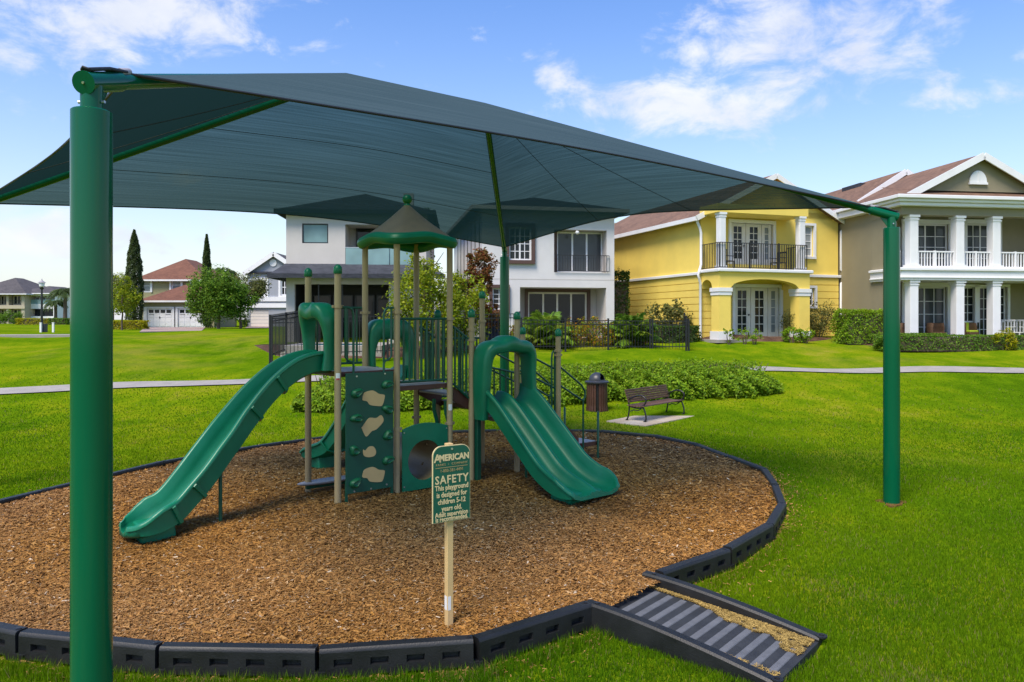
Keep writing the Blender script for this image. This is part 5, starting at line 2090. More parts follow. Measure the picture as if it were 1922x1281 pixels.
# ------------------------------------------------------------------ houses
class House:
    """A house whose front stands on a line through one pixel column at a known distance; local x along the front, y into the house."""
    def __init__(s, name, label, u, d, rz, zb=None, cat='house'):
        x = (u - U0) * d / F
        s.ox, s.oy, s.c, s.s = x, d, math.cos(rz), math.sin(rz)
        s.zb = float(np.interp(d, GY, GZ)) - .03 if zb is None else zb
        s.o = thing(name, label, cat, (x, d, s.zb), rz)

    def X(s, u, y=0.0):
        k = (u - U0) / F
        return (k * (s.oy + s.c * y) - s.ox + s.s * y) / (s.c - k * s.s)

    def Z(s, u, v, y=0.0):
        x = s.X(u, y)
        d = s.oy + s.s * x + s.c * y
        return H - (v - V0) * d / F - s.zb

    def rect(s, u0, v0, u1, v1, y=0.0):
        um = (u0 + u1) / 2
        return s.X(u0, y), s.X(u1, y), s.Z(um, v1, y), s.Z(um, v0, y)

    def wall(s, name, m, x0, x1, z0, z1, y, holes=(), rev=.16, parent=None):
        hs = [(max(a, x0), min(b, x1), max(c, z0), min(d, z1)) for a, b, c, d in holes]
        xs = sorted({x0, x1} | {q for h in hs for q in h[:2]})
        zs = sorted({z0, z1} | {q for h in hs for q in h[2:]})
        mb = MB()
        for i in range(len(xs) - 1):
            for j in range(len(zs) - 1):
                a, b, c, d = xs[i], xs[i + 1], zs[j], zs[j + 1]
                if b - a < 1e-5 or d - c < 1e-5:
                    continue
                if any(h[0] - 1e-5 <= a and b <= h[1] + 1e-5 and h[2] - 1e-5 <= c and d <= h[3] + 1e-5 for h in hs):
                    continue
                mb.add([(a, y, c), (b, y, c), (b, y, d), (a, y, d)], [(0, 1, 2, 3)])
        for (a, b, c, d) in hs:
            vs = [(a, y, c), (b, y, c), (b, y, d), (a, y, d), (a, y + rev, c), (b, y + rev, c), (b, y + rev, d), (a, y + rev, d)]
            mb.add(vs, [(0, 1, 5, 4), (1, 2, 6, 5), (2, 3, 7, 6), (3, 0, 4, 7)])
        return mb.build(name, m, parent or s.o)

    def sides(s, m, x0, x1, y0, y1, z0, z1, left=True, right=True, back=True):
        if left:
            MB().add([(x0, y0, z0), (x0, y1, z0), (x0, y1, z1), (x0, y0, z1)], [(0, 1, 2, 3)]).build('side_wall', m, s.o)
        if right:
            MB().add([(x1, y0, z0), (x1, y1, z0), (x1, y1, z1), (x1, y0, z1)], [(0, 1, 2, 3)]).build('side_wall', m, s.o)
        if back:
            MB().add([(x0, y1, z0), (x1, y1, z0), (x1, y1, z1), (x0, y1, z1)], [(0, 1, 2, 3)]).build('rear_wall', m, s.o)

    def window(s, r, y, frame='white', pane='glass', nx=1, nz=1, fw=.07, mw=.03, name='window', trim=None, tw=.12, sill=False, split=0):
        x0, x1, z0, z1 = r
        mb = MB()
        mb.box(x0, x0 + fw, y - .03, y + .04, z0, z1)
        mb.box(x1 - fw, x1, y - .03, y + .04, z0, z1)
        mb.box(x0 + fw, x1 - fw, y - .03, y + .04, z0, z0 + fw)
        mb.box(x0 + fw, x1 - fw, y - .03, y + .04, z1 - fw, z1)
        w = mb.build(name, frame, s.o)
        bx('pane', pane, w, x0 + fw * .5, x1 - fw * .5, y + .012, y + .022, z0 + fw * .5, z1 - fw * .5)
        for k in range(1, nx):
            xx = x0 + fw + (x1 - x0 - 2 * fw) * k / nx
            ww = mw * (2.2 if split and k % split == 0 else 1)
            bx('muntin', frame, w, xx - ww / 2, xx + ww / 2, y - .015, y + .010, z0 + fw, z1 - fw)
        for k in range(1, nz):
            zz = z0 + fw + (z1 - z0 - 2 * fw) * k / nz
            bx('muntin', frame, w, x0 + fw, x1 - fw, y - .012, y + .007, zz - mw / 2, zz + mw / 2)
        if trim:
            t = MB()
            t.box(x0 - tw, x0, y - .20, y - .10, z0, z1 + tw)
            t.box(x1, x1 + tw, y - .20, y - .10, z0, z1 + tw)
            t.box(x0, x1, y - .20, y - .10, z1, z1 + tw)
            if sill:
                t.box(x0 - tw, x1 + tw, y - .22, y - .10, z0 - tw, z0)
            t.build('window_trim', trim, w)
        return w

    def gable(s, m, x0, x1, y0, y1, z, zp, over=.4, xc=None, t=.14, name='roof', fascia='white', front=.4):
        xc = (x0 + x1) / 2 if xc is None else xc
        a, b = x0 - over, x1 + over
        sl = (zp - z) / (xc - x0)
        za = z - over * sl
        zb = z - over * (zp - z) / (x1 - xc)
        mb = MB()
        sec = [(a, za), (xc, zp), (b, zb), (b, zb - t), (xc, zp - t), (a, za - t)]
        mb.loft([[(x, y0 - front, zz) for x, zz in sec], [(x, y1 + .2, zz) for x, zz in sec]])
        r = mb.build(name, m, s.o)
        f = MB()
        for (p, q) in (((a, za), (xc, zp)), ((b, zb), (xc, zp))):
            f.beam((p[0], y0 - front - .03, p[1] - .09), (q[0], y0 - front - .03, q[1] - .09), .05, .24)
        f.build('rake_board', fascia, r)
        for (x, zz) in ((a, za), (b, zb)):
            bx('gutter', fascia, r, x - .06, x + .06, y0 - front, y1 + .2, zz - .20, zz + .0)
        return r

    def hip(s, m, x0, x1, y0, y1, z, zp, over=.5, name='roof', fascia='white', ridge=.25, t=.16):
        a, b, c, d = x0 - over, x1 + over, y0 - over, y1 + over
        w, dp = b - a, d - c
        if w < dp:
            i = w * .5
            r0, r1 = ((a + b) / 2, c + i), ((a + b) / 2, d - i)
        else:
            i = dp * .5
            r0, r1 = (a + i, (c + d) / 2), (b - i, (c + d) / 2)
        mb = MB()
        mb.add([(a, c, z), (b, c, z), (b, d, z), (a, d, z), (r0[0], r0[1], zp), (r1[0], r1[1], zp)],
               [(0, 1, 5, 4) if w >= dp else (0, 1, 4), (1, 2, 5) if w >= dp else (1, 2, 5, 4), (2, 3, 4, 5) if w >= dp else (2, 3, 5), (3, 0, 4) if w >= dp else (3, 0, 4, 5), (3, 2, 1, 0)])
        r = mb.build(name, m, s.o)
        f = MB()
        e = .05
        f.box(a - e, b + e, c - e, c + .02, z - t, z + .02)
        f.box(a - e, b + e, d - .02, d + e, z - t, z + .02)
        f.box(a - e, a + .02, c + .02, d - .02, z - t, z + .02)
        f.box(b - .02, b + e, c + .02, d - .02, z - t, z + .02)
        f.build('fascia', fascia, r)
        return r


def column(parent, m, x, y, z0, z1, w, capw=1.25, name='column', capm=None):
    c = MB().box(x - w / 2, x + w / 2, y - w / 2, y + w / 2, z0, z1).build(name, m, parent, bevel=.02)
    q = w * capw / 2
    mb = MB()
    mb.box(x - q, x + q, y - q, y + q, z1 - .10, z1 + .003)
    mb.box(x - q * .9, x + q * .9, y - q * .9, y + q * .9, z1 - .22, z1 - .16)
    mb.build('capital', capm or m, c)
    mb = MB()
    mb.box(x - q, x + q, y - q, y + q, z0 + .002, z0 + .14)
    mb.build('column_base', capm or m, c)
    return c


def railing(parent, m, p, q, z0, z1, sp, name='railing', bar=.012, post=0, rail=.03):
    p, q = Vector((*p, 0)), Vector((*q, 0))
    L = (q - p).length
    mb = MB()
    mb.beam(p + Vector((0, 0, z1)), q + Vector((0, 0, z1)), rail * 1.5, rail)
    r = mb.build(name, m, parent)
    bt = MB().beam(p + Vector((0, 0, z0 + .06)), q + Vector((0, 0, z0 + .06)), rail, rail).build('bottom_rail', m, r)
    n = int(L / sp)
    mb = MB()
    for k in range(n + 1):
        t = p.lerp(q, k / n)
        mb.box(t.x - bar, t.x + bar, t.y - bar, t.y + bar, z0 + .06, z1)
    b = mb.build('bars', m, r)
    tag(b, kind='stuff')
    for k in range(1, post + 1):
        t = p.lerp(q, k / (post + 1))
        bx('rail_post', m, r, t.x - bar * 2.2, t.x + bar * 2.2, t.y - bar * 2.2, t.y + bar * 2.2, z0, z1 + .05)
    return r


# --- yellow house
Y_ = House('yellow_house', 'yellow two storey stucco house with arched porch, balcony and white columns', 1315, 35.6, R(19))
o = Y_.o
WE = 6.05                                                  # eave height
xr = Y_.X(1573)
fl2 = Y_.Z(1330, 512)                                      # first floor level
dl = Y_.rect(1378, 540, 1463, 628)
dl = (dl[0], dl[1], .05, dl[3])
du = Y_.rect(1371, 420, 1450, 497)
wu = Y_.rect(1501, 424, 1526, 482)
wl = Y_.rect(1512, 541, 1528, 575)
Y_.wall('wall', 'yellow', 0, xr, fl2 + .02, WE + .3, 0, [du, wu])
lw = Y_.wall('lower_wall', 'yellow', 0, xr, 0, fl2 - .12, 0, [dl, wl])
Y_.sides('yellow', 0, xr, 0, 14, 0, WE)
# scored bands of the ground floor: courses with joints between them, on the side wall and the front
nb = 9
bh = (fl2 - .16) / nb
for k in range(nb):
    z0, z1 = k * bh + .02, (k + 1) * bh - .015
    bx('band', 'yellow', lw, -.035, -.002, .0, 13.9, z0, z1)
    segs = [(0.0, dl[0] - .05), (dl[1] + .05, xr)] if z0 < dl[3] else [(0.0, xr)]
    for a, b in segs:
        if z1 > wl[2] and z0 < wl[3] and b == xr:
            bx('band', 'yellow', lw, a, wl[0] - .12, -.035, -.002, z0, z1)
            bx('band', 'yellow', lw, wl[1] + .12, b, -.035, -.002, z0, z1)
        else:
            bx('band', 'yellow', lw, a, b, -.035, -.002, z0, z1)
tr = MB()
tr.box(-.14, 0, -.12, 13.9, fl2 - .12, fl2 + .02)
tr.build('belt_course', 'white', o, bevel=.02)
tr = MB()
tr.box(.0, xr + .1, -.13, 0, fl2 - .12, fl2 + .02)
tr.build('belt_course', 'white', o, bevel=.02)


def french(hs, r, y, lites=True):
    x0, x1, z0, z1 = r
    w = x1 - x0
    fr_ = MB()
    fr_.box(x0 - .14, x0, y - .22, y - .02, z0, z1 + .16)
    fr_.box(x1, x1 + .14, y - .22, y - .02, z0, z1 + .16)
    fr_.box(x0, x1, y - .22, y - .02, z1, z1 + .16)
    fr_.build('door_frame', 'white', hs.o)
    parts = [(0, .38), (.38, .76), (.76, 1.0)]
    for i, (a, b) in enumerate(parts):
        p0, p1 = x0 + w * a + .015, x0 + w * b - .015
        pw = p1 - p0
        mg = .24 * pw if i < 2 else .3 * pw
        d = MB()
        d.box(p0, p0 + mg, y - .05, y, z0, z1)
        d.box(p1 - mg, p1, y - .05, y, z0, z1)
        d.box(p0 + mg, p1 - mg, y - .05, y, z0, z0 + .28)
        d.box(p0 + mg, p1 - mg, y - .05, y, z1 - .16, z1)
        d = d.build('door' if i < 2 else 'sidelight', 'door', hs.o)
        bx('pane', 'glass' if i < 2 else 'glasslight', d, p0 + mg - .01, p1 - mg + .01, y - .025, y - .015, z0 + .27, z1 - .15)
        nx = 2 if i < 2 else 1
        for k in range(1, nx):
            xx = p0 + mg + (pw - 2 * mg) * k / nx
            bx('muntin', 'door', d, xx - .018, xx + .018, y - .045, y - .026, z0 + .28, z1 - .16)
        for k in range(1, 5):
            zz = z0 + .28 + (z1 - z0 - .44) * k / 5
            bx('muntin', 'door', d, p0 + mg, p1 - mg, y - .042, y - .027, zz - .018, zz + .018)
        if i == 0:
            MB().sphere((p1 - mg * .5, y - .09, (z0 + z1) / 2 - .1), .045, 10, 6).build('handle', 'iron', d, smooth=60)


french(Y_, dl, .12)
french(Y_, du, .12)
Y_.window(wu, .1, 'white', 'glasslight', 2, 4, trim='white', sill=True)
Y_.window(wl, .1, 'white', 'glass', 1, 3, trim='white', sill=True)
# porch
py = -1.6
px0, px1 = Y_.X(1350, py), Y_.X(1520, py)
cw = .62
zt_c = Y_.Z(1360, 541, py)
for x in (px0 + cw / 2, px1 - cw / 2):
    c = bx('porch_column', 'yellow', o, x - cw / 2, x + cw / 2, py, py + cw, .0, zt_c)
    bx('capital', 'white', c, x - cw / 2 - .06, x + cw / 2 + .06, py - .06, py + cw + .06, zt_c - .16, zt_c + .02)
    bx('capital', 'white', c, x - cw / 2 - .03, x + cw / 2 + .03, py - .03, py + cw + .03, zt_c - .32, zt_c - .18)
    bx('column_base', 'white', c, x - cw / 2 - .05, x + cw / 2 + .05, py - .05, py + cw + .05, 0, .42)
ztop = fl2 - .06


def arch_poly(a0, a1, z_spring, rise, ztop_, ext0, ext1):
    pts_ = [(a0 - ext0, ztop_), (a0 - ext0, z_spring), (a0, z_spring)]
    for k in range(1, 20):
        t = k / 20
        pts_.append((a0 + (a1 - a0) * t, z_spring + rise * math.sqrt(max(0, 1 - (2 * t - 1) ** 2))))
    pts_ += [(a1, z_spring), (a1 + ext1, z_spring), (a1 + ext1, ztop_)]
    return pts_


MB().prism(arch_poly(px0 + cw, px1 - cw, zt_c + .02, .42, ztop, cw, cw), lambda a, b, d: (a, py + d, b), 0, .42).build('porch_arch', 'yellow', o)
for x in (px0, px1 - .42):
    MB().prism(arch_poly(py + .42 + .15, -.15, zt_c + .02, .40, ztop, .15, .15), lambda a, b, d: (x + d, a, b), .003, .417).build('porch_arch', 'yellow', o)
bx('balcony_floor', 'white', o, px0 - .12, px1 + .12, py - .14, -.01, ztop, ztop + .16, .04)
bx('porch_floor', 'concrete', o, px0 - .3, px1 + .3, py - .3, -.01, -.1, .04)
zr = Y_.Z(1440, 458, py)
zfl = ztop + .16
railing(o, 'iron', (px0 + .1, py + .08), (px1 - .1, py + .08), zfl, zr, .13, bar=.012, post=2)
railing(o, 'iron', (px0 + .08, py + .12), (px0 + .08, -.05), zfl, zr, .13, bar=.012)
railing(o, 'iron', (px1 - .08, py + .12), (px1 - .08, -.05), zfl, zr, .13, bar=.012)
for x in (px0 + .3, px1 - .3):
    column(o, 'white', x, py + .3, zfl, WE - .15, .32)
bx('balcony_beam', 'yellow', o, px0, px1, py + .1, -.01, WE - .15, WE + .25)
# balcony furniture
def chair(name, label, loc, rz, m, s=1.0, cushion=None, wicker=False, group=None):
    t = thing(name, label, 'chair', loc, rz, group)
    w, h = .28 * s, .42 * s
    if wicker:
        mb = MB()
        rings = []
        for z, r_ in ((0, .30), (.2, .34), (.42, .36), (.60, .37), (.80, .33)):
            rings.append([(r_ * s * math.cos(R(-20) + R(220) * k / 14), r_ * s * math.sin(R(-20) + R(220) * k / 14), z * s) for k in range(15)])
        a = mb.loft(rings, False, False).build('backrest', m, t, smooth=60)
        so = a.modifiers.new('solid', 'SOLIDIFY')
        so.thickness = .05
        bx('seat', m, t, -.28 * s, .28 * s, -.26 * s, .26 * s, .30 * s, h, .03)
    else:
        bx('seat', m, t, -w, w, -w, w, h - .04, h, .01)
        for k in range(5):
            x = -w + .03 + k * (2 * w - .06) / 4
            bx('back_slat', m, t, x - .022, x + .022, w - .03, w, h, h + .48 * s)
        bx('top_rail', m, t, -w, w, w - .035, w + .005, h + .45 * s, h + .52 * s)
        for sx in (-1, 1):
            bx('arm', m, t, sx * w - .03, sx * w + .03, -w, w, h + .20 * s, h + .23 * s)
    for sx in (-1, 1):
        for sy in (-1, 1):
            bx('leg', m, t, sx * (w - .03) - .02, sx * (w - .03) + .02, sy * (w - .03) - .02, sy * (w - .03) + .02, 0, h - .04)
    if cushion:
        bx('cushion', cushion, t, -w * .85, w * .85, w - .16, w - .04, h, h + .40 * s, .04)
        bx('cushion', cushion, t, -w * .9, w * .9, -w * .9, w * .6, h, h + .09, .03)
    return t


def house_pt(hs, x, y, z):
    return (hs.ox + hs.c * x - hs.s * y, hs.oy + hs.s * x + hs.c * y, hs.zb + z)


chair('balcony_chair', 'dark metal chair on the yellow house balcony beside the left column', house_pt(Y_, px0 + 1.0, -.7, zfl), R(120), 'iron')
chair('balcony_chair', 'dark metal chair on the yellow house balcony beside the right column', house_pt(Y_, px1 - 1.1, -.7, zfl), R(-60), 'iron')
# roof, gutters and downpipes
rf = Y_.gable('roofbrown', 0, xr, 0, 14, WE, Y_.Z(1445, 329, 0), over=.45, front=.35)
Y_g = MB()
xc_ = xr / 2
Y_g.add([(0, .0, WE), (xr, .0, WE), (xc_, .0, Y_.Z(1445, 329, 0) - .16)], [(0, 1, 2)])
Y_g.build('gable_wall', 'yellow', o)
dp = MB()
dp.tube([(-.34, -.16, WE - .35), (-.14, -.16, WE - .75), (-.08, -.16, WE - 1.0), (-.08, -.16, fl2 + .35), (-.20, -.22, fl2 + .1), (-.28, -.22, fl2 - .12), (-.20, -.2, fl2 - .32), (-.10, -.14, fl2 - .5), (-.10, -.14, .1)], .065, 8)
dp.build('downpipe', 'white', o, smooth=50)
dp = MB()
dp.tube([(xr + .3, -.1, WE - .3), (xr + .1, -.1, WE - .6), (xr + .08, -.1, fl2 + .3), (xr + .3, -.14, fl2 + .1), (xr + .34, -.14, fl2 - .15), (xr + .1, -.1, fl2 - .4), (xr + .08, -.1, .1)], .06, 8)
dp.build('downpipe', 'white', o, smooth=50)

# --- olive house
O_ = House('olive_house', 'olive green two storey house with white columned double veranda and brown gable roof', 1693, 33.5, R(8))
o = O_.o
xr = 9.6
f2t = O_.Z(1760, 503)
band_b = O_.Z(1760, 527)
ev = O_.Z(1760, 389)
vd = 2.2                                                   # veranda depth
xl = 0.0
# rear wall of the veranda, with its doors and windows
def orect(u0, v0, u1, v1):
    r = O_.rect(u0, v0, u1, v1, vd)
    return r
ups = [orect(1697, 421, 1778, 503), orect(1812, 421, 1870, 503)]
ups = [(a, b, f2t + .05, d) for a, b, c, d in ups]
los = [orect(1697, 539, 1775, 612), orect(1805, 539, 1830, 590), orect(1830, 539, 1858, 612), orect(1858, 539, 1888, 590)]
los = [(a, b, .08 if i in (0, 2) else 1.0, d) for i, (a, b, c, d) in enumerate(los)]
O_.wall('wall', 'olive', xl, xr, 0, ev + .1, vd, ups + los, .12)
for r in ups:
    O_.window(r, vd + .06, 'white', 'glassmid', 4, 4, .07, .03, name='sliding_door', trim='white', tw=.2, split=2)
O_.window(los[0], vd + .06, 'white', 'glassmid', 4, 4, .07, .03, name='sliding_door', trim='white', tw=.2, split=2)
O_.window(los[1], vd + .06, 'white', 'glass', 2, 4, trim='white', tw=.12)
O_.window(los[2], vd + .06, 'white', 'glass', 3, 5, trim='white', tw=.10, name='door')
O_.window(los[3], vd + .06, 'white', 'glass', 2, 4, trim='white', tw=.12)
# side wall: steps out at the veranda, then the long house wall
xs_ = O_.X(1575, 9.0)
MB().add([(xl, vd, 0), (xl, 13, 0), (xl, 13, ev), (xl, vd, ev)], [(0, 1, 2, 3)]).build('side_wall', 'olive', o)
MB().add([(-.25, 8.5, 0), (-.25, 13, 0), (-.25, 13, ev), (-.25, 8.5, ev)], [(0, 1, 2, 3)]).build('side_wall', 'olive', o)
MB().add([(-.25, 8.5, 0), (xl, 8.5, 0), (xl, 8.5, ev), (-.25, 8.5, ev)], [(0, 1, 2, 3)]).build('side_wall', 'olive', o)
MB().add([(xl, 13, 0), (xr, 13, 0), (xr, 13, ev), (xl, 13, ev)], [(0, 1, 2, 3)]).build('rear_wall', 'olive', o)
MB().box(xl - .004, xl + .25, 0.9, vd - .01, 0, band_b - .01).build('side_wall', 'olive', o)
MB().box(xl - .004, xl + .25, 0.9, vd - .01, f2t + .01, ev - .3).build('side_wall', 'olive', o)
MB().box(xr - .25, xr, 0.9, vd - .01, 0, ev - .3).build('side_wall', 'olive', o)
# floor bands
bx('veranda_floor', 'white', o, xl - .12, xr + .1, -.12, vd - .02, band_b, f2t, .03)
bx('floor_moulding', 'white', o, xl - .2, xr + .15, -.2, vd - .03, f2t - .14, f2t - .02, .02)
bx('floor_moulding', 'white', o, xl - .17, xr + .12, -.17, vd - .04, band_b + .1, band_b + .17, .02)
bx('porch_floor', 'concrete', o, xl - .2, xr + .2, -.3, vd - .02, -.12, .06)
zc1 = O_.Z(1710, 529)
for u in (1711, 1797, 1865, 1945, 2015):
    x = O_.X(u, .18)
    column(o, 'white', x, .18, .06, band_b, .40, 1.25)
    column(o, 'white', x, .18, f2t, ev - .38, .40, 1.25)
zrl = O_.Z(1750, 472)
cols = [O_.X(u, .18) for u in (1711, 1797, 1865, 1945, 2015)]
for a, b in zip(cols[:-1], cols[1:]):
    railing(o, 'white', (a + .2, .18), (b - .2, .18), f2t, zrl, .14, bar=.02, post=1, rail=.06)
railing(o, 'white', (xl + .1, .3), (xl + .1, vd - .05), f2t, zrl, .14, bar=.02, rail=.06)
# entablature and roofs
bx('beam', 'olive', o, xl - .02, xr, -.02, .42, ev - .38, ev, .01)
bx('beam', 'olive', o, xl - .02, xl + .40, .43, vd + .0, ev - .38, ev, .01)
zfa = O_.Z(1760, 371)
bx('cornice', 'white', o, xl - .30, xr + .3, -.30, vd, ev + .002, ev + .16, .03)
bx('cornice', 'white', o, xl - .42, xr + .4, -.42, vd - .01, ev + .165, zfa - .14, .03)
bx('gutter', 'white', o, xl - .55, xr + .5, -.55, 13.1, zfa - .135, zfa + .03, .03)
bx('cornice', 'white', o, xl - .40, xl - .01, vd + .01, 13.0, ev + .0, zfa - .14, .03)
pk = O_.Z(1838, 291, .0)
xp = O_.X(1838, .0)
ga = O_.X(1714, .0)
gb = 2 * xp - ga
# low pent roof in front of the gable
mb = MB()
zp0 = zfa + .032
mb.add([(xl - .5, -.5, zp0), (xr + .5, -.5, zp0), (xr + .5, .75, zp0 + .50), (xl - .5, .75, zp0 + .50)], [(0, 1, 2, 3)])
mb.build('pent_roof', 'roofbrown', o)
gz0 = zp0 + .28
mb = MB()
mb.add([(ga, .02, gz0), (gb, .02, gz0), (xp, .02, pk - .1)], [(0, 1, 2)])
mb.build('gable_wall', 'olive', o)
rt = MB()
sl = (pk - gz0) / (xp - ga)
for sx in (-1, 1):
    e = xp + sx * (xp - ga + .75)
    ze = pk - sl * (xp - ga + .75)
    rt.add([(xp, -.25, pk), (e, -.25, ze), (e, 13.3, ze), (xp, 13.3, pk), (xp, -.25, pk - .14), (e, -.25, ze - .14), (e, 13.3, ze - .14), (xp, 13.3, pk - .14)],
           [(0, 1, 2, 3), (4, 7, 6, 5), (0, 4, 5, 1), (1, 5, 6, 2), (2, 6, 7, 3), (3, 7, 4, 0)])
rt = rt.build('roof', 'roofbrown', o)
mb = MB()
for sx in (-1, 1):
    mb.beam((xp, -.30, pk - .10), (xp + sx * (xp - ga + .75), -.30, pk - .10 - sl * (xp - ga + .75)), .07, .30)
mb.build('rake_board', 'white', rt)
# second gable further back
p2u, p2v = 1700, 319
yb = 5.0
xp2, pk2 = O_.X(p2u, yb), O_.Z(p2u, p2v, yb)
e2 = xp2 - O_.X(1610, yb)
sl2 = (pk2 - O_.Z(1610, 378, yb)) / e2
mb = MB()
for sx in (-1, 1):
    e = xp2 + sx * e2
    ze = pk2 - sl2 * e2
    mb.add([(xp2, yb, pk2), (e, yb, ze), (e, 15, ze), (xp2, 15, pk2), (xp2, yb, pk2 - .14), (e, yb, ze - .14), (e, 15, ze - .14), (xp2, 15, pk2 - .14)],
           [(0, 1, 2, 3), (4, 7, 6, 5), (0, 4, 5, 1), (1, 5, 6, 2), (2, 6, 7, 3), (3, 7, 4, 0)])
r2_ = mb.build('roof', 'roofbrown', o)
mb = MB()
for sx in (-1, 1):
    mb.beam((xp2, yb - .05, pk2 - .10), (xp2 + sx * e2, yb - .05, pk2 - .10 - sl2 * e2), .07, .28)
mb.build('rake_board', 'white', r2_)
mb = MB()
mb.add([(xp2 - e2 * .9, yb + .2, pk2 - sl2 * e2 * .9 - .1), (xp2 + e2 * .9, yb + .2, pk2 - sl2 * e2 * .9 - .1), (xp2, yb + .2, pk2 - .12)], [(0, 1, 2)])
mb.build('gable_wall', 'olive', o)
# half-round louvre
hx, hz = O_.X(1835, 0), O_.Z(1835, 343, 0)
hr = (O_.X(1851, 0) - O_.X(1819, 0)) / 2
mb = MB()
mb.prism([(hx + hr * math.cos(PI * k / 18), hz + hr * 1.25 * math.sin(PI * k / 18)) for k in range(19)], lambda a, b, d: (a, d, b), -.06, .015)
lv = mb.build('gable_vent', 'white', o, bevel=.01)
bx('vent_sill', 'white', lv, hx - hr * 1.06, hx + hr * 1.06, -.09, .01, hz - .10, hz - .003)
bx('vent_mullion', 'white', lv, hx - .025, hx + .025, -.09, -.061, hz, hz + hr * 1.15)
for t, (u, v) in (('roof_vent', (1765, 317)), ('roof_vent', (1650, 340)), ('roof_vent', (1602, 357))):
    yy = 4.0 if u > 1700 else 9.0
    x = O_.X(u, yy)
    ref = (xp, pk, sl) if u > 1700 else (xp2, pk2, sl2)
    z = ref[1] - ref[2] * abs(ref[0] - x)
    bx('roof_vent', 'roofslate', rt, x - .16, x + .16, yy - .9, yy + .9, z - .1, z + .12)
# porch furniture
for lab, u, m, cu, wk in [('brown wicker chair on the olive house porch by its corner column', 1700, 'wicker', None, True), ('brown wicker chair on the olive house porch before the sliding door', 1757, 'wicker', None, True),
                          ('wicker chair with lime green cushion on the olive house porch', 1818, 'wicker', 'lime', True), ('white slatted chair on the olive house porch behind the column', 1885, 'white', None, False), ('white slatted chair at the open end of the olive house porch', 1908, 'white', None, False)]:
    chair('porch_chair', lab, house_pt(O_, O_.X(u, 1.1), 1.1, .06), R(8) + (R(15) if m == 'wicker' else R(-70)), m, 1.15, cu, wk)

# --- white house between
W_ = House('white_house', 'white stucco two storey house with brown framed windows and recessed porch', 905, 36.5, R(11))
o = W_.o
xr = W_.X(1153)
ev = W_.Z(1150, 398)
po = W_.rect(976, 540, 1138, 634)
po = (po[0], po[1], .02, po[3])
bo = W_.rect(1040, 432, 1139, 512)
w2 = W_.rect(955, 440, 997, 489)
w2 = (w2[0], w2[1], w2[2], w2[3] + .35)
w3 = W_.rect(924, 541, 950, 582)
W_.wall('wall', 'whitestucco', 0, xr, 0, ev + .05, 0, [po, bo, w2, w3], .12)
W_.sides('whitestucco', 0, xr, 0, 12, 0, ev)
# recessed porch and balcony rooms
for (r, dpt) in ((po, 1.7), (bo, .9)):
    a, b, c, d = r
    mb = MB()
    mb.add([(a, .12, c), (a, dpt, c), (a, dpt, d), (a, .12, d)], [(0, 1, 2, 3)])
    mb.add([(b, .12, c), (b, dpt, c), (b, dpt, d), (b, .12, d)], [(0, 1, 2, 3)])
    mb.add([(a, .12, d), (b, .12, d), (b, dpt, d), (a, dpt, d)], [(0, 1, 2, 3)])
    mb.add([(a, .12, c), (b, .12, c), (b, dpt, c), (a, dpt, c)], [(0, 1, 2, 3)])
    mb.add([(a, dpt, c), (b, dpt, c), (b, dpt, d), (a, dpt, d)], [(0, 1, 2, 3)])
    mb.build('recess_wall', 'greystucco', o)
pd_ = W_.rect(990, 549, 1101, 632, 1.6)
W_.window((pd_[0], pd_[1], .05, pd_[3]), 1.62, 'door', 'glass', 4, 1, .09, .09, name='sliding_door', trim='browntrim', tw=.16)
bd = W_.rect(1044, 436, 1131, 510, .8)
W_.window((bd[0], bd[1], bo[2] + .03, bd[3]), .82, 'white', 'glassmid', 3, 1, .09, .09, name='sliding_door', trim='browntrim', tw=.18)
railing(o, 'iron', (bo[0], -.08), (bo[1] + .1, -.08), bo[2], W_.Z(1090, 480, 0), .13, bar=.010)
W_.window(w2, .06, 'white', 'glass', 4, 4, .08, .035, split=2, trim='browntrim', tw=.18, sill=True)
W_.window(w3, .06, 'white', 'glass', 2, 4, .07, .035, trim='browntrim', tw=.16, sill=True)
bx('score_line', 'greystucco', o, 0, xr, -.006, .002, W_.Z(1000, 524.5, 0) - .02, W_.Z(1000, 524.5, 0) + .02)
for k in range(7):                                         # dark downpipes and control joints on the side wall
    y = .8 + k * 1.5
    bx('wall_joint', 'fence', o, -.03, .003, y, y + .09, .2, ev - .1)
MB().sphere((W_.X(1083, -.1), -.15, W_.Z(1083, 437, -.1)), .10, 12, 8).build('wall_lamp', 'white', o, smooth=60)
W_.hip('roofslate', 0, xr, 0, 12, ev + .05, W_.Z(1010, 372, 3.5), over=.55, fascia='greystucco')

# --- grey-white modern house with the dark skirt roof
G_ = House('modern_house', 'pale grey two storey house with dark skirt roof, glass balcony and screened porch', 537, 34.0, R(4))
o = G_.o
xr = G_.X(800)
ev = G_.Z(600, 396)
sk0, sk1 = G_.Z(600, 517), G_.Z(600, 500)
wt = G_.rect(567, 420, 616, 457)
bo = G_.rect(648, 422, 773, 498)
bo = (bo[0], bo[1], bo[2], bo[3])
G_.wall('wall', 'greystucco', 0, xr, sk1 - .05, ev, 0, [wt, bo], .12)
G_.window(wt, .07, 'iron', 'glassteal', 1, 1, .05)
a, b, c, d = bo
mb = MB()
for q in ([(a, .12, c), (a, 1.6, c), (a, 1.6, d), (a, .12, d)], [(b, .12, c), (b, 1.6, c), (b, 1.6, d), (b, .12, d)], [(a, .12, d), (b, .12, d), (b, 1.6, d), (a, 1.6, d)], [(a, .12, c), (b, .12, c), (b, 1.6, c), (a, 1.6, c)], [(a, 1.6, c), (b, 1.6, c), (b, 1.6, d), (a, 1.6, d)]):
    mb.add(q, [(0, 1, 2, 3)])
mb.build('recess_wall', 'greystucco', o)
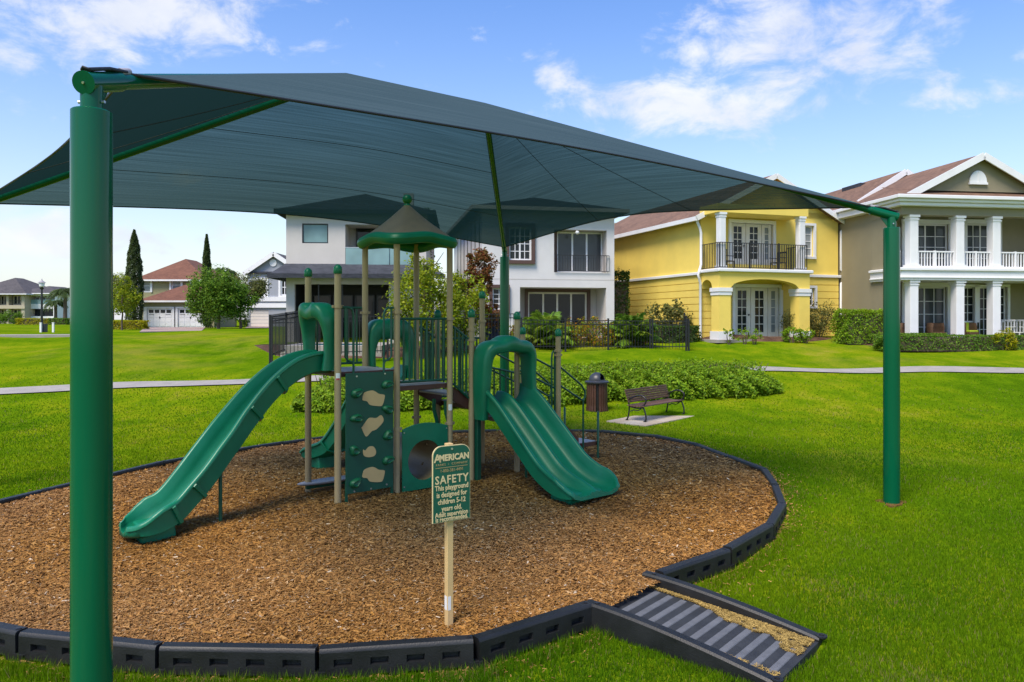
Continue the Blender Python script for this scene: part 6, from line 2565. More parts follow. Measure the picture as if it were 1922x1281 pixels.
bd = G_.rect(668, 424, 725, 497, 1.5)
G_.window((bd[0], bd[1], c + .03, bd[3]), 1.5, 'iron', 'glass', 2, 1, .07, .07, name='sliding_door')
bd = G_.rect(725, 424, 752, 497, 1.5)
G_.window((bd[0], bd[1], c + .03, bd[3]), 1.5, 'iron', 'glassteal', 1, 1, .07, .07, name='window')
zg = G_.Z(700, 466, 0)
for k in range(3):
    x0, x1 = a + (b - a) * k / 3, a + (b - a) * (k + 1) / 3
    bx('glass_panel', 'glassteal', o, x0 + .02, x1 - .02, -.05, -.035, c + .02, zg)
bx('balustrade_rail', 'steel', o, a, b, -.06, -.02, zg, zg + .03)
# ground floor with the screened opening
op = G_.rect(553, 534, 730, 640)
op = (op[0], op[1], .02, op[3])
G_.wall('lower_wall', 'greystucco', 0, xr, 0, sk0, 0, [op], .25)
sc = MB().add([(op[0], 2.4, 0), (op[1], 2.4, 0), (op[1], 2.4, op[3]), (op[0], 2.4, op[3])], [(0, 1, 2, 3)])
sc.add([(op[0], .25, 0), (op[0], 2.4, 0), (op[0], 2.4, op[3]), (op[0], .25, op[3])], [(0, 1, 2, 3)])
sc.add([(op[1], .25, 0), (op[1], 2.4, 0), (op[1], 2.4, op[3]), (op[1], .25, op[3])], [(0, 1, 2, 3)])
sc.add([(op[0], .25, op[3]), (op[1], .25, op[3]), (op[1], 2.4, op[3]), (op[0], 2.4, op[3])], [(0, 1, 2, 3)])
sc.build('porch_interior', 'porchdark', o)  # walls and ceiling inside the porch opening, coloured near black
for k in range(4):
    r_ = (op[0] + .3 + k * 1.05, op[0] + 1.25 + k * 1.05, .05, 2.3)
    G_.window(r_, 2.3, 'iron', 'glass', 1, 1, .06, name='sliding_door')
for k in range(1, 4):
    x = op[0] + (op[1] - op[0]) * k / 4
    bx('screen_post', 'iron', o, x - .025, x + .025, .05, .10, .02, op[3])
# skirt roof
x0s = G_.X(505, -.9)
mb = MB()
mb.add([(x0s, -.9, sk0), (xr + .9, -.9, sk0), (xr + .02, .02, sk1 + .12), (-.02, .02, sk1 + .12), (x0s, 3.0, sk0), (-.02, 3.0, sk1 + .12)], [(0, 1, 2, 3), (0, 3, 5, 4)])
mb.add([(x0s, -.9, sk0 - .02), (xr + .9, -.9, sk0 - .02), (xr + .9, .0, sk0 - .02), (x0s, 3.0, sk0 - .02), (-.0, 3.0, sk0 - .02), (0, 0, sk0 - .02)], [(0, 1, 2, 5), (0, 5, 4, 3)])
sk = mb.build('skirt_roof', 'roofslate', o)
bx('gutter', 'roofslate', sk, x0s - .08, xr + .9, -1.0, -.9, sk0 - .18, sk0 + .02)
bx('gutter', 'roofslate', sk, x0s - .08, x0s, -.9, 3.0, sk0 - .18, sk0 + .02)
MB().add([(0, .0, 0), (0, 11, 0), (0, 11, ev), (0, .0, ev)], [(0, 1, 2, 3)]).build('side_wall', 'greystucco', o)
MB().add([(xr, .0, 0), (xr, 11, 0), (xr, 11, ev), (xr, .0, ev)], [(0, 1, 2, 3)]).build('side_wall', 'greystucco', o)
MB().add([(0, 11, 0), (xr, 11, 0), (xr, 11, ev), (0, 11, ev)], [(0, 1, 2, 3)]).build('rear_wall', 'greystucco', o)
G_.hip('roofslate', 0, xr, 0, 11, ev, G_.Z(660, 366, 3.5), over=.4, fascia='roofslate')
MB().box(xr * .80, xr * .80 + .5, 3, 3.5, ev, ev + 1.35).build('chimney', 'greystucco', o)

# --- far houses on the left
A_ = House('garage_house', 'sage green house with rust brown hip roofs and two white garage doors', 262, 78, 0, 1.62)
o = A_.o
x1 = A_.X(384)
ge = A_.Z(330, 565)
gd = [A_.rect(274, 578, 325, 614), A_.rect(332, 578, 382, 614)]
gd = [(p, q, .0, t) for p, q, s_, t in gd]
ue = A_.Z(330, 521)
gx0 = A_.X(270)
A_.wall('garage_wall', 'sage', gx0, x1 + 1, 0, ge, 0, gd, .2)
A_.sides('sage', gx0, x1 + 1, 0, 6, 0, ge)
uw = [A_.rect(266, 525, 283, 549, 5), A_.rect(322, 525, 340, 546, 5), A_.rect(360, 525, 376, 549, 5)]
ux0, ux1 = A_.X(263, 5), A_.X(382, 5)
A_.wall('wall', 'sage', ux0, ux1, 0, ue + .2, 5, uw, .15)
A_.sides('sage', ux0, ux1, 5, 15, 0, ue)
for r in uw:
    A_.window(r, 5.08, 'white', 'glasslight', 1, 2, .12, .06, trim='white', tw=.2)
for p, q, s_, t in gd:
    g = bx('garage_door', 'white', o, p + .1, q - .1, .08, .14, .0, t - .08)
    w_ = q - p
    for row in range(4):
        for k in range(4):
            a = p + .2 + k * (w_ - .4) / 4
            zz = .08 + row * (t - .2) / 4
            if row == 3:
                bx('door_window', 'glass', g, a + .08, a + (w_ - .4) / 4 - .06, .06, .085, zz + .04, zz + (t - .2) / 4 - .1)
            else:
                bx('door_panel', 'white', g, a + .05, a + (w_ - .4) / 4 - .05, .055, .079, zz + .03, zz + (t - .2) / 4 - .04)
    for sx in (p + .3, q - .8):
        bx('door_strap', 'iron', g, sx, sx + .5, .05, .079, t - .75, t - .70)
    bx('handle', 'iron', g, (p + q) / 2 - .06, (p + q) / 2 + .06, .04, .079, t * .45, t * .45 + .2)
    tr = MB()
    tr.box(p - .25, p + .1, -.05, .02, 0, t + .1)
    tr.box(q - .1, q + .25, -.05, .02, 0, t + .1)
    tr.box(p + .1, q - .1, -.05, .02, t - .08, t + .1)
    tr.build('door_frame', 'white', o)
A_.hip('roofrust', gx0, x1 + 1.2, 0, 6, ge, A_.Z(330, 535, 3), over=.5)
A_.hip('roofrust', ux0, ux1, 5, 15, ue, A_.Z(330, 487, 9), over=.6)

B_ = House('blue_grey_house', 'blue grey house with white gable trim, round vent and pale garage door', 464, 88, 0, 1.62)
o = B_.o
xr = B_.X(575)
bev = B_.Z(515, 512)
g = B_.rect(469, 582, 504, 612)
g = (g[0], g[1], 0, g[3])
wn_ = [B_.rect(468, 526, 500, 555), B_.rect(527, 524, 541, 555)]
B_.wall('wall', 'blgrey', 0, xr, 0, bev, 0, [g] + wn_, .15)
B_.sides('blgrey', 0, xr, 0, 12, 0, bev)
for r in wn_:
    B_.window(r, .08, 'white', 'glass', 2, 2, .14, .08, trim='white', tw=.25, sill=True)
gd_ = bx('garage_door', 'door', o, g[0], g[1], .10, .16, 0, g[3])
for k in range(1, 5):
    bx('door_groove', 'blgrey', gd_, g[0], g[1], .09, .0995, g[3] * k / 5 - .015, g[3] * k / 5 + .015)
for v in (562, 574):
    z = B_.Z(500, v)
    bx('belt_course', 'white', o, -.1, xr + .1, -.2, .0, z - .25, z + .28)
gy = B_.Z(515, 474)
xg0, xg1 = B_.X(459), B_.X(572)
mb = MB().add([(xg0 + .4, -.02, bev), (xg1 - .4, -.02, bev), ((xg0 + xg1) / 2, -.02, gy - .2)], [(0, 1, 2)])
mb.build('gable_wall', 'blgrey', o)
xc_ = (xg0 + xg1) / 2
mb = MB()
for sx in (-1, 1):
    e = xc_ + sx * (xg1 - xg0) / 2
    mb.add([(xc_, -.4, gy), (e, -.4, bev), (e, 13, bev), (xc_, 13, gy), (xc_, -.4, gy - .25), (e, -.4, bev - .25), (e, 13, bev - .25), (xc_, 13, gy - .25)],
           [(0, 1, 2, 3), (4, 7, 6, 5), (0, 4, 5, 1), (1, 5, 6, 2), (2, 6, 7, 3), (3, 7, 4, 0)])
r_ = mb.build('roof', 'roofgrey', o)
mb = MB()
for sx in (-1, 1):
    mb.beam((xc_, -.5, gy - .2), (xc_ + sx * (xg1 - xg0) / 2, -.5, bev - .2), .12, .5)
mb.build('rake_board', 'white', r_)
bx('fascia', 'roofslate', r_, xg0, xg1, -.3, -.05, bev - .12, bev + .10)
MB().tube([(B_.X(513), -.12, B_.Z(513, 494)), (B_.X(513), -.03, B_.Z(513, 494))], .42, 24).build('round_vent', 'white', o)

D_ = House('columned_house', 'distant beige house with arched upper veranda and grey hip roof', -60, 150, 0, 1.6)
o = D_.o
xr = D_.X(46)
ev = D_.Z(20, 552)
ml = D_.Z(20, 577)
hs_ = []
for u in (-40, -8, 16):
    w_ = (25, 20, 24)[(-40, -8, 16).index(u)]
    r = D_.rect(u, 554, u + w_, 573)
    hs_.append(r)
    r = D_.rect(u, 580, u + w_, 599)
    hs_.append((r[0], r[1], .1, r[3]))
D_.wall('wall', 'beige', 0, xr, 0, ev, 0, hs_, 1.2)
for r in hs_:
    x0, x1, z0, z1 = r
    D_.window((x0 + .1, x1 - .1, z0, z1), 1.25, 'beige', 'glass', 3, 1, .25, .2)
    bx('railing', 'iron', o, x0, x1, .2, .26, z0 + .8, z0 + .9)
D_.sides('beige', 0, xr, 0, 14, 0, ev)
bx('belt_course', 'beige', o, -.2, xr + .2, -.25, -.01, ml - .3, ml + .25)
D_.hip('roofgrey', 0, xr, 0, 14, ev, D_.Z(4, 522, 6), over=1.0)

E_ = House('distant_white_house', 'distant white house with glass balcony, dark ground floor and grey roof', 47, 152, 0, 1.6)
o = E_.o
xr = E_.X(107)
ev = E_.Z(75, 551)
up = E_.rect(52, 556, 103, 571)
lo = E_.rect(55, 580, 100, 594)
E_.wall('wall', 'white', 0, xr, 0, ev, 0, [up, lo], 1.4)
E_.sides('white', 0, xr, 0, 14, 0, ev)
E_.window(lo, 1.2, 'iron', 'glass', 3, 1, .2, .15, name='sliding_door')
E_.window(up, 1.45, 'white', 'glasslight', 4, 1, .25, .2)
bx('glass_panel', 'glassteal', o, up[0], up[1], .0, .06, up[2], up[2] + .9)
E_.hip('roofgrey', -2, xr, 0, 14, ev, E_.Z(75, 538, 6), over=.9)

# driveway of the garage house
dv = [(262, 627), (380, 626), (382, 613.5), (274, 613.5)]
q = [at(u, v, 1) for u, v in dv]
def flat_hit(u, v, z):
    d = (H - z) * F / (v - V0)
    return ((u - U0) * d / F, d)
zz = 1.66
pts_ = [flat_hit(u, v, 1.655) for u, v in ((262, 623), (378, 621), (386, 614.4), (272, 614.4))]
dw = MB().prism(pts_, lambda a, b, d: (a, b, d), 1.50, 1.655).build('driveway', 'paver')
tag(dw, kind='structure')
pts_ = [flat_hit(u, v, 1.655) for u, v in ((460, 615.5), (512, 615.5), (508, 612.6), (466, 612.6))]
dw = MB().prism(pts_, lambda a, b, d: (a, b, d), 1.50, 1.655).build('driveway', 'paver')
tag(dw, kind='structure')
# far path on the left
fp = [flat_hit(u, v, 1.62) for u, v in ((-200, 632.2), (140, 630.2), (140, 629.0), (-200, 630.6))]
dw = MB().prism(fp, lambda a, b, d: (a, b, d), 1.40, 1.66).build('concrete_path', 'concrete')
tag(dw, kind='structure')

# ------------------------------------------------------------------ pool, fence and planting beds by the houses
def G(u, d):                                               # ground point under a photo column at a distance
    x = (u - U0) * d / F
    return Vector((x, d, float(gz(x, d))))


# pool terrace in front of the modern house
c0, c1 = G(552, 31.5), G(735, 32.0)
tz = 1.42
MB().box(c0.x, c1.x, 29.6, 33.6, .9, tz).build('pool_deck', 'concrete', bevel=.02)
tag(bpy.data.objects['pool_deck'], kind='structure')
MB().box(c0.x + .5, c1.x - .5, 30.0, 31.7, tz - .02, tz + .004).build('pool_water', 'water')
tag(bpy.data.objects['pool_water'], kind='structure')


def fence(name, label, pts, h=1.25, sp=.115, posts=2.2, group=None, spear=False, extra=0.0):
    o = thing(name, label, 'fence', tuple(pts[0]), 0, group)
    base = pts[0]
    P = [p - base for p in pts]
    for i in range(len(P) - 1):
        a, b = P[i], P[i + 1]
        L = (b - a).length
        n = max(1, round(L / posts))
        for dz in (h - .04, h - .20, .14):
            MB().beam(a + Vector((0, 0, dz)), b + Vector((0, 0, dz)), .03, .035).build('rail', 'fence', o)
        for k in range(n + (1 if i == len(P) - 2 else 0)):
            t = a.lerp(b, k / n)
            bx('fence_post', 'fence', o, t.x - .035, t.x + .035, t.y - .035, t.y + .035, t.z - .3, t.z + h + .06)
        m = int(L / sp)
        mb = MB()
        for k in range(1, m):
            t = a.lerp(b, k / m)
            mb.box(t.x - .010, t.x + .010, t.y - .010, t.y + .010, t.z + .06, t.z + h + (.05 if spear else -.02))
        pk_ = mb.build('pickets', 'fence', o)
        tag(pk_, kind='stuff')
    return o


f0 = G(507, 27.5)
f0.z = 1.02
far = Vector((f0.x - .35, 34.5, 1.35))
fence('iron_fence', 'black iron fence running back along the pool terrace of the modern house', [f0, far], 1.55, .12, spear=True)
f1 = G(975, 30.3)
f1.z = 1.22
f0b = f0 + Vector((.06, 0, 0))
fence('iron_fence', 'black iron fence along the front of the pool terrace and mulch bed', [f0b, Vector((c1.x + .4, 28.6, 1.12)), f1], 1.5, .13)
f1b = f1 + Vector((.08, 0, 0))
f2, f3 = G(1220, 31.5), G(1288, 31.2)
f2.z, f3.z = 1.17, 1.17
fence('iron_fence', 'black iron fence in front of the orange flowers by the white house', [f1b, f2], 1.25, .13)
fence('iron_gate', 'black iron gate leaf standing between the flower bed and yellow house', [f2 + Vector((.1, 0, 0)), f3], 1.25, .13, posts=9)
fence('iron_fence', 'black iron fence returning to the downpipe of the yellow house', [f3 + Vector((.1, 0, 0)), Vector((f3.x + .8, 35.0, 1.45))], 1.25, .13)


def bed(name, outline, z=.03, m='darkmulch'):
    n = 60
    q = spline(outline + [outline[0]], 8)[:-1]
    c = np.mean(np.array(q), axis=0)
    mb = MB()
    R_ = 8
    vs = []
    for j in range(R_ + 1):
        t = j / R_
        for p in q:
            x, y = c[0] + (p[0] - c[0]) * t, c[1] + (p[1] - c[1]) * t
            vs.append((x, y, float(gz(x, y)) + z * (1.6 - 1.6 * t ** 3) - .02 * (t == 1)))
    k = len(q)
    fs = []
    for j in range(1, R_):
        for i in range(k):
            fs.append((j * k + i, j * k + (i + 1) % k, (j + 1) * k + (i + 1) % k, (j + 1) * k + i))
    for i in range(k):
        fs.append((i, k + i, k + (i + 1) % k))
    mb.add(vs, fs)
    o = mb.build(name, m)
    o.data.polygons.foreach_set('use_smooth', [True] * len(o.data.polygons))
    tag(o, kind='structure')
    return o


def hit2(u, v):
    p = ground_hit(u, v)
    return (p.x, p.y)


bed('mulch_bed', [hit2(470, 648), hit2(520, 657), hit2(640, 660), hit2(760, 655), hit2(900, 650), (G(900, 31).x, 31), (G(720, 29.8).x, 29.4), (G(560, 29.8).x, 29.4), (G(512, 30).x, 30)], .10)
bed('mulch_bed', [hit2(930, 640), hit2(1100, 640.5), hit2(1215, 638), (G(1215, 34).x, 34), (G(1000, 34.5).x, 34.5), (G(930, 33).x, 33)], .08)
bed('mulch_bed', [hit2(1295, 632), hit2(1400, 641), hit2(1500, 642), hit2(1556, 638), (G(1560, 36.2).x, 36.2), (G(1420, 35.6).x, 34.6), (G(1330, 34.8).x, 34.2)], .08)
bed('mulch_bed', [hit2(1570, 636), hit2(1640, 638), hit2(1780, 641), hit2(1960, 645), (G(1990, 32.6).x, 32.6), (G(1700, 32.7).x, 32.7), (G(1580, 34).x, 34.5)], .05)

# ------------------------------------------------------------------ shrub mound behind the bench
def make_mound():
    rng = np.random.default_rng(21)
    p0 = G(1000, 21.0)
    t = thing('shrub_bed', 'long low bank of bright green leafy shrubs behind the bench and slides', 'shrubs', tuple(p0))
    # crown line: photo columns with near edge distance
    cols_ = [(548, 19.2, .62), (620, 19.0, .72), (720, 19.2, .72), (850, 19.6, .72), (1000, 20.0, .70), (1150, 20.6, .70), (1300, 20.8, .74), (1420, 21.3, .70), (1468, 22.0, .58)]
    us = np.array([c[0] for c in cols_], float)
    n = 95000
    u = us[0] + (us[-1] - us[0]) * rng.random(n)
    dn = np.interp(u, us, [c[1] for c in cols_])
    hh = np.interp(u, us, [c[2] for c in cols_])
    endw = np.clip(np.minimum((u - us[0]) / 60, (us[-1] - u) / 60), 0, 1) ** .5
    depth = 2.5 * endw + .3
    # points on a lumpy dome section; most on the outer skin
    th = PI * rng.random(n)
    r = 1 - .30 * rng.random(n) ** 1.6
    lump = 1 + .10 * np.sin(u * .075 + th * 3) * np.cos(u * .033 + th * 5) + .07 * np.sin(u * .21 + th * 9)
    yy = dn + depth * .5 * (1 - np.cos(th) * r * lump)
    zz = hh * (.35 + .65 * endw) * np.sin(th) ** .55 * r * lump
    x = (u - U0) * dn / F + (rng.random(n) - .5) * .08
    g = gz(x, yy)
    P = np.stack([x - p0.x, yy - p0.y, g + zz - p0.z + .02], 1)
    O = np.stack([np.zeros(n), -np.cos(th), np.sin(th)], 1)
    cl = rng.normal(size=(n, 3)) * .02
    # sprigs standing above the mass
    ns = 420
    su = us[0] + 20 + (us[-1] - us[0] - 40) * rng.random(ns)
    sth = PI * (.25 + .5 * rng.random(ns))
    sdn = np.interp(su, us, [c[1] for c in cols_])
    sh_ = np.interp(su, us, [c[2] for c in cols_])
    per = 14
    sx = (su - U0) * sdn / F
    sy = sdn + 1.25 * (1 - np.cos(sth))
    sz = gz(sx, sy) + sh_ * np.sin(sth) ** .55
    SP = np.repeat(np.stack([sx - p0.x, sy - p0.y, sz - p0.z], 1), per, 0)
    SP += rng.normal(size=SP.shape) * np.array([.07, .07, .05]) + np.array([0, 0, .06]) * rng.random((len(SP), 1)) * 2.2
    P = np.concatenate([P + cl, SP])
    O = np.concatenate([O, rand_unit(rng, len(SP)) * .5])
    cc = leaf_cols(rng, len(P), PAL['hedge'], .2)
    np_mesh('foliage', leaf_quads(rng, P, .085, .5, .25, O), 4, cc, 'leaf', t)
    # stems and shaded inner mass
    mb = MB()
    for k in range(70):
        uu = us[0] + 25 + (us[-1] - us[0] - 50) * k / 69
        dd = float(np.interp(uu, us, [c[1] for c in cols_])) + .9 + .8 * rng.random()
        xx = (uu - U0) * (dd - 1.2) / F
        zb = float(gz(xx, dd)) - p0.z
        for q in range(3):
            a = rng.random() * 6.28
            mb.tube([(xx - p0.x, dd - p0.y, zb - .05), (xx - p0.x + .2 * math.cos(a), dd - p0.y + .2 * math.sin(a), zb + .4), (xx - p0.x + .4 * math.cos(a), dd - p0.y + .4 * math.sin(a), zb + .8)], [.02, .014, .006], 5)
    tag(mb.build('stems', 'bark', t), kind='stuff')


make_mound()

# ------------------------------------------------------------------ planting by the houses
def GP(u, d, dz=0.0):
    p = G(u, d)
    return (p.x, p.y, p.z + dz)


p = GP(792, 29.0)
tree('small_tree', 'airy yellow green young tree behind the play structure, before the modern house', p, 3.6, .07,
     [((0, 0, 2.2), (1.25, 1.1, 1.5), 60, 42, .42), ((-.7, 0, 1.5), (.8, .8, .9), 26, 40, .36), ((.8, 0, 1.6), (.9, .9, 1.1), 30, 40, .38), ((0, 0, 3.4), (.6, .6, .7), 16, 32, .3)], 'yellow', .105, seed=4, limbs=9, spread=1.1, z0=.25)
p = GP(872, 30.5)
tree('small_tree', 'yellow green bushy tree in front of the white house side wall', p, 2.8, .06,
     [((0, 0, 1.7), (1.0, .9, 1.3), 44, 40, .4), ((-.4, 0, 2.5), (.6, .6, .6), 16, 36, .3)], 'yellow', .105, seed=14, limbs=8, spread=.9, z0=.25)
p = GP(905, 32.0)
tree('red_leaved_tree', 'slender tree with reddish brown leaves beside the green shade post', p, 3.6, .06,
     [((-.05, 0, 3.45), (.62, .55, .75), 34, 30, .22), ((-.2, 0, 2.4), (.65, .5, .7), 26, 26, .22), ((.2, 0, 1.5), (.7, .6, .7), 22, 26, .25)], 'red', .12, seed=6, limbs=7, spread=.6)
p = GP(795, 39.5)
tree('tall_tree', 'thin dark tree rising behind the gap between the two white houses', p, 6.0, .08,
     [((0, 0, 5.4), (.9, .8, 1.3), 26, 30, .3)], 'mid', .13, seed=61, limbs=6, spread=.7)
# flowers and small palms before the white house
rngp = random.Random(12)
for k, (u, d, w, hgt) in enumerate([(1000, 32.6, .75, .42), (1048, 32.4, .8, .5), (1090, 32.3, .85, .55), (1130, 32.2, .8, .55), (1072, 33.0, .8, .62), (1112, 32.9, .8, .6), (1155, 32.6, .7, .5), (968, 32.2, .7, .45), (1205, 32.6, .6, .42)]):
    bush('flowering_shrub', 'low shrub of orange and yellow flowers behind the fence by white house', GP(u, d), (w, .5, hgt), 52, 26, 'flower', .085, seed=100 + k, group='orange flowering shrubs behind the fence')
palm('clump_palm', 'feathery bright green clump palm before the white house sliding doors', GP(1022, 32.2), 0.25, .1, 60, 1.75, .42, seed=3, leaflet=.46, lift=1.4, wleaf=.075)
palm('clump_palm', 'feathery clump palm between the white house corner and yellow house', GP(1185, 32.3), 0.2, .1, 56, 1.6, .45, seed=8, leaflet=.46, lift=1.35, wleaf=.075)
for k, u in enumerate((1166, 1196)):
    bush('leafy_shrub', ('leafy green shrub under the clump palm next to the white house corner', 'leafy green shrub under the clump palm next to the iron gate')[k], GP(u, 32.8), (.75, .55, .55), 40, 30, 'palm', .12, seed=140 + k)
bush('round_shrub', 'airy round shrub with dark oval leaves against the yellow side wall', GP(1254, 36.5), (1.25, .9, .95), 70, 26, 'olive', .16, seed=33, cr=.3)
box_hedge('low_hedge', 'low dark hedge behind the iron gate beside the yellow house', GP(1262, 34.6), R(15), 2.4, .7, .75, 4200, 'dark', .10, seed=41)
box_hedge('tall_cypress_hedge', 'narrow dark evergreen between the white house and yellow house walls', GP(1163, 40.0), 0, .9, .9, 3.4, 2600, 'dark', .13, seed=45, cat='evergreen')
# yellow house bed
bush('round_shrub', 'large rounded olive brown shrub beside the right porch column of yellow house', GP(1536, 36.6), (1.0, .9, .88), 90, 40, 'olive', .085, seed=50, cr=.3)
bush('round_shrub', 'rounded dark shrub half hidden behind the right porch column of yellow house', GP(1490, 36.2), (.55, .6, .75), 50, 34, 'olive', .085, seed=51, cr=.25)
for k, (u, d, s) in enumerate([(1368, 33.6, .30), (1398, 33.5, .36), (1416, 33.4, .36)]):
    bush('sparse_plant', ('sparse flowering plant at the foot of the left porch column', 'sparse pale plant before the yellow house french doors', 'sparse pale plant before the yellow house french doors')[k], GP(u, d), (s, s, .42), 10, 16, 'hedge', .10, seed=60 + k, group='small plants before the french doors', cat='plant')
for k, (u, d) in enumerate([(1486, 33.8), (1512, 33.8)]):
    bush('leafy_shrub', ('small bright green shrub in mulch before the right porch column, left of pair', 'small bright green shrub in mulch before the right porch column, right of pair')[k], GP(u, d), (.48, .45, .36), 26, 26, 'hedge', .10, seed=70 + k)
# olive house hedges
box_hedge('clipped_hedge', 'tall clipped bright green hedge at the corner of the olive house', GP(1614, 34.2), R(8), 2.0, 1.2, 1.5, 9000, 'hedge', .085, seed=80)
box_hedge('clipped_hedge', 'long low clipped hedge running before the olive house porch columns', GP(1830, 31.0), R(-2), 7.6, .8, .62, 15000, 'mid', .075, seed=81, rough=.05)
box_hedge('clipped_hedge', 'short low hedge in front of the olive house corner column', GP(1722, 31.7), R(3), 2.0, .8, .70, 5000, 'mid', .075, seed=82, rough=.05)
bush('spiky_plant', 'yellow green spiky plant rising from the hedge before the olive porch', GP(1886, 30.6), (.5, .45, .45), 30, 24, 'gold', .17, seed=83, aspect=.2)
tree('garden_tree', 'yellow green tree beyond the open end of the olive house veranda', GP(1945, 48), 4.5, .12,
     [((0, 0, 4.6), (2.4, 2.2, 2.6), 80, 40, .6)], 'yellow', .16, seed=84, limbs=8, spread=1.6)
box_hedge('garden_hedge', 'bright green hedge beyond the open end of the olive veranda', GP(1960, 44), 0, 5.0, 1.2, 1.9, 6000, 'hedge', .13, seed=85)
# behind the gap between the white and yellow houses
palm('tall_palm', 'palm crown showing between the white house roof and yellow house roof', GP(1168, 56), 7.6, .14, 20, 1.9, .8, seed=19, leaflet=.6, wleaf=.08)

# ------------------------------------------------------------------ far trees on the left
def cypress(label, u, d, h, w, seed):
    rng = np.random.default_rng(seed)
    p = GP(u, d)
    t = thing('cypress', label, 'cypress', p)
    n = 15000
    z = rng.random(n) ** .85
    prof = np.interp(z, [0, .08, .35, .6, .8, .93, 1.0], [.62, .9, 1.0, .86, .60, .28, .02])
    a = rng.uniform(0, 2 * PI, n)
    lump = 1 + .10 * np.sin(a * 3 + z * 30) + .08 * np.sin(a * 5 - z * 55)
    r = w / 2 * prof * lump * (1 - .25 * rng.random(n) ** 2)
    P = np.stack([r * np.cos(a), r * np.sin(a), .15 + z * (h - .15)], 1)
    O = np.stack([np.cos(a), np.sin(a), np.full(n, .6)], 1)
    np_mesh('crown', leaf_quads(rng, P, .22, .35, .2, O), 4, leaf_cols(rng, n, PAL['dull'], .22), 'leaf', t)
    MB().tube([(0, 0, -.1), (0, 0, h * .5), (0, 0, h * .9)], [.2, .12, .03], 8).build('trunk', 'bark', t, smooth=60)


cypress('tall dark cypress column standing left of the garage house', 252, 73, 9.6, 1.6, 1)
cypress('slim dark cypress column standing right of the garage house', 388, 76, 9.5, .95, 2)
p = GP(410, 66)
tree('broad_tree', 'dense dark green round tree before the garage house', p, 3.0, .14,
     [((-.4, 0, 3.0), (2.5, 2.2, 2.1), 120, 46, .62), ((.9, 0, 2.6), (2.0, 1.8, 1.7), 70, 44, .55)], 'mid', .17, seed=31, limbs=8, spread=1.5)
p = GP(452, 70)
tree('broad_tree', 'paler olive green spreading tree before the blue grey house', p, 3.4, .12,
     [((.2, 0, 3.7), (2.3, 2.0, 1.25), 70, 40, .5)], 'olive', .17, seed=32, limbs=8, spread=1.5)
p = GP(229, 58)
tree('young_tree', 'small yellow green tree with bare stem beside the yellow hedge', p, 3.0, .07,
     [((0, 0, 2.4), (1.35, 1.2, 1.1), 52, 34, .36), ((.1, 0, 3.7), (.7, .6, .7), 14, 24, .25)], 'yellow', .13, seed=35, limbs=8, spread=1.0)
p = GP(212, 75)
tree('dark_tree', 'dark brownish tree crown behind the young tree and cypress', p, 4.2, .15, [((0, 0, 3.6), (1.9, 1.6, 1.7), 60, 40, .55)], 'olive', .18, seed=36)
box_hedge('yellow_hedge', 'clipped golden yellow hedge beside the garage drive', GP(240, 62), 0, 2.9, .8, .72, 5000, 'gold', .11, seed=37)
palm('tall_palm', 'palm with dark fronds behind the round tree and blue grey house', GP(422, 96), 6.8, .2, 24, 2.4, .75, 'dull', seed=23, leaflet=.9, wleaf=.11)
bush('green_shrub', 'dark green shrub at the foot of the slim cypress', GP(392, 72), (1.2, .8, .8), 40, 30, 'dark', .15, seed=38)
bush('green_shrub', 'dark green shrub against the blue grey garage', GP(456, 80), (1.0, .8, .9), 40, 30, 'dark', .15, seed=39)
palm('tall_palm', 'palm tree with spreading crown beside the distant white house', GP(122, 120), 5.2, .28, 26, 2.9, .8, 'dull', seed=24, leaflet=1.0, wleaf=.12)
palm('tall_palm', 'smaller palm with brown trunk leaning at the distant white house', GP(104, 126), 3.6, .25, 22, 2.4, .8, 'dull', seed=25, leaflet=.9, wleaf=.12)
box_hedge('flower_hedge', 'low yellow flowering hedge in front of the distant white house', GP(72, 118), 0, 6.2, 1.0, 1.0, 5000, 'gold', .16, seed=26)
box_hedge('flower_hedge', 'dark green hedge in front of the distant palm trees', GP(112, 117), 0, 2.8, 1.0, 1.0, 2600, 'mid', .16, seed=27)
for k, u in enumerate((2, 26)):
    bush('round_shrub', ('rounded green shrub under the arches of the distant columned house', 'broad green shrub at the corner of the distant columned house')[k], GP(u, 128), (1.7 + .4 * k, 1.2, 1.15), 60, 34, 'mid', .2, seed=28 + k)

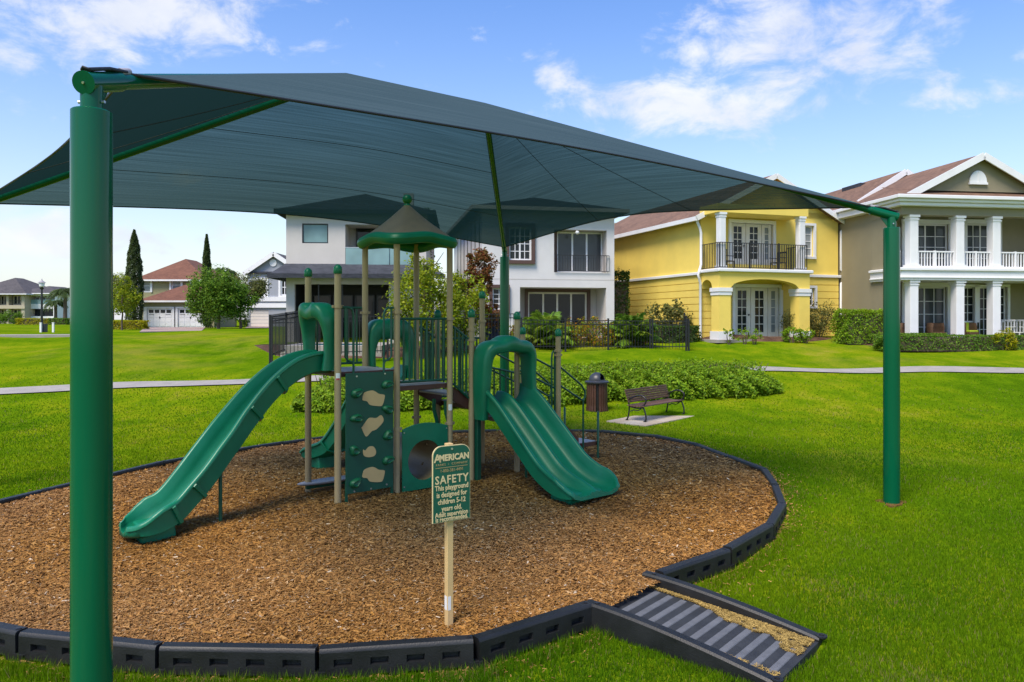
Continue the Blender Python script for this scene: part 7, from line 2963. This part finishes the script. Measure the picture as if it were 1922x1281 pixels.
# ------------------------------------------------------------------ lamp post, cabinet and marker on the far path
p = GP(78.5, 52.0)
lp = thing('lamp_post', 'tall black lamp post with pale lantern beside the far path', 'lamp post', p)
MB().tube([(0, 0, -.1), (0, 0, .5), (0, 0, 3.0)], [.10, .08, .06], 12).build('pole', 'iron', lp, smooth=50)
MB().lathe([(.10, 2.96), (.14, 3.05), (.06, 3.12)], (0, 0, 0), 14).build('lantern_base', 'iron', lp, smooth=40)
MB().lathe([(.08, 3.12), (.15, 3.16), (.19, 3.38), (.17, 3.42)], (0, 0, 0), 14).build('lantern', 'white', lp, smooth=40)
MB().lathe([(.26, 3.42), (.20, 3.47), (.05, 3.58), (.02, 3.70)], (0, 0, 0), 14).build('lantern_cap', 'deck', lp, smooth=40)
p = GP(83, 50.5)
cb = thing('utility_cabinet', 'small dark grey utility cabinet at the foot of the lamp post', 'cabinet', p)
bx('body', 'binlid', cb, -.16, .16, -.14, .14, 0, .52, .02)
bx('lid', 'binlid', cb, -.18, .18, -.16, .16, .522, .57, .015)
bx('label_plate', 'gold', cb, -.19, -.165, -.08, .08, .08, .40)
for lab, u, hh in (('short white marker post beside the utility cabinet', 76.6, .62), ('short white marker post standing alone by the far path', 100, .62)):
    p = GP(u, 50.2)
    mk = thing('marker_post', lab, 'marker post', p)
    bx('shaft', 'white', mk, -.06, .06, -.05, .05, -.1, hh, .01)
    bx('cap', 'white', mk, -.07, .07, -.06, .06, hh + .002, hh + .04, .01)
# dark grill cover standing behind the fence near the shade post
p = GP(927, 33.2)
gr = thing('covered_grill', 'dark blue covered barbecue grill on the white house terrace', 'grill', p)
bx('cover', 'grillblue', gr, -.55, .35, -.35, .35, .04, 1.35, .08)
bx('skirt', 'grillblue', gr, -.58, .38, -.38, .38, .0, .4, .03)

# bare soil where the mower leaves a ring round the right shade post
q_ = []
for k in range(18):
    a = 2 * PI * k / 18
    r_ = .17 + .05 * math.sin(3 * a + 1) + .03 * math.sin(5 * a)
    q_.append((PB.x + r_ * math.cos(a), PB.y + r_ * math.sin(a)))
zb_ = float(gz(PB.x, PB.y))
so_ = MB().prism(q_, lambda a, b, d: (a, b, d), zb_ - .05, zb_ + .012).build('soil_ring', 'mulch')
tag(so_, kind='structure')
